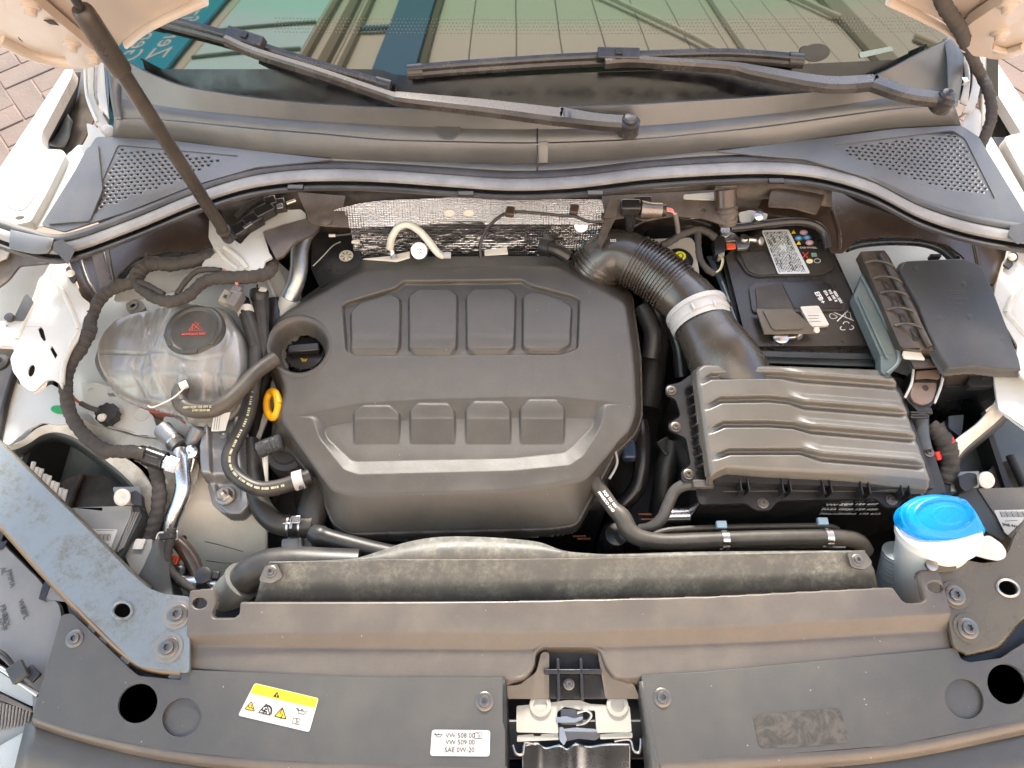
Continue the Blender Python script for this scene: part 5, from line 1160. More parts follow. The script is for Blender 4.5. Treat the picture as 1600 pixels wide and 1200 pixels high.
# ================= COOLANT TANK =================
def tank():
    t = T("coolant_tank", "translucent grey coolant expansion tank with a round black cap, left of the engine cover", "coolant tank")
    s = N("tank_polypropylene"); b = s.b
    mp = s.n("ShaderNodeMapping"); mp.inputs["Scale"].default_value = (1, .3, 1); mp.inputs["Rotation"].default_value = (0, 0, .7); s.l(s.tc.outputs["Object"], mp.inputs[0])
    n1 = s.noise(14, 5, .6, mp.outputs[0], .8); n2 = s.noise(60, 4, .6, mp.outputs[0])
    c = s.mix(s.ramp(n1, .3, .7), (.17, .17, .165), (.30, .30, .29)); c = s.mix(s.mul(s.ramp(n2, .55, .75), .3), c, (.45, .45, .43))
    s.l(c, b.inputs["Base Color"]); b.inputs["Roughness"].default_value = .2; b.inputs["Transmission Weight"].default_value = 0; b.inputs["Coat Weight"].default_value = .4; b.inputs["Coat Roughness"].default_value = .1
    s.bump(n1, .25, .003)
    TM = s.m
    zt = .935
    O = rnd([(136, 562), (134, 528), (146, 502), (166, 482), (200, 470), (246, 462), (300, 460), (348, 468), (362, 488), (376, 510), (382, 556), (378, 590), (352, 630), (318, 646), (274, 650), (268, 634), (194, 616), (158, 598)], 16, 5)
    def hf(x, y):
        d = -sdp(x, y, O)
        z = -.010*np.power(np.clip(1-d/55, 0, 1), 2)-.036*np.power(np.clip(1-d/11, 0, 1), 1.8)
        z -= .020*ss(y-.04*(x-250), 574, 612)*ss(d, 0, 6)+.006*ss(x+.35*(y-480), 352, 366)
        z += .0022*np.exp(-((x-232-(y-540)*.25)/4)**2)*ss(y, 480, 500)-.003*ss(np.abs(y-548-(x-220)*.05), 3.5, 1.5)*ss(x, 262, 250)*ss(d, 8, 16)
        z += .002*np.exp(-((x-285)/3.5)**2)*ss(y, 566, 574)+.002*np.exp(-((x-196-(y-560)*.5)/4)**2)*ss(y, 555, 565)
        z -= .010*ss(x+ (y-500)*.35, 265, 235)*ss(y, 640, 560)         # rear-left shoulder lower
        z += .003*ss(np.hypot((x-306)/52, (y-520)/40), 1.08, .95)
        z -= .004*ss(y, 590, 628)*ss(x, 260, 280)
        z -= .0035*np.exp(-((x-342+(y-560)*.12)/3)**2)*ss(y, 545, 560)
        z -= .0005*np.exp(-((y-592+(x-300)*.03)/2.5)**2)
        z += .0015*np.exp(-((x-222+(y-520)*.4)/2.0)**2)*ss(y, 570, 550)
        return z
    relief("tank_upper", zt, (124, 450, 395, 665), hf, lambda x, y: sdp(x, y, O) < 0, TM, t, .0016)
    LQ = plastic("tank_lower_pink", (.24, .12, .10), .3, .1, 100, .4, (.30, .24, .22), ds=10)
    fl = rnd([(146, 566), (160, 594), (196, 618), (264, 640), (272, 655), (318, 652), (358, 634), (384, 592), (388, 556), (380, 530), (160, 520)], 10, 3)
    plate("seam_flange", fl, .882, .004, TM, t, b=.001)
    body("tank_lower", rnd([(156, 566), (168, 592), (204, 616), (268, 634), (276, 650), (316, 646), (350, 628), (376, 590), (378, 556), (170, 530)], 8, 3), .878, .055, LQ, t, b=.004)
    PK = plastic("tank_coolant_pink", (.42, .14, .12), .3, .1, 100, .3, (.4, .3, .26), ds=12)
    body("coolant_window", rnd([(206, 622), (268, 636), (274, 646), (240, 645), (214, 634)], 3), .8765, .03, PK, t); body("coolant_window", rnd([(276, 650), (330, 651), (356, 636), (356, 646), (328, 660), (282, 658)], 3), .8765, .03, PK, t)
    c = U(306, 519, .931)
    cp = obj("cap", cyl("cap", c, 0, 0, plastic("cap_black", (.045, .043, .038), .42, .3, 500, .3, (.14, .13, .11)), None, seg=56, prof=[(.048, -.012), (.0475, .006), (.045, .010), (.041, .011), (.038, .010), (.036, .0085), (.005, .0085), (.001, .0085)]).data, None, t)
    for o in list(S.objects):
        if o.name.startswith("cap") and o.parent is None and o.data == cp.data and o is not cp: bpy.data.objects.remove(o)
    for k in range(3):
        a = radians(-25+k*-62); q = c+Vector((.042*cos(a), .042*sin(a), .010))
        o = box("grip", (0, 0, 0), (.008, .026, .006), MATS["cap_black"], cp, b=.002); o.data.transform(Matrix.Translation(q) @ Matrix.Rotation(a, 4, 'Z'))
    cyl("rim", c+Vector((0, 0, -.016)), 0, 0, TM, t, seg=48, prof=[(.051, -.01), (.051, .004), (.047, .006), (.046, .002)])
    z = c.z+.0092
    line("warning_print", [(295, 516), (306, 503), (316, 516), (295, 516)], z, .0009, RPRINT, cp); line("warning_print", [(300, 516), (301, 506)], z, .0009, RPRINT, cp); line("warning_print", [(301, 506), (312, 515)], z, .0009, RPRINT, cp); line("warning_print", [(311, 505), (303, 514)], z, .0009, RPRINT, cp)
    text("lettering", "ACHTUNG HOT", 303, 522, z, .0052, RPRINT, cp, 2, bold=.00015)
    plate("ear", rnd([(196, 474), (208, 468), (222, 470), (228, 482), (212, 490), (198, 486)], 4), .905, .005, TM, t); cyl("ear_ring", U(208, 478, .907), 0, 0, TM, t, prof=[(.009, 0), (.009, .003), (.005, .003), (.004, .0)])
    tube("nozzle", [(282, 606, .915), (288, 592, .925), (290, 584, .930)], [.008, .010, .008], TM, t, seg=16)
tank()

def wire(name, label, cat, pts, r, mat, z=None, fn=None, seg=12, n=8, group=None, parts=()):
    o = tube(name, pts, r, mat, None, z=z, seg=seg, n=n, fn=fn); tag(o, label, cat, group); return o
def clamp(px, py, z, ax, r, w, mat, par, name="hose_clamp"):
    c = U(px, py, z); A = Vector(ax).normalized()
    return tubew(name, [c-A*w/2, c+A*w/2], r, mat, par, seg=26)
OLV = plastic("olive_hose", (.06, .052, .042), .45, .4, 500, .4, (.17, .15, .12), .45)
GREY = plastic("clamp_grey", (.5, .5, .5))
def left_bay():
    # taped harness
    t = T("wiring_harness", "thick black cloth-taped wiring harness looping down the left side behind the coolant tank", "wiring")
    tube("main_loom", [(335, 396, .955), (318, 404, .957), (270, 413, .957), (237, 412, .955), (218, 424, .953), (210, 440, .952), (186, 447, .952), (164, 459, .952), (151, 476, .952), (142, 497, .952), (137, 520, .95), (124, 545, .946), (108, 572, .942), (103, 600, .938), (105, 628, .934), (114, 655, .93), (136, 684, .925), (165, 703, .92), (200, 706, .916), (226, 710, .912)], [.010, .0105, .0115, .012, .012, .010, .010, .010, .0095, .010, .012, .0115, .010, .0095, .0095, .0098, .0100, .0102, .0095, .008], TAPE, t, seg=16, n=22, fn=tape)
    tube("branch_loom", [(212, 440, .955), (222, 452, .955), (244, 466, .955), (268, 471, .955), (294, 462, .955), (318, 441, .957), (345, 434, .958), (388, 433, .955), (412, 428, .95), (425, 418, .945), (424, 402, .935)], [.008, .009, .0095, .0098, .0098, .0095, .0105, .0110, .0115, .0105, .010], TAPE, t, seg=16, n=20, fn=tape)
    tube("thin_loom", [(218, 440, .962), (236, 448, .962), (256, 460, .96)], .0045, TAPE, t, fn=tape, n=12)
    tube("thin_loom", [(276, 460, .962), (290, 440, .962), (308, 424, .963), (330, 421, .963), (346, 423, .963)], .0045, TAPE, t, fn=tape, n=12)
    for d in (0, 3): tube("pink_wire", [(346+d, 423-d, .963), (358+d, 427, .962), (366+d, 436, .96), (370+d*.6, 446, .952)], .0011, simple("pink_wire_sleeve", (.75, .25, .22), .5), t, seg=6)
    for d in (0, 2.5): tube("brown_wire", [(126+d, 556, .94), (112+d, 578, .935), (107+d, 604, .93), (114+d, 622, .925), (128+d, 632, .92)], .0014, simple("brown_wire_sleeve", (.28, .07, .04), .5), t, seg=6)
    tube("lead", [(126, 630, .92), (140, 637, .918), (154, 641, .916)], .004, TAPE, t)
    tube("short_loop", [(149, 694, .924), (153, 708, .92), (163, 714, .915), (178, 706, .915), (190, 701, .915)], .0042, TAPE, t)
    # plug of the loom
    t = T("level_sensor_plug", "small grey electrical plug with pink wires behind the coolant cap", "plug")
    boxp("housing", 353, 466, .945, (.017, .024, .016), plastic("plug_beige", (.22, .21, .17), .5), t, rot=(0, 20, -15), b=.002)
    boxp("housing", 369, 470, .945, (.016, .030, .022), plastic("plug_grey", (.13, .125, .125), .4), t, rot=(0, 0, -20), b=.003)
    boxp("housing", 370, 455, .950, (.016, .014, .014), MATS["plug_grey"], t, rot=(0, 0, -20), b=.002)
    boxp("contact", 352, 463, .9535, (.005, .006, .001), INK, t, rot=(0, 20, -15), b=0)
    # earth nut plug
    t = T("earth_stud_plug", "knobbly black rubber plug with a white tip on the white bracket under the coolant tank", "plug")
    c = U(169, 648, .886)
    tubew("grommet", [c+Vector((0, 0, -.008)), c+Vector((0, 0, .008))], .016, BLACK, t, seg=36, fn=lambda s, a: 1+.12*(1 if sin(9*a) > 0 else 0))
    cyl("tip", c+Vector((-.003, -.008, .006)), 0, 0, WHITEPL, t, axis=(0, -.5, 1), prof=[(.0065, 0), (.006, .006), (.003, .009), (.001, .009)])
    # AC pressure connector
    t = T("pressure_sensor_plug", "round black connector pushed on a silver sensor, beside the aluminium pipe", "connector")
    a, b_ = U(200, 702, .905), U(258, 722, .895)
    D = (b_-a)
    tubew("boot", [a, a+D*.35], [.008, .011], TAPE, t, fn=tape, n=10); tubew("collar", [a+D*.30, a+D*.52], .0135, GLOSS, t, seg=10); tubew("barrel", [a+D*.5, a+D*.98], .0155, GLOSS, t, seg=24)
    for k in range(5): 
        an = k*.7+.3; tubew("rib", [a+D*.55+Vector((0, cos(an)*.0155, sin(an)*.0155)), a+D*.92+Vector((0, cos(an)*.0155, sin(an)*.0155))], .0012, GLOSS, t, seg=6)
    tubew("sensor", [b_, b_+D*.10, b_+D*.11, b_+D*.35], [.011, .011, .0135, .0130], METAL, t, seg=6)
    tube("lead", [(238, 726, .89), (246, 745, .885), (249, 775, .88), (244, 810, .87), (236, 838, .86), (232, 862, .85)], [.009, .010, .0105, .0105, .0105, .010], TAPE, t, seg=14, n=14, fn=tape)
    # silver AC pipe
    t = T("air_conditioning_pipe", "bright aluminium pipe bending down beside the engine mount bracket", "pipe")
    tube("pipe", [(283, 705, .885), (284, 716, .887), (285, 740, .885), (286, 762, .88), (280, 785, .872), (270, 808, .862), (262, 832, .85)], .0118, METAL, t, seg=26, n=10)
    tube("fitting", [(255, 672, .882), (266, 683, .886), (280, 697, .884)], [.015, .014, .013], CAST, t, seg=20); tube("fitting_ring", [(272, 690, .887), (274, 692, .887)], .0155, METAL, t, seg=20)
    tube("service_cap", [(312, 668, .89), (298, 694, .876)], [.0135, .012], plastic("dark_cast", (.16, .17, .18), .35, .3, 300, .3, metal=.5), t, seg=20)
    cyl("service_port", U(299, 706, .888), 0, 0, METAL, t, axis=(0, -.3, 1), prof=[(.010, -.01), (.010, .003), (.007, .005), (.0035, .005), (.003, .001)])
    tube("thin_pipe", [(303, 716, .875), (298, 735, .865), (292, 752, .855)], .004, METAL, t)
    # engine mount bracket
    t = T("engine_mount_bracket", "grey cast aluminium engine mount bracket with a hexagon bolt and a small white label", "bracket")
    O = rnd([(318, 664), (326, 654), (380, 650), (380, 700), (384, 770), (386, 784), (370, 800), (348, 800), (334, 790), (322, 762), (312, 740), (311, 700)], 5, 3)
    def hf(x, y):
        d = -sdp(x, y, O); z = -.022*ss(-d, -5, 0)
        z += .010*ss(np.abs(x-348-(y-650)*.03), 16, 22)*ss(y, 800, 700)
        z -= .020*ss(y, 738, 752)+.001*np.sin(x*.4)*0; return z
    relief("casting", .878, (300, 640, 400, 812), hf, lambda x, y: sdp(x, y, O) < 1.5, CAST, t, .0014)
    tri_ = body("foot", rnd([(324, 756), (390, 760), (392, 784), (372, 800), (350, 802), (332, 790)], 5), .855, .03, CAST, t, b=.002)
    c = U(352, 775, .862); cyl("washer", c, 0, 0, STEEL, t, prof=[(.015, 0), (.0145, .002), (.003, .002)]); cyl("hex_bolt", c+Vector((0, 0, .002)), 0, 0, STEEL, t, seg=6, prof=[(.0115, 0), (.0115, .008), (.010, .0095), (.001, .0095)]); cyl("stud", c+Vector((0, 0, .011)), 0, 0, STEEL, t, prof=[(.005, 0), (.005, .007), (.003, .009)])
    cyl("boss", U(350, 681, .885), 0, 0, STEEL, t, prof=[(.0055, 0), (.0055, .004), (.003, .004), (.003, .001)])
    plate("label", [(330, 674, .893), (334, 648, .896), (360, 644, .896), (352, 673, .893)], 0, .0006, WLABEL, t, b=0)
    for k in range(6): line("print", [(334+k*3.6, 672-k*.2, .8945), (337+k*3.6, 650-k*.5, .8965)], .89, .0007, INK if k < 3 else simple("pale_print", (.5, .5, .5)), t)
    plate("rear_leg", rnd([(384, 700), (396, 720), (404, 770), (396, 792), (386, 786)], 4), .86, .01, plastic("dark_cast", (.16, .17, .18)), t)
    # hoses
    PR = simple("hose_print", (.42, .38, .24), .6)
    def hose(label, pts, r, mat=HOSE, **k):
        return wire("coolant_hose", label, "hose", pts, r, mat, seg=20, n=12, group="rubber hoses left of the engine", **k)
    t = T("coolant_hose", "olive hose curving from the tank front up to the engine cover", "hose", "rubber hoses left of the engine")
    tube("hose", [(284, 606, .93), (280, 620, .932), (286, 634, .932), (302, 641, .932), (330, 641, .93), (352, 630, .928), (376, 608, .922), (400, 582, .915), (430, 560, .905)], .0120, OLV, t, seg=20, n=12)
    boxp("spring_clip", 287, 602, .944, (.012, .012, .006), WHITEPL, t, rot=(0, 0, 30), b=.001)
    tube("nylon_thread", [(288, 606, .95), (270, 622, .948), (240, 636, .93), (231, 634, .93)], .0012, WHITEPL, t, seg=6)
    text("lettering", "AEM 5Q0 122 291 C", 308, 636, .9445, .0050, PR, t, 2, bold=.0002); text("lettering", "LHD 2210 08", 314, 641, .9440, .0048, PR, t, 0, bold=.0002)
    t = T("coolant_hose", "black hose with printed markings, S-curving to the white clamp by the cover", "hose", "rubber hoses left of the engine")
    P = [(400, 545, .90), (398, 580, .898), (392, 620, .896), (384, 655, .894), (368, 688, .892), (358, 714, .892), (364, 738, .890), (386, 756, .888), (410, 764, .886), (440, 760, .884), (468, 750, .882), (484, 744, .88)]
    tube("hose", P, .0118, HOSE, t, seg=20, n=12)
    q = cr(P, 10)
    for k in range(18, 92, 1):
        x, y, z = q[k]; px_, py_ = q[min(k+1, len(q)-1)][:2]; L = hypot(px_-x, py_-y) or 1; nx_, ny_ = -(py_-y)/L, (px_-x)/L
        if k % 5 == 4: continue
        line("print", [(x+nx_*-2.6, y+ny_*-2.6, z+.0120), (x+nx_*1.0, y+ny_*1.0, z+.0120)], z, .0026 if k % 3 else .0014, PR, t)
    cl = clamp(467, 750, .882, (.93, .30, 0), .0150, .015, GREY, t, "white_clamp"); boxp("clamp_catch", 471, 762, .893, (.008, .005, .003), INK, t)
    hose("thick black hose sweeping down to the spring clamp left of the engine cover's front corner", [(388, 690, .85), (394, 730, .85), (400, 768, .85), (410, 796, .85), (430, 816, .85), (456, 822, .85), (490, 822, .85)], .0165)
    t = T("hose_spring_clamp", "steel spring clamp round the thick hose below the engine cover's left front corner", "clamp")
    for dx in (-9, 9): clamp(462+dx, 822, .85, (1, 0, 0), .0185, .003, METAL, t, "band")
    boxp("tang", 462, 812, .872, (.014, .012, .003), METAL, t); boxp("tang", 455, 817, .872, (.004, .018, .003), METAL, t); boxp("tang", 448, 818, .870, (.012, .003, .003), METAL, t); clamp(462, 822, .85, (1, 0, 0), .0175, .012, BLACK, t, "liner")
    hose("fat black hose bending up under the engine cover's left front corner", [(505, 752, .84), (496, 776, .845), (488, 800, .845), (484, 822, .84)], .023)
    hose("dark blue-black pipe running right from the clamp to behind the dusty duct cover", [(488, 832, .86), (500, 838, .862), (514, 842, .862), (550, 852, .862), (590, 862, .86), (640, 872, .855)], [.013, .0165, .0145, .0145, .0145, .0145])
    t = T("radiator_hose", "wide black radiator hose arching left from behind the duct cover into a ringed union", "hose")
    tube("hose", [(560, 884, .89), (510, 882, .895), (460, 880, .898), (420, 884, .897), (396, 894, .892), (376, 912, .88)], .0235, HOSE, t, seg=28, n=12)
    tube("union", [(380, 908, .884), (366, 922, .872), (350, 936, .86)], [.0265, .0265, .024], plastic("grey_union", (.16, .165, .15), .4), t, seg=26); tube("union_ring", [(381, 906, .886), (378, 909, .883)], .0285, MATS["grey_union"], t, seg=26)
    t = T("silver_coolant_pipe", "short silver pipe with a black quick coupler beside the front panel's left tab", "pipe")
    tube("pipe", [(282, 908, .86), (310, 910, .865), (338, 912, .865), (352, 918, .86)], [.0085, .0085, .0095, .0125], METAL, t, seg=18)
    tube("coupler", [(312, 910, .866), (330, 910, .866)], .0125, GLOSS, t, seg=18); boxp("catch", 334, 899, .876, (.016, .010, .006), BLACK, t)
    cyl("gauge_head", U(318, 899, .88), 0, 0, BLACK, t, prof=[(.012, -.01), (.012, .002), (.006, .004)])
    # ribbed hoses by the tank
    t = T("ribbed_hose", "ribbed black hose with a pale clamp at its top, right of the coolant cap", "hose")
    tube("hose", [(384, 488, .915), (392, 510, .91), (400, 540, .90), (404, 560, .89)], .0118, HOSE, t, seg=36, n=10, fn=lambda s, a: 1+.06*(1 if sin(12*a) > 0 else 0))
    tube("clamp_band", [(382.5, 482, .916), (385, 491, .915)], .0135, WHITEPL, t, seg=24); tube("end", [(379, 470, .915), (383, 484, .916)], .0115, GLOSS, t, seg=20); boxp("clamp_mark", 379, 486, .9295, (.006, .004, .001), INK, t, b=0)
    t = T("ribbed_hose", "ribbed black hose with a flared funnel top beside the silver pipe", "hose")
    tube("hose", [(406, 470, .91), (408, 500, .905), (410, 540, .895), (410, 575, .88)], .0115, HOSE, t, seg=36, n=10, fn=lambda s, a: 1+.06*(1 if sin(11*a) > 0 else 0))
    tube("funnel", [(405, 455, .915), (405, 463, .913), (406, 472, .91)], [.0155, .0155, .012], BLACK, t, seg=24); plate("funnel_mouth", ell(409, 452, 8, 3.2, 8, 16), .929, .001, WHITEPL, t, b=0); boxp("funnel_tab", 402, 447, .932, (.003, .007, .003), BLACK, t)
    wire("black_pipe", "smooth black pipe between the ribbed hoses and the engine cover", "pipe", [(428, 470, .88), (430, 500, .875), (424, 540, .865), (410, 600, .85), (400, 650, .84), (398, 700, .83)], .014, GLOSS)
    wire("black_pipe", "black pipe dropping between the printed hose and the engine, left side", "pipe", [(404, 690, .82), (406, 730, .81), (408, 780, .80)], .018, GLOSS)
    wire("convoluted_tube", "short braided sleeve poking from under the engine cover's left edge", "sleeve", [(404, 704, .88), (420, 697, .882), (440, 690, .884)], .0125, plastic("braided_sleeve", (.05, .055, .06), .5), fn=lambda s, a: 1+.10*sin(s*2200)*sin(8*a), n=20, seg=32)
    t = T("vacuum_pump", "round dark grey vacuum pump with a stepped lid under the cover's lower left edge", "pump")
    PM = plastic("pump_grey", (.05, .05, .055), .38, .3, 400, .3, (.15, .14, .12))
    cyl("housing", U(458, 722, .80), 0, 0, PM, t, seg=40, prof=[(.034, -.12), (.034, .032), (.031, .040), (.022, .042), (.020, .046), (.002, .046)])
    cyl("housing", U(468, 792, .74), 0, 0, PM, t, seg=40, prof=[(.040, -.1), (.040, .032), (.037, .036), (.030, .036), (.028, .030), (.002, .030)])
    # aluminium pipe rear left
    t = T("turbo_pipe", "dull aluminium pipe dropping from the firewall behind the engine cover's left shoulder", "pipe")
    tube("pipe", [(486, 352, .93), (474, 370, .925), (468, 392, .92), (467, 420, .91), (462, 442, .90), (452, 466, .885), (444, 486, .87)], [.0165, .0155, .0150, .0150, .015, .0155, .016], plastic("scuffed_aluminium", (.45, .46, .47), .35, .5, 250, .6, (.25, .27, .3), metal=.9, ds=40), t, seg=28, n=10)
    tube("sleeve", [(454, 466, .886), (448, 480, .875), (438, 505, .86)], [.018, .018, .017], plastic("pale_sleeve", (.45, .48, .48), .4), t, seg=26)
    # plugs at the tower
    t = T("loom_connectors", "cluster of black connectors on the loom behind the bonnet strut's foot", "connector")
    for (x, y, z, sx, sy, r) in ((378, 360, .965, .032, .022, 40), (396, 346, .972, .030, .022, 40), (414, 332, .975, .034, .020, 38), (424, 318, .975, .02, .018, 20), (436, 322, .97, .024, .018, 15), (372, 372, .955, .02, .012, 40)):
        boxp("connector_block", x, y, z, (sx, sy, .020), GLOSS, t, rot=(0, 0, r), b=.002)
    for (x, y) in ((384, 354), (390, 350)): boxp("contact_window", x, y, .9835, (.008, .006, .002), STEEL, t, rot=(0, 0, 40), b=.0005)
    boxp("contact_window", 437, 322, .981, (.010, .010, .002), STEEL, t, rot=(0, 0, 15), b=.0005)
    tube("lead", [(370, 340, .96), (390, 320, .965), (420, 306, .97)], .006, TAPE, t, fn=tape); tube("pin", [(448, 318, .985), (462, 313, .985)], .003, STEEL, t)
left_bay()
# ================= LOWER LEFT / RIGHT CONTROL UNITS, HEADLAMP =================
def units():
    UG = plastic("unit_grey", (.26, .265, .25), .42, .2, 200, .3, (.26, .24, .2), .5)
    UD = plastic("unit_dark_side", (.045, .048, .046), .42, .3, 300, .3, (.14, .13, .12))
    t = T("headlamp_control_unit", "grey control unit with a white barcode label, below the left frame rail's edge", "control unit")
    body("housing", rnd([(100, 796), (116, 793), (206, 790), (204, 806), (178, 862), (168, 882), (100, 830)], 3), .885, .05, UG, t, b=.002)
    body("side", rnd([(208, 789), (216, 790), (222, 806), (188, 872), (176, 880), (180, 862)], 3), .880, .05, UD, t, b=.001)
    for k in range(3): bead("side_groove", [(209+k*4, 800, .8815), (184+k*4, 862-k*3, .8815)], .0012, UG, t)
    plate("label", rnd([(128, 826), (184, 827), (172, 860), (160, 866), (120, 840)], 3), .8862, .0006, WLABEL, t, b=0)
    for k in range(15): line("barcode", [(144+k*2.1, 834), (142+k*2.1, 845)], .8866, .0006+.0006*(k % 3 == 0), INK, t)
    line("print", [(150, 829), (178, 829)], .8866, .0006, INK, t); line("print", [(148, 850), (172, 850)], .8866, .0006, INK, t); text("lettering", "(J)", 166, 854, .8866, .007, INK, t)
    for k in range(9):
        x, y = 48+k*6.2, 722+k*5.4+(k % 2)*3
        tube("cooling_pin", [(x+5, y, .885), (x-1, y+24, .883)], .0034, WHITEPL, t, seg=10)
    body("lower_box", rnd([(192, 862), (206, 846), (238, 842), (236, 862), (216, 900), (206, 892)], 3), .87, .05, UG, t)
    body("lower_box", rnd([(212, 842), (228, 842), (222, 858), (206, 858)], 2), .874, .02, DIRTYW, t)
    t = T("unit_clip", "white round clip on a black holder at the left control unit's rear corner", "clip")
    plate("holder", rnd([(176, 761), (218, 760), (226, 790), (182, 788)], 3), .886, .003, UG, t)
    cyl("disc", U(192, 777, .897), 0, 0, WHITEPL, t, axis=(-.1, -.35, 1), prof=[(.0125, 0), (.0125, .003), (.009, .005), (.003, .002), (.001, .002)]); body("holder_block", rnd([(202, 770), (212, 766), (220, 772), (222, 790), (206, 788)], 2), .896, .012, BLACK, t)
    t = T("washer_pump_cover", "dark upright panel with a clipped cable beside the left frame rail", "panel")
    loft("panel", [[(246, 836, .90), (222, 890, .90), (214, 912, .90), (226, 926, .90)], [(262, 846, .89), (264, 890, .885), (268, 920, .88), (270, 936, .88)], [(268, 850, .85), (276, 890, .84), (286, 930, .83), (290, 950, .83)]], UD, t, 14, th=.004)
    plate("latch", [(246, 834), (252, 831), (268, 832), (270, 840), (250, 842)], .905, .006, BLACK, t); tube("latch_wire", [(244, 842, .91), (248, 833, .912), (256, 832, .912)], .0013, STEEL, t, seg=6)
    wire("branch_cable", "black cable running down from the aluminium pipe's clip to the frame rail", "cable", [(268, 826, .895), (266, 842, .892), (262, 866, .886), (264, 884, .88), (276, 902, .875), (296, 918, .87), (310, 926, .865)], [.007, .0065, .006, .006, .006, .006, .006], TAPE, fn=tape, n=12)
    wire("dark_hose", "dark hose running diagonally over the white chassis rail", "hose", [(272, 842, .865), (288, 858, .86), (302, 880, .855), (312, 908, .85)], [.009, .0115, .0115, .010], BROWN, n=10)
    t = T("orange_connector", "small orange connector tucked behind the cable near the left frame rail", "connector")
    for k in range(3): boxp("segment", 268+k*4.5, 874+k*1.5, .86, (.0042, .013, .010), simple("orange_plastic", (.55, .08, .02), .4), t, rot=(0, 0, -10))
    boxp("cup", 280, 896, .85, (.026, .022, .03), BLACK, t, b=.006)
    boxp("pipe_bracket", 270, 838, .885, (.016, .014, .006), STEEL, t, rot=(0, 0, 10))
    # headlamp, lower left
    t = T("headlamp", "grey plastic back of the left headlamp with moulded lettering, ribbed lens and a bulb lead", "headlamp")
    HG = plastic("headlamp_grey", (.17, .175, .18), .45, .2, 200, .35, (.26, .25, .23), .5)
    plate("housing", rnd([(-80, 740), (-10, 836), (60, 905), (92, 945), (96, 962), (52, 1118), (50, 1075), (0, 1028), (-80, 980)], 4), .905, .01, HG, t)
    plate("slot", rnd([(60, 936), (66, 915), (72, 906), (80, 910), (70, 936), (74, 941)], 2), .909, .001, BLACK, t, b=0); plate("slot", [(70, 936), (80, 912), (112, 942)], .9075, .001, HG, t, b=0)
    plate("slot", rnd([(-10, 850), (12, 844), (4, 858), (-10, 862)], 2), .9065, .001, BLACK, t, b=0)
    EM = plastic("embossed_print", (.06, .062, .065), .5)
    for s_, x, y in (("AL", 5, 892), ("PMMA", 16, 904), ("WKS", 34, 948), ("41PL", 38, 957), ("PB AL", 6, 958), ("GXX", 9, 968), ("UHF", 4, 976)): text("lettering", s_, x, y, .9062, .010, EM, t, -60)
    plate("lens_frame", rnd([(-80, 1020), (0, 1050), (56, 1088), (50, 1104), (0, 1080), (-80, 1050)], 3), .888, .01, plastic("lens_white", (.45, .50, .50), .25, .1, 100, .3), t)
    plate("lens_trim", [(-80, 1060), (0, 1083), (50, 1108), (52, 1114), (0, 1094), (-80, 1070)], .892, .008, plastic("brown_grey_trim", (.1, .085, .07)), t)
    for k in range(16): bead("lens_rib", [(-30+k*5.2, 1092+k*1.2-2, .885), (-36+k*5.2, 1175+k*-2.2, .865)], .0016, HG, t)
    plate("lens", rnd([(-80, 1080), (0, 1094), (52, 1118), (44, 1160), (30, 1240), (-80, 1240)], 3), .872, .006, plastic("lens_grey", (.28, .29, .27), .2, .1, 100, .4), t)
    plate("lens_wedge", rnd([(-80, 1175), (0, 1165), (30, 1148), (54, 1132), (50, 1160), (38, 1240), (-80, 1240)], 3), .879, .004, MATS["lens_white"], t)
    tube("bulb_lead", [(-20, 1012, .92), (4, 1022, .922), (20, 1040, .922), (30, 1050, .922)], .0035, BLACK, t); tube("bulb_lead", [(-20, 1034, .917), (8, 1048, .918), (34, 1068, .918), (60, 1086, .916)], .0032, STEEL, t)
    boxp("lead_clip", 28, 1050, .926, (.020, .024, .008), UD, t, rot=(0, 0, 40), b=.001); boxp("lead_clip", 50, 1053, .920, (.02, .014, .006), BLACK, t, rot=(0, 0, -35), b=.001)
    # ---- right unit
    t = T("headlamp_control_unit", "brown-grey control unit with white barcode label, beside the blue cap", "control unit")
    URr = plastic("unit_brown_grey", (.12, .105, .085), .45, .3, 200, .4, (.2, .17, .13))
    body("housing", rnd([(1528, 763), (1680, 760), (1680, 900), (1576, 838), (1560, 812)], 3), .882, .05, URr, t, b=.002)
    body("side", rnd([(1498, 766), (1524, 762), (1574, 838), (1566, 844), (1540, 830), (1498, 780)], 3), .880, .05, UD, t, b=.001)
    plate("label", rnd([(1553, 797), (1620, 796), (1600, 812), (1575, 836), (1570, 832)], 2), .8832, .0006, WLABEL, t, b=0)
    for k in range(18): line("barcode", [(1562+k*2.2, 799), (1566+k*2.2, 808)], .8836, .0006+.0006*(k % 4 == 0), INK, t)
    line("print", [(1570, 814), (1590, 813)], .8836, .0006, INK, t); text("lettering", "5NB 941", 1578, 821, .8836, .006, INK, t, -10)
    t = T("unit_clip", "white round clip on a black holder at the right control unit's corner", "clip")
    cyl("disc", U(1540, 750, .900), 0, 0, WHITEPL, t, axis=(.1, -.35, 1), prof=[(.0125, 0), (.0125, .003), (.009, .005), (.003, .002), (.001, .002)])
    body("holder_block", rnd([(1498, 744), (1512, 738), (1526, 740), (1528, 758), (1508, 768), (1500, 760)], 4), .896, .014, BLACK, t); plate("holder", rnd([(1484, 738), (1530, 736), (1530, 762), (1486, 768)], 2), .878, .004, UG, t)
units()

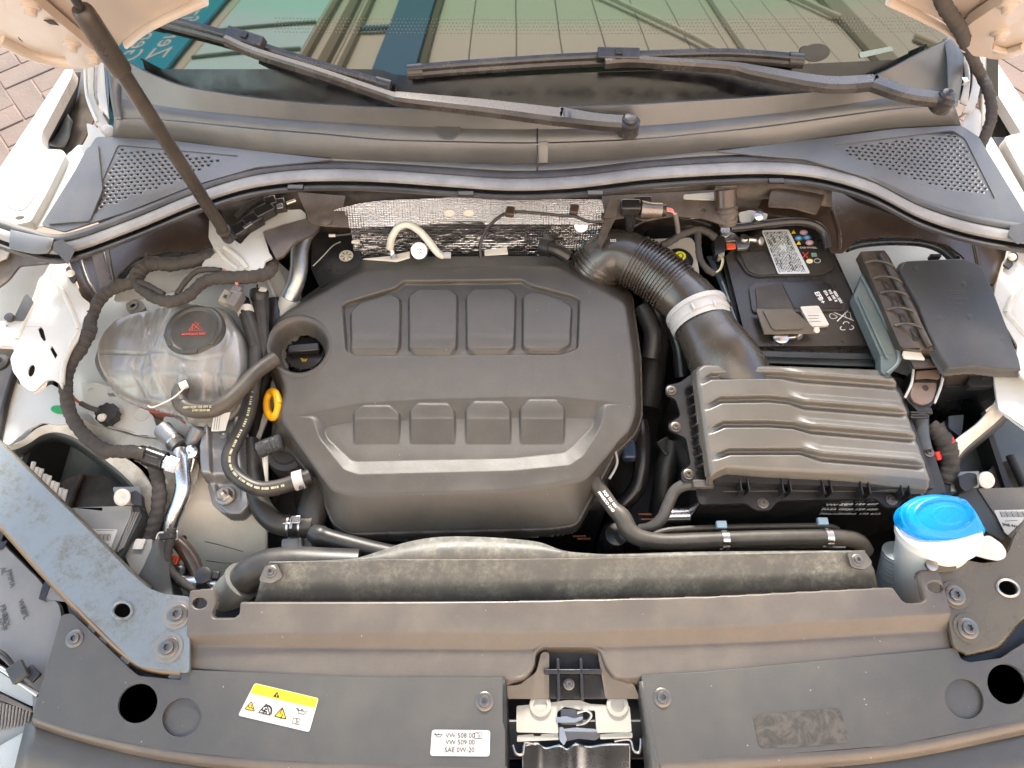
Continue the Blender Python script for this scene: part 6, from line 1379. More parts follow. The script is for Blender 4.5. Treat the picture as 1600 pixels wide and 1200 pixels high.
# ================= BATTERY =================
def battery():
    t = T("battery", "black car battery with label, pictograms and EFB+ print, right of the intake duct", "battery")
    z = .905
    BT = plastic("battery_black", (.022, .020, .019), .30, .3, 400, .35, (.11, .09, .075), .5)
    BP = plastic("battery_pad", (.035, .032, .029), .5, .6, 300, .6, (.10, .09, .075), .4)
    body("case", rnd([(1128, 405), (1186, 350), (1272, 348), (1287, 358), (1374, 548), (1372, 562), (1172, 560), (1156, 530)], 5), z-.012, .17, BT, t, b=.004)
    body("lid", rnd([(1134, 402), (1188, 353), (1270, 351), (1282, 358), (1364, 533), (1362, 540), (1176, 541), (1162, 516)], 5), z, .018, BT, t, b=.003)
    A = rnd([(1148, 398), (1192, 356), (1268, 354), (1278, 362), (1300, 408), (1302, 420), (1290, 428), (1180, 432), (1166, 426)], 8)
    B_ = rnd([(1170, 448), (1180, 441), (1290, 439), (1306, 446), (1328, 480), (1324, 486), (1176, 488)], 7)
    plate("raised_pad", A, z+.004, .006, BT, t, b=.0015); plate("raised_pad", B_, z+.004, .006, BT, t, b=.0015)
    plate("pad_face", rnd([(1156, 394), (1196, 392), (1214, 428), (1182, 429), (1168, 422)], 5), z+.006, .003, BP, t)
    plate("pad_face", rnd([(1180, 450), (1222, 443), (1240, 484), (1184, 486)], 4), z+.006, .003, BP, t)
    plate("print_panel", rnd([(1222, 442), (1296, 443), (1318, 476), (1316, 482), (1242, 482)], 3), z+.0052, .0015, GLOSS, t, b=0)
    # white data label
    lb = [(1190, 360), (1232, 358.5), (1266, 427), (1216, 428)]
    plate("data_label", rnd(lb, 3), z+.0062, .0006, plastic("label_blue_white", (.62, .68, .72), .35, 0, 10, .1), t, b=0)
    def lp(u, v): 
        a = np.array(lb[0])*(1-u)+np.array(lb[1])*u; b = np.array(lb[3])*(1-u)+np.array(lb[2])*u; return tuple(a*(1-v)+b*v)
    R_ = random.Random(5)
    for k in range(16):
        u = .07+k*.053; v = .04
        while v < .95:
            L_ = R_.uniform(.02, .16); 
            if .42 < u < .62 and .28 < v < .4: v += .1; continue
            line("fine_print", [lp(u, v), lp(u, min(.96, v+L_))], z+.0066, .0011 if R_.random() < .8 else .0020, INK, t); v += L_+R_.uniform(.01, .03)
    # pictograms
    Yc, Bc, Rc = YEL, simple("print_blue", (.05, .25, .60), .4), simple("print_pink", (.75, .40, .45), .4)
    for (x, y, m) in ((1240, 363, Yc), (1248, 380, Yc)): tri_sign("pictogram", x, y, 5.5, z+.0056, t, Yc, INK)
    for (x, y, m) in ((1256, 363, Rc), (1248, 372, Bc), (1261, 371, Bc), (1265, 379, Rc)):
        plate("pictogram", ell(x, y, 6.2, 4.0, 0, 16), z+.0056, .0004, m, t, b=0); plate("pictogram", ell(x, y, 3.4, 2.0, 0, 10), z+.0062, .0003, WPRINT if m is Rc else simple("print_pale_blue", (.4, .6, .8)), t, b=0)
    plate("pictogram", ell(1265, 408, 5.4, 3.6, 0, 16), z+.0056, .0004, simple("print_cream", (.75, .68, .40)), t, b=0)
    line("pictogram", ell(1277, 407.5, 5.0, 3.2, 0, 16)+[(1282, 407.5)], z+.0058, .0009, WPRINT, t)
    line("pictogram", [(1254, 394), (1262, 403)], z+.0058, .0016, RPRINT, t); line("pictogram", [(1263, 394), (1254, 403)], z+.0058, .0016, RPRINT, t); boxp("pictogram", 1272, 398, z+.0052, (.009, .008, .0008), simple("print_green", (.2, .35, .25)), t, b=0)
    text("lettering", "CAD WWELL", 1263, 387, z+.0058, .0050, WPRINT, t)
    # efb print
    text("lettering", "EFB+", 1281, 465, z+.0062, .0118, WPRINT, t, -72, bold=.0003)
    for x, y, s_ in ((1293, 462, "ETA 105"), (1301, 462, "915 105 B"), (1309, 464, "420A DIN")): text("lettering", s_, x, y, z+.0062, .0062, WPRINT, t, -72, bold=.0003)
    # white barcode label
    w_ = rnd([(1250, 479), (1279, 477.5), (1296, 508), (1267, 510)], 3)
    plate("small_label", w_, z+.0064, .006, WLABEL, t, b=0)
    pale = simple("pale_print", (.5, .5, .5))
    for k in range(3): line("print", [(1256+k*1.5, 483+k*3), (1280+k*1.5, 482+k*3)], z+.0068, .0006, pale, t)
    for k in range(7):
        x = 1262+k*1.8
        for j in range(3):
            if R_.random() < .7: line("print", [(x+k*.3+j*1.5, 493+j*4.5), (x+5+k*.3+j*1.5, 493+j*4.5)], z+.0068, .0008, INK, t)
    # crossed-out bin and recycling print
    zz = z+.0008
    line("crossed_bin", [(1298, 486), (1334, 501)], zz, .0013, WPRINT, t); line("crossed_bin", [(1325, 485), (1308, 502)], zz, .0016, WPRINT, t)
    line("crossed_bin", [(1320, 487), (1328, 488), (1330, 498), (1322, 497), (1320, 487)], zz, .0008, WPRINT, t)
    line("crossed_bin", cr([(1296, 494), (1298, 490), (1304, 492), (1308, 496), (1300, 498), (1296, 494)], 4), zz, .0008, WPRINT, t)
    for k in range(3):
        a = k*2*pi/3+.4; cx, cy = 1323+7*cos(a), 510+4.5*sin(a)
        line("recycling_print", [(cx+4.5*cos(b), cy+3*sin(b)) for b in [a-1.8+i*.5 for i in range(8)]], zz, .0012, WPRINT, t)
    cyl("vent_dot", U(1307, 536, z-.006), 0, 0, WHITEPL, t, axis=(0, -1, .2), prof=[(.004, 0), (.004, .002), (.002, .003)])
    plate("front_ledge", [(1172, 548), (1374, 548), (1376, 562), (1174, 564)], z-.030, .006, BT, t)
    # front terminal, cover and strap
    tm = T("battery_terminal", "olive-brown terminal cover plate with clamp and bolt at the battery's front left", "terminal")
    TC = plastic("terminal_cover", (.085, .07, .05), .32, .2, 300, .2, (.2, .17, .13))
    plate("cover", [(1181, 482), (1238, 482), (1278, 517), (1276, 521), (1194, 522)], z+.014, .003, TC, tm)
    plate("cover_pad", rnd([(1192, 484.5), (1236, 484.5), (1256, 510), (1252, 514), (1210, 515), (1206, 512)], 3), z+.0165, .003, TC, tm, b=.001)
    cyl("clamp", U(1219, 527, z+.004), 0, 0, METAL, tm, prof=[(.013, -.02), (.0135, .004), (.010, .006)]); tube("clamp_bolt", [(1228, 528, z+.002), (1246, 526, z+.002)], .003, STEEL, tm); cyl("clamp_nut", U(1247, 524, z+.003), 0, 0, STEEL, tm, seg=18, axis=(.3, -.8, .4), prof=[(.006, 0), (.006, .005), (.003, .006)])
    cyl("push_pin", U(1275, 516, z+.014), 0, 0, simple("pale_pink_plastic", (.7, .6, .55)), tm, axis=(.3, -.4, 1), prof=[(.005, 0), (.005, .003), (.002, .004)])
    loft("strap", [[(1210, 536, z-.002), (1236, 536, z-.002)], [(1206, 550, z-.012), (1238, 550, z-.012)], [(1204, 570, z-.04), (1238, 570, z-.04)]], plastic("strap_blue_black", (.02, .028, .032), .3), tm, 4, th=.004, b=.001)
    tm = T("battery_terminal", "silver negative terminal clamp with bolt and sensor plug at the battery's rear left", "terminal")
    plate("clamp_plate", rnd([(1130, 362), (1148, 364), (1155, 372), (1164, 368), (1172, 372), (1172, 382), (1168, 388), (1152, 389), (1150, 376), (1134, 378)], 3), z+.022, .006, STEEL, tm)
    cyl("post", U(1163, 372, z+.022), 0, 0, STEEL, tm, prof=[(.0075, -.02), (.0075, .002), (.006, .003), (.002, .002)]); tube("clamp_bolt", [(1170, 374, z+.022), (1186, 376, z+.022)], .005, STEEL, tm); cyl("bolt_head", U(1186, 377, z+.022), 0, 0, STEEL, tm, seg=16, axis=(.5, -.4, .6), prof=[(.0075, 0), (.0075, .005), (.004, .006)])
    plate("lug", rnd([(1126, 352), (1140, 350), (1146, 362), (1134, 370), (1126, 366)], 3), z+.030, .005, METAL, tm)
    plate("copper_lug", [(1134, 380), (1150, 380), (1150, 388), (1136, 389)], z+.024, .004, simple("orange_plastic", (.55, .08, .02)), tm)
    body("sensor_plug", rnd([(1115, 370), (1132, 368), (1134, 392), (1118, 398)], 2), z+.028, .02, GLOSS, tm); body("sensor_plug", rnd([(1122, 392), (1132, 392), (1132, 400), (1123, 402)], 1.5), z+.026, .012, plastic("plug_beige", (.22, .21, .17)), tm)
    for d, m in ((0, WHITEPL), (2.2, simple("yellow_green_wire", (.35, .35, .1)))): tube("sensor_wire", [(1127+d, 398, z+.022), (1128+d, 410, z+.018), (1123+d, 422, z+.015), (1112+d, 428, z+.012)], .0011, m, tm, seg=6)
    # tray
    tr = T("battery_tray", "black tray wall surrounding the battery's left and front sides", "tray")
    TR = plastic("tray_black", (.020, .026, .03), .4, .3, 300, .3, (.08, .09, .09))
    loft("left_wall", [[(1104, 400, .91), (1130, 460, .91), (1150, 520, .91), (1160, 545, .91), (1180, 556, .91)], [(1112, 400, .914), (1138, 460, .914), (1157, 520, .914), (1164, 537, .914), (1182, 548, .914)], [(1126, 410, .85), (1146, 462, .85), (1162, 515, .85), (1170, 530, .85), (1186, 540, .85)]], TR, tr, 24)
    loft("left_face", [[(1104, 400, .91), (1130, 460, .91), (1150, 520, .91), (1160, 545, .91), (1180, 556, .91), (1380, 562, .91)], [(1098, 410, .80), (1122, 480, .80), (1146, 545, .80), (1158, 568, .80), (1180, 580, .80), (1390, 585, .80)]], TR, tr, 24)
    plate("front_rim", [(1176, 548), (1378, 553), (1392, 574), (1178, 566)], .905, .004, TR, tr)
    for x, y in ((1132, 450), (1146, 490)): bead("wall_strip", [(x-4, y-10, .918), (x+8, y+22, .918)], .002, plastic("strip_blue_grey", (.10, .13, .15), .35), tr)
    # teal grey jacket wall right of the battery
    j = T("battery_shield", "blue-grey insulating shield standing between the battery and the fuse box", "shield")
    JG = plastic("shield_teal", (.085, .115, .12), .38, .3, 300, .3, (.2, .22, .2), .5)
    plate("wall", rnd([(1334, 462), (1352, 420), (1360, 428), (1412, 556), (1408, 564), (1388, 590), (1376, 580), (1376, 556)], 4), .936, .02, JG, j, b=.003)
    bead("edge_bead", [(1346, 432, .938), (1362, 462, .938), (1404, 552, .938), (1386, 584, .938)], .003, JG, j, z=.938); bead("edge_bead", [(1342, 464, .938), (1386, 560, .938)], .002, JG, j, z=.938)
battery()

def right_bay():
    k = T("bonnet_cable", "black spiral-wrapped cable running from the bonnet down past the right hinge", "cable")
    hp_ = H(1468, -12, .02); pts = [hp_+Vector((-.02, 0, .06)), hp_, H(1502, 50, .022), U(1524, 100, 1.115), U(1545, 145, 1.08), U(1549, 182, 1.06), U(1538, 215, 1.04), U(1524, 240, 1.02)]
    tubew("wrapped_cable", pts, .0085, TAPE, k, seg=16, n=24, fn=lambda s, a: 1+.10*(1 if sin(s*300+a) > .75 else 0)+.03*sin(s*700+a))
    t = T("cable_duct", "ribbed brown-black cable duct with arched ribs beside the fuse box", "cable duct")
    CD = plastic("duct_black_brown", (.04, .034, .029), .32, .3, 400, .4, (.15, .12, .09), .5)
    plate("channel", rnd([(1344, 393), (1382, 391), (1390, 402), (1463, 545), (1462, 549), (1412, 544), (1406, 540)], 2), .952, .02, CD, t, b=.002)
    bead("spine", [(1377, 398, .956), (1392, 424, .956), (1424, 486, .956), (1452, 542, .956)], .005, CD, t)
    for k, (x, y) in enumerate(((1352, 411), (1364, 435), (1375, 458), (1386, 484), (1398, 509))):
        tube("arched_rib", [(x, y, .952), (x+14, y-3, .957), (x+32, y-1, .964), (x+44, y+6, .956), (x+46, y+14, .945)], .0022, CD, t, seg=8)
    for (x, y, l) in ((1384, 446, 12), (1397, 472, 18), (1410, 498, 16), (1428, 522, 18)):
        plate("slot", rnd([(x-6, y-l/2), (x+3, y-l/2), (x+9, y+l/2), (x, y+l/2)], 1), .9535, .001, INK, t, b=0); boxp("slot_tongue", x+1, y+1, .9535, (.003, .008, .002), CD, t, rot=(0, 0, 25), b=.0004)
    f = T("fuse_box", "large matte dark grey fuse box with a smooth sloping lid, far right", "fuse box")
    FG = plastic("fuse_lid_grey", (.030, .031, .033), .46, .4, 900, .25, (.13, .12, .11), .5, ds=6)
    O = rnd([(1400, 424), (1410, 405), (1508, 401), (1537, 414), (1556, 456), (1596, 562), (1600, 584), (1560, 583), (1520, 578), (1478, 582), (1460, 552), (1444, 520), (1430, 480)], 7, 4)
    def hf(x, y):
        d = -sdp(x, y, O); z = -.014*ss(-d, -6, 1)+.004*np.cos((x-1490-(y-490)*.3)/80)
        for (a, b) in ((1504, 446), (1512, 497), (1466, 499), (1564, 530), (1428, 421)): z += .0008*ss(np.hypot(x-a, y-b), 4.0, 2.6)*(1 if a in (1504, 1512) else .5)
        for (y0, x0, x1) in ((457.5, 1477, 1506), (461, 1480, 1506), (470, 1484, 1510), (478, 1492, 1500)): z += .0004*np.exp(-((y-y0)/.9)**2)*(x > x0)*(x < x1)
        return z
    relief("lid", .955, (1386, 390, 1616, 596), hf, lambda x, y: sdp(x, y, O) < 1.6, FG, f, .0013)
    loft("lid_front", [[(1476, 580, .942), (1520, 577, .944), (1560, 579, .944), (1590, 578, .942)], [(1474, 582, .936), (1520, 579, .938), (1560, 581, .938), (1592, 584, .936)], [(1474, 602, .912), (1520, 600, .912), (1560, 600, .912), (1590, 602, .912)]], plastic("lid_front_brown", (.05, .042, .038), .35), f, 20, th=.003)
    FB = plastic("fuse_box_body", (.012, .015, .018), .3, .2, 300, .2, (.06, .07, .07))
    body("case", rnd([(1440, 560), (1588, 566), (1592, 602), (1476, 604), (1466, 592)], 4), .910, .16, FB, f, b=.003)
    body("case_rear", rnd([(1408, 428), (1508, 412), (1542, 462), (1584, 580), (1480, 584)], 4), .935, .18, FB, f, b=.003)
    plate("latch_frame", rnd([(1518, 582), (1550, 580), (1554, 594), (1550, 604), (1516, 604), (1512, 598)], 1), .928, .012, BLACK, f); plate("latch_slot", [(1530, 584), (1546, 583), (1549, 592), (1534, 593)], .9295, .001, INK, f, b=0)
    for (x, y, w_, h_) in ((1562, 494, .014, .008), (1576, 520, .028, .05), (1578, 538, .03, .014), (1460, 402, .018, .006), (1492, 405, .012, .006)): boxp("side_lug", x, y, .925, (w_, h_, .012), FB, f)
    cover_t = T("main_cable_connector", "pinkish-brown connector hood with a rounded window between filter box and fuse box", "connector")
    PB = plastic("hood_pinkish", (.15, .105, .085), .35, .2, 300, .2, (.3, .24, .2))
    body("frame", rnd([(1426, 576), (1470, 574), (1476, 588), (1464, 622), (1448, 644), (1436, 644), (1416, 624)], 5), .918, .03, BLACK, cover_t, b=.003)
    plate("window", rnd([(1427, 598), (1464, 598), (1462, 612), (1456, 628), (1442, 633), (1428, 628), (1422, 618)], 5), .922, .004, PB, cover_t, b=.0015)
    plate("window", rnd([(1432, 580), (1470, 577), (1468, 592), (1450, 590), (1430, 592)], 2), .924, .004, PB, cover_t, b=.0015)
    plate("upper_flap", rnd([(1422, 562), (1460, 560), (1466, 572), (1428, 574)], 2), .94, .006, CD, cover_t)
    tube("rim", [(1427, 578, .924), (1424, 600, .922), (1414, 622, .916)], .0022, GREY, cover_t, seg=8); tube("rim", [(1474, 584, .924), (1470, 604, .922), (1460, 630, .916)], .0022, GREY, cover_t, seg=8)
    cyl("mark", U(1446, 606, .9225), 0, 0, INK, cover_t, prof=[(.0045, 0), (.0045, .0006), (.003, .0006)])
    plate("cloth", rnd([(1412, 547), (1436, 545), (1442, 556), (1446, 562), (1414, 560), (1410, 554)], 2), .944, .003, WHITEPL, cover_t)
    cb = T("fuse_box_cable", "thick black sleeved cable dropping from the pinkish connector hood", "cable")
    tube("sleeve", [(1436, 648, .905), (1438, 662, .903), (1440, 684, .90), (1444, 704, .896)], [.014, .012, .0115, .012], plastic("sleeve_blue_black", (.05, .06, .07), .4), cb, seg=20)
    for k in range(3): boxp("cable_tie", 1436, 645+k*4, .916, (.028, .003, .006), GLOSS, cb)
    boxp("tie_head", 1450, 643, .915, (.010, .010, .008), BLACK, cb)
    w2 = T("taped_harness", "black taped harness with red leads curving down beside the filter box's right edge", "wiring")
    tube("loom", [(1452, 664, .895), (1468, 680, .893), (1480, 702, .888), (1483, 728, .88), (1478, 756, .87)], [.011, .0145, .015, .014, .013], TAPE, w2, seg=18, n=16, fn=tape)
    tube("red_lead", [(1484, 684, .90), (1486, 696, .898), (1480, 712, .89)], .0055, REDPL, w2); tube("red_lead", [(1462, 706, .89), (1466, 718, .885)], .006, REDPL, w2)
    body("relay_block", rnd([(1482, 650), (1506, 648), (1504, 672), (1500, 682), (1482, 668)], 2), .88, .04, plastic("relay_slate", (.05, .06, .07), .35), w2)
    plate("blue_grey_sheet", [(1458, 668), (1476, 658), (1482, 680), (1474, 684)], .87, .003, plastic("sheet_blue_grey", (.22, .28, .34), .4), w2)
    # brake fluid reservoir
    b = T("brake_fluid_tank", "white brake fluid tank with black cap and yellow symbol behind the ribbed duct", "fluid tank")
    body("tank", rnd([(1006, 374), (1080, 371), (1086, 380), (1096, 450), (1060, 450), (1010, 420)], 5), .900, .05, WHITEPL, b, b=.004)
    cyl("cap", U(1060, 408, .907), 0, 0, GLOSS, b, seg=40, prof=[(.025, -.02), (.025, .004), (.022, .008), (.002, .009)])
    yy = simple("yellow_bright", (.70, .68, .02), .45); c = U(1063, 400, .9175); cyl("symbol_ring", c, 0, 0, yy, b, seg=28, prof=[(.0098, 0), (.0098, .0006), (.0055, .0006)]); cyl("symbol_dot", c, 0, 0, INK, b, prof=[(.0055, 0), (.0055, .0009), (.001, .0009)]); cyl("symbol_dot", c, 0, 0, yy, b, prof=[(.0035, 0), (.0035, .0014), (.001, .0014)])
    line("symbol", [(1062, 412), (1064, 408), (1070, 413)], .9175, .0012, yy, b)
    # breather / map sensor on the crossbeam
    v = T("vacuum_sensor", "black valve with a silver barrel and red wires on the crossbeam behind the intake duct", "valve")
    tube("barrel", [(1002, 327, .985), (1016, 328, .985), (1034, 329, .985)], [.015, .0125, .0125], plastic("barrel_satin", (.22, .19, .17), .3, metal=.6), v, seg=22); tube("neck", [(1030, 329, .985), (1040, 329, .985)], .010, GLOSS, v)
    boxp("block", 985, 324, .988, (.034, .022, .020), GLOSS, v, b=.003); boxp("block", 1004, 314, .988, (.03, .012, .012), BLACK, v, b=.002); tube("stem", [(984, 332, .98), (984, 350, .955), (983, 366, .93)], [.010, .009, .006], GLOSS, v); boxp("block", 1004, 336, .98, (.012, .010, .008), BLACK, v, b=.001)
    for k in range(3): tube("red_wire", [(1038, 325+k*2, .986), (1050, 327+k*2, .986), (1054+k, 336, .982)], .0013, simple("pink_wire_sleeve", (.75, .25, .22)), v, seg=6)
    tube("lead", [(1055, 334, .982), (1058, 350, .965), (1060, 366, .945)], .004, plastic("lead_grey", (.12, .11, .11), .5), v)
    wire("branch_loom", "black taped loom crossing from the crossbeam to the battery's sensor plug", "wiring", [(1034, 384, .935), (1050, 376, .94), (1066, 366, .945), (1088, 359, .947), (1104, 362, .945), (1118, 372, .94)], .0065, TAPE, fn=tape, n=14)
    wire("branch_loom", "black taped loom dropping from the branch behind the brake fluid tank to the battery wall", "wiring", [(1090, 360, .945), (1091, 384, .94), (1094, 404, .935), (1104, 420, .93), (1116, 428, .925)], .0055, TAPE, fn=tape, n=14)
    h = T("earth_cable", "fat brown taped cable coming down behind the battery's silver terminal", "cable")
    tube("cable", [(1134, 290, 1.0), (1134, 312, .985), (1136, 334, .97), (1138, 352, .955)], [.0175, .0175, .0175, .015], plastic("cable_brown_tape", (.06, .045, .038), .5, .5, 250, .3), h, seg=22, fn=tape, n=16); tube("sleeve", [(1133, 296, 1.0), (1134, 322, .98)], .0185, BROWN, h, seg=22)
    tube("lead", [(1142, 356, .95), (1166, 354, .952), (1196, 350, .955), (1240, 346, .955), (1270, 350, .952), (1288, 364, .945), (1294, 388, .935)], [.0075, .0075, .0075, .0075, .0075, .0075, .0075], GLOSS, h, seg=16, n=12)
    cyl("stud", U(1185, 338, .97), 0, 0, METAL, h, axis=(0, -.4, 1), prof=[(.008, -.02), (.008, .003), (.004, .005)]); plate("stud_bracket", rnd([(1154, 332), (1172, 328), (1200, 334), (1196, 348), (1170, 352), (1156, 346)], 3), .955, .004, PAINTB, h)
    # heat-shield side cables
    k = T("shield_cable", "thin black cable clipped along the heat shield behind the engine cover", "cable")
    tube("cable", [(751, 402, .93), (750, 386, .945), (757, 364, .962), (776, 342, .985), (800, 331, .99), (840, 333, .99), (880, 337, .99), (898, 338, .99), (920, 346, .985), (944, 347, .98)], .0028, GLOSS, k, seg=8, n=10)
    for x, y in ((797, 331), (897, 328)): boxp("clip", x, y, .993, (.015, .018, .010), plastic("clip_brown", (.05, .03, .02), .35), k, rot=(0, 0, -10), b=.002)
    k = T("breather_hose", "cream bent hose standing behind the engine cover in front of the heat shield", "hose")
    tube("hose", [(609, 388, .915), (612, 372, .935), (622, 356, .95), (637, 351, .955), (654, 360, .95), (668, 375, .94), (684, 395, .925), (694, 400, .92)], .0062, WHITEPL, k, seg=16, n=10)
    tube("end", [(611, 382, .918), (613, 396, .905), (616, 404, .90)], [.006, .005, .007], METAL, k); boxp("clip", 699, 399, .93, (.012, .010, .006), GREY, k)
    k = T("rear_bulkhead_sheet", "black insulating sheet with a round white rosette behind the cover's left shoulder", "panel")
    plate("sheet", rnd([(488, 372), (500, 362), (552, 356), (564, 400), (562, 420), (500, 450), (486, 420)], 3), .875, .003, plastic("sheet_black", (.012, .016, .02), .4), k, b=0)
    c = U(541, 400, .878); cyl("rosette", c, 0, 0, WHITEPL, k, seg=28, prof=[(.0125, 0), (.0125, .001), (.001, .0012)])
    for q in range(7): a = q*2*pi/7+.4; line("rosette_gap", [(541+4*cos(a), 400+3*sin(a)), (541+9*cos(a), 400+7*sin(a))], .8798, .0016, INK, k)
    boxp("rosette_pin", 541, 404, .884, (.004, .008, .006), WHITEPL, k)
    tube("wire", [(489, 416, .90), (505, 400, .905), (520, 384, .91), (532, 378, .91)], .0012, STEEL, k, seg=6); tube("wire", [(560, 378, .91), (585, 382, .912), (606, 384, .91)], .002, BLACK, k, seg=6); tube("wire", [(524, 368, .93), (560, 364, .93), (600, 360, .93), (616, 356, .935)], .002, BLACK, k, seg=6)
    tube("sleeve_end", [(550, 378, .912), (562, 379, .912)], .003, WHITEPL, k, seg=10); tube("sleeve_end", [(514, 368, .93), (524, 368, .93)], .0028, WHITEPL, k, seg=10)
    plate("rail", [(566, 404), (604, 400), (640, 392), (640, 402), (620, 408)], .90, .004, WHITEPL, k)
    for q in range(6): boxp("stub", 504+q % 3*12, 424+(q//3)*8, .872, (.006, .006, .006), METAL, k, b=.002)
    plate("silver_tab", rnd([(502, 416), (536, 416), (534, 428), (516, 438), (502, 444)], 2), .868, .004, CAST, k)
    k = T("camshaft_sensor", "black ribbed plug behind the engine cover's top edge", "plug")
    tube("cable", [(856, 386, .90), (872, 392, .898), (888, 402, .89)], .012, GLOSS, k, seg=18); tube("plug", [(848, 384, .895), (862, 388, .90)], .0165, BLACK, k, seg=8); plate("tag", [(757, 390), (792, 386), (794, 396), (757, 398)], .925, .004, WHITEPL, k)
    # washer filler
    k = T("washer_filler", "bright blue washer fluid cap on a white neck with a pull tongue", "filler cap")
    CB = plastic("cap_blue", (.0, .30, .78), .30, .05, 200, .05, (.1, .4, .7))
    NW = plastic("neck_white", (.72, .74, .72), .35, .1, 100, .15, (.5, .5, .46), ds=9)
    zc = .958
    O = rnd([(1409, 800), (1414, 786), (1434, 774), (1462, 770), (1490, 772), (1512, 779), (1530, 800), (1544, 826), (1542, 832), (1520, 842), (1494, 848), (1462, 846), (1434, 836), (1416, 820)], 8, 4)
    def hf2(x, y):
        d = -sdp(x, y, O); z = -.010*ss(-d, -7, 0.5)
        e = np.hypot((x-1474)/46, (y-806)/27); z += .007*np.clip(1-(e/1.5)**2, 0, 1); z += -.0035*ss(e, 1.0, .92)+.0012*np.exp(-((e-.98)/.05)**2)
        z += .003*np.exp(-((x-(1514+(y-800)*.55))/4.0)**2)
        w_ = np.abs(np.hypot((x-1480)/24, (y-806)/13)-1); z += .0007*np.exp(-(w_/.10)**2)
        z += .0007*np.exp(-((np.mod((x-1480)+(y-806)*.8, 9)-4.5)/1.2)**2)*(np.hypot((x-1480)/22, (y-806)/11) < .95)
        return z
    relief("cap", zc, (1400, 762, 1552, 858), hf2, lambda x, y: sdp(x, y, O) < 1.2, CB, k, .0010)
    body("cap_skirt", relift(O, zc, zc-.006), zc-.006, .022, CB, k, b=.002)
    plate("tongue", rnd([(1484, 852), (1520, 842), (1546, 836), (1566, 850), (1573, 862), (1571, 872), (1560, 876), (1540, 872), (1500, 860)], 5), .944, .003, WHITEPL, k, b=.001)
    c0 = U(1462, 830, .935)
    tube("neck", [(1466, 822, .945), (1462, 834, .93), (1452, 862, .895), (1438, 900, .84), (1428, 930, .79)], [.050, .050, .045, .040, .036], NW, k, seg=40, n=8, fn=None)
    tube("collar", [(1466, 826, .944), (1464, 836, .934)], .054, NW, k, seg=40)
    tube("bellows", [(1405, 862, .86), (1398, 890, .83), (1392, 920, .79)], .022, plastic("bellows_teal", (.35, .40, .40), .4), k, seg=26, n=20, fn=lambda s, a: 1+.06*(1 if (s/.006) % 1 < .5 else -.4))
    # front hoses
    k = T("front_coolant_hose", "long olive-grey hose running across in front of the filter box to the right", "hose")
    tube("hose", [(925, 748, .87), (945, 776, .868), (958, 794, .868), (972, 808, .87), (984, 830, .87), (1004, 842, .87), (1040, 847, .87), (1100, 845, .87), (1180, 842, .87), (1260, 840, .87), (1310, 840, .87), (1340, 846, .865), (1352, 862, .85)], [.0115, .0115, .0115, .0135, .0135, .013, .0125, .0125, .0125, .0125, .0125, .0125, .0125], OLV, k, seg=22, n=12)
    for x, y in ((1132, 844), (1293, 840)):
        clamp(x, y, .87, (1, 0, 0), .0142, .010, METAL, k, "clamp_band"); boxp("clamp_foot", x, y+12, .868, (.014, .006, .004), WHITEPL, k, b=.0008)
    boxp("clamp_foot", 1308, 852, .865, (.024, .008, .004), GREY, k)
    text("lettering", "5Q0 121 081", 953, 780, .8806, .006, WPRINT, k, -56, bold=.0002); text("lettering", "FPM/ECO LHD", 947, 784, .8800, .006, WPRINT, k, -56, bold=.0002)
    k = T("cooler_pipes", "pair of thin olive pipes clipped behind the front hose", "pipe")
    tube("pipe", [(1014, 842, .855), (1030, 832, .858), (1060, 827, .86), (1130, 824, .86), (1220, 822, .86), (1290, 822, .86), (1310, 828, .858)], .0045, OLV, k, seg=12); tube("pipe", [(1020, 850, .85), (1040, 838, .853), (1140, 833, .853), (1300, 832, .853)], .004, OLV, k, seg=12)
    tube("pipe", [(1000, 856, .85), (1140, 856, .85), (1320, 852, .85)], .0035, OLV, k, seg=12)
    for x, y in ((1127, 820), (1285, 815)): boxp("clip", x, y, .868, (.015, .011, .008), simple("clip_pale_blue", (.40, .55, .65), .4), k, b=.001)
    k = T("vent_hose", "grey vent hose bending down from the filter box's front left corner", "hose")
    tube("hose", [(1112, 758, .885), (1090, 757, .884), (1070, 758, .88), (1054, 768, .87), (1044, 788, .86), (1034, 810, .85), (1018, 824, .84), (1000, 828, .83)], .0090, plastic("hose_mid_grey", (.07, .068, .066), .42, .3, 500, .3), k, seg=18, n=10); boxp("nozzle", 1098, 757, .895, (.03, .012, .010), MATS["hose_mid_grey"], k)
right_bay()

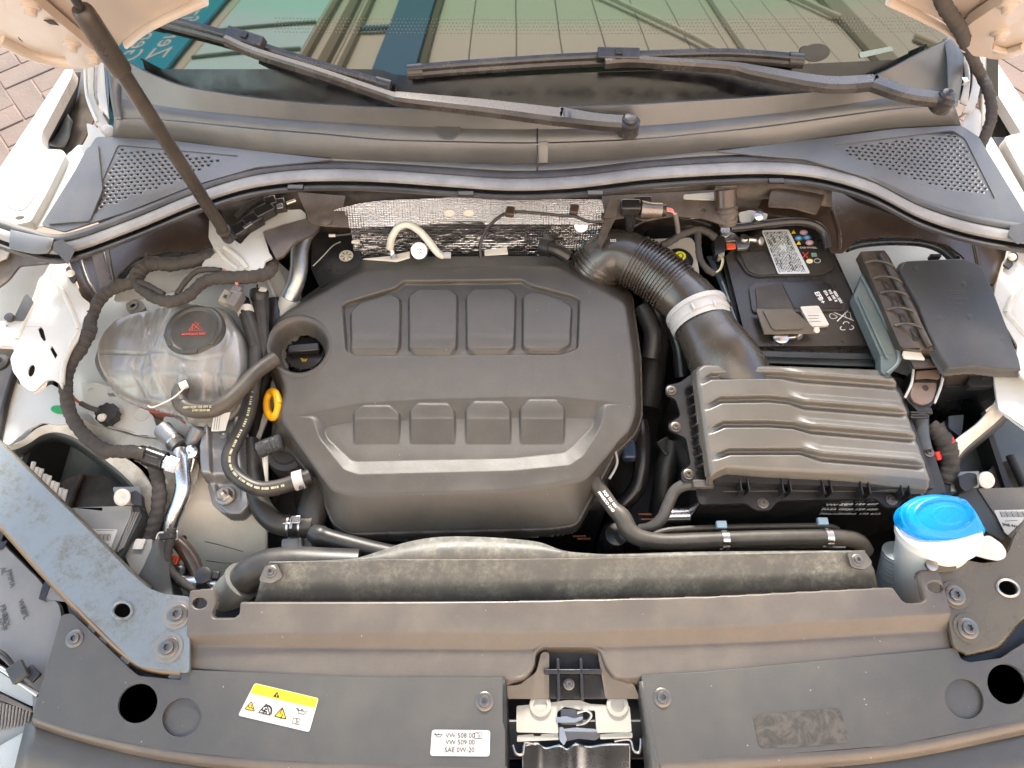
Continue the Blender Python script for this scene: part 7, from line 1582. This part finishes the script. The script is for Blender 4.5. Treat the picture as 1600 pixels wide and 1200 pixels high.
# ================= MACHINERY DOWN IN THE DARK =================
def deep():
    t = T("engine_block", "dark engine block and gearbox casting deep below the covers", "engine")
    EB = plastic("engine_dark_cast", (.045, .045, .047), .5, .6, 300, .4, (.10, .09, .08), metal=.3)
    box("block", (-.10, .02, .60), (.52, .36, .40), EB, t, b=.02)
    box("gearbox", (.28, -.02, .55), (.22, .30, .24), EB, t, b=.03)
    body("alternator", rnd([(440, 842), (500, 840), (560, 862), (600, 880), (440, 890)], 5), .80, .08, CAST, t, b=.004)
    bead("alternator_rib", [(470, 842, .803), (472, 880, .803)], .004, CAST, t); bead("alternator_rib", [(486, 842, .803), (490, 880, .803)], .004, CAST, t)
    t2 = T("throttle_parts", "black hoses, flange and sensor in the shadow between engine cover and filter box", "throttle")
    tube("duct", [(1010, 470, .84), (1030, 500, .82), (1020, 560, .80), (1010, 640, .78)], .026, BLACK, t2, seg=20); tube("duct", [(1000, 660, .80), (1004, 700, .80), (996, 760, .78), (960, 800, .76)], .014, GLOSS, t2, seg=18)
    tube("duct", [(1050, 690, .80), (1040, 740, .78), (1030, 800, .74)], .018, BLACK, t2, seg=18)
    boxp("sensor", 982, 704, .84, (.022, .034, .02), plastic("sensor_blue_black", (.01, .03, .07), .2), t2, b=.004); boxp("sensor", 1040, 700, .80, (.024, .03, .02), BLACK, t2, rot=(0, 0, 30), b=.003)
    cyl("actuator", U(962, 838, .80), 0, 0, GLOSS, t2, seg=30, prof=[(.024, -.06), (.024, .0), (.018, .012), (.006, .016), (.001, .016)])
    tube("pipe", [(960, 700, .86), (964, 724, .86), (952, 748, .86)], .0022, GREY, t2, seg=8); cyl("solenoid", U(1052, 806, .80), 0, 0, METAL, t2, axis=(1, 0, .1), prof=[(.013, -.02), (.013, .025), (.010, .027)])
    for k, (x, y) in enumerate(((905, 838), (912, 842), (1008, 804), (1012, 812))): boxp("fin", x, y, .78, (.022, .003, .004), simple("rusty_fin", (.20, .07, .03), .6), t2)
    t3 = T("coolant_flange", "black hoses and plugs in the gap behind the engine cover's right corner", "hose group")
    tube("pipe", [(1004, 480, .86), (1020, 520, .85), (1016, 560, .83)], .016, BLACK, t3); tube("pipe", [(1046, 500, .84), (1060, 540, .82), (1066, 590, .80)], .014, GLOSS, t3)
    t4 = T("radiator_pack", "black radiator fan shroud below the dusty duct cover", "radiator")
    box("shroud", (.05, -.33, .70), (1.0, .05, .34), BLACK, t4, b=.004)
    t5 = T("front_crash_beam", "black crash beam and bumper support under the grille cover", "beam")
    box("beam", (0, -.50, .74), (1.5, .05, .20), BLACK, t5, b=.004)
deep()
# ================= give every thing its own base point =================
def finish():
    bpy.context.view_layer.update()
    obs = [o for o in S.objects if o.type in ('MESH', 'EMPTY')]
    W = {}
    for o in obs: W[o] = o.matrix_world.translation.copy()
    def ctr(o):
        if o.type == 'MESH' and o.data.users == 1 and len(o.data.vertices) and tuple(o.rotation_euler) == (0, 0, 0) and o.location.length < 1e-9 and not (o.parent and o.parent.location.length > 1e-9):
            a = np.empty(len(o.data.vertices)*3, np.float32); o.data.vertices.foreach_get("co", a); a = a.reshape(-1, 3)
            lo, hi = a.min(0), a.max(0); c = Vector(((lo[0]+hi[0])/2, (lo[1]+hi[1])/2, lo[2])); o.data.transform(Matrix.Translation(-c)); return c
        return None
    C_ = {}
    for o in obs:
        c = ctr(o) if o.type == 'MESH' else None
        C_[o] = c if c is not None else W[o]
    for o in obs:
        if o.type == 'EMPTY':
            ch = [C_[c] for c in o.children]
            if ch: C_[o] = Vector((sum(c.x for c in ch)/len(ch), sum(c.y for c in ch)/len(ch), min(c.z for c in ch)))
    for o in obs: o.location = C_[o]-(C_[o.parent] if o.parent else Vector())
finish()
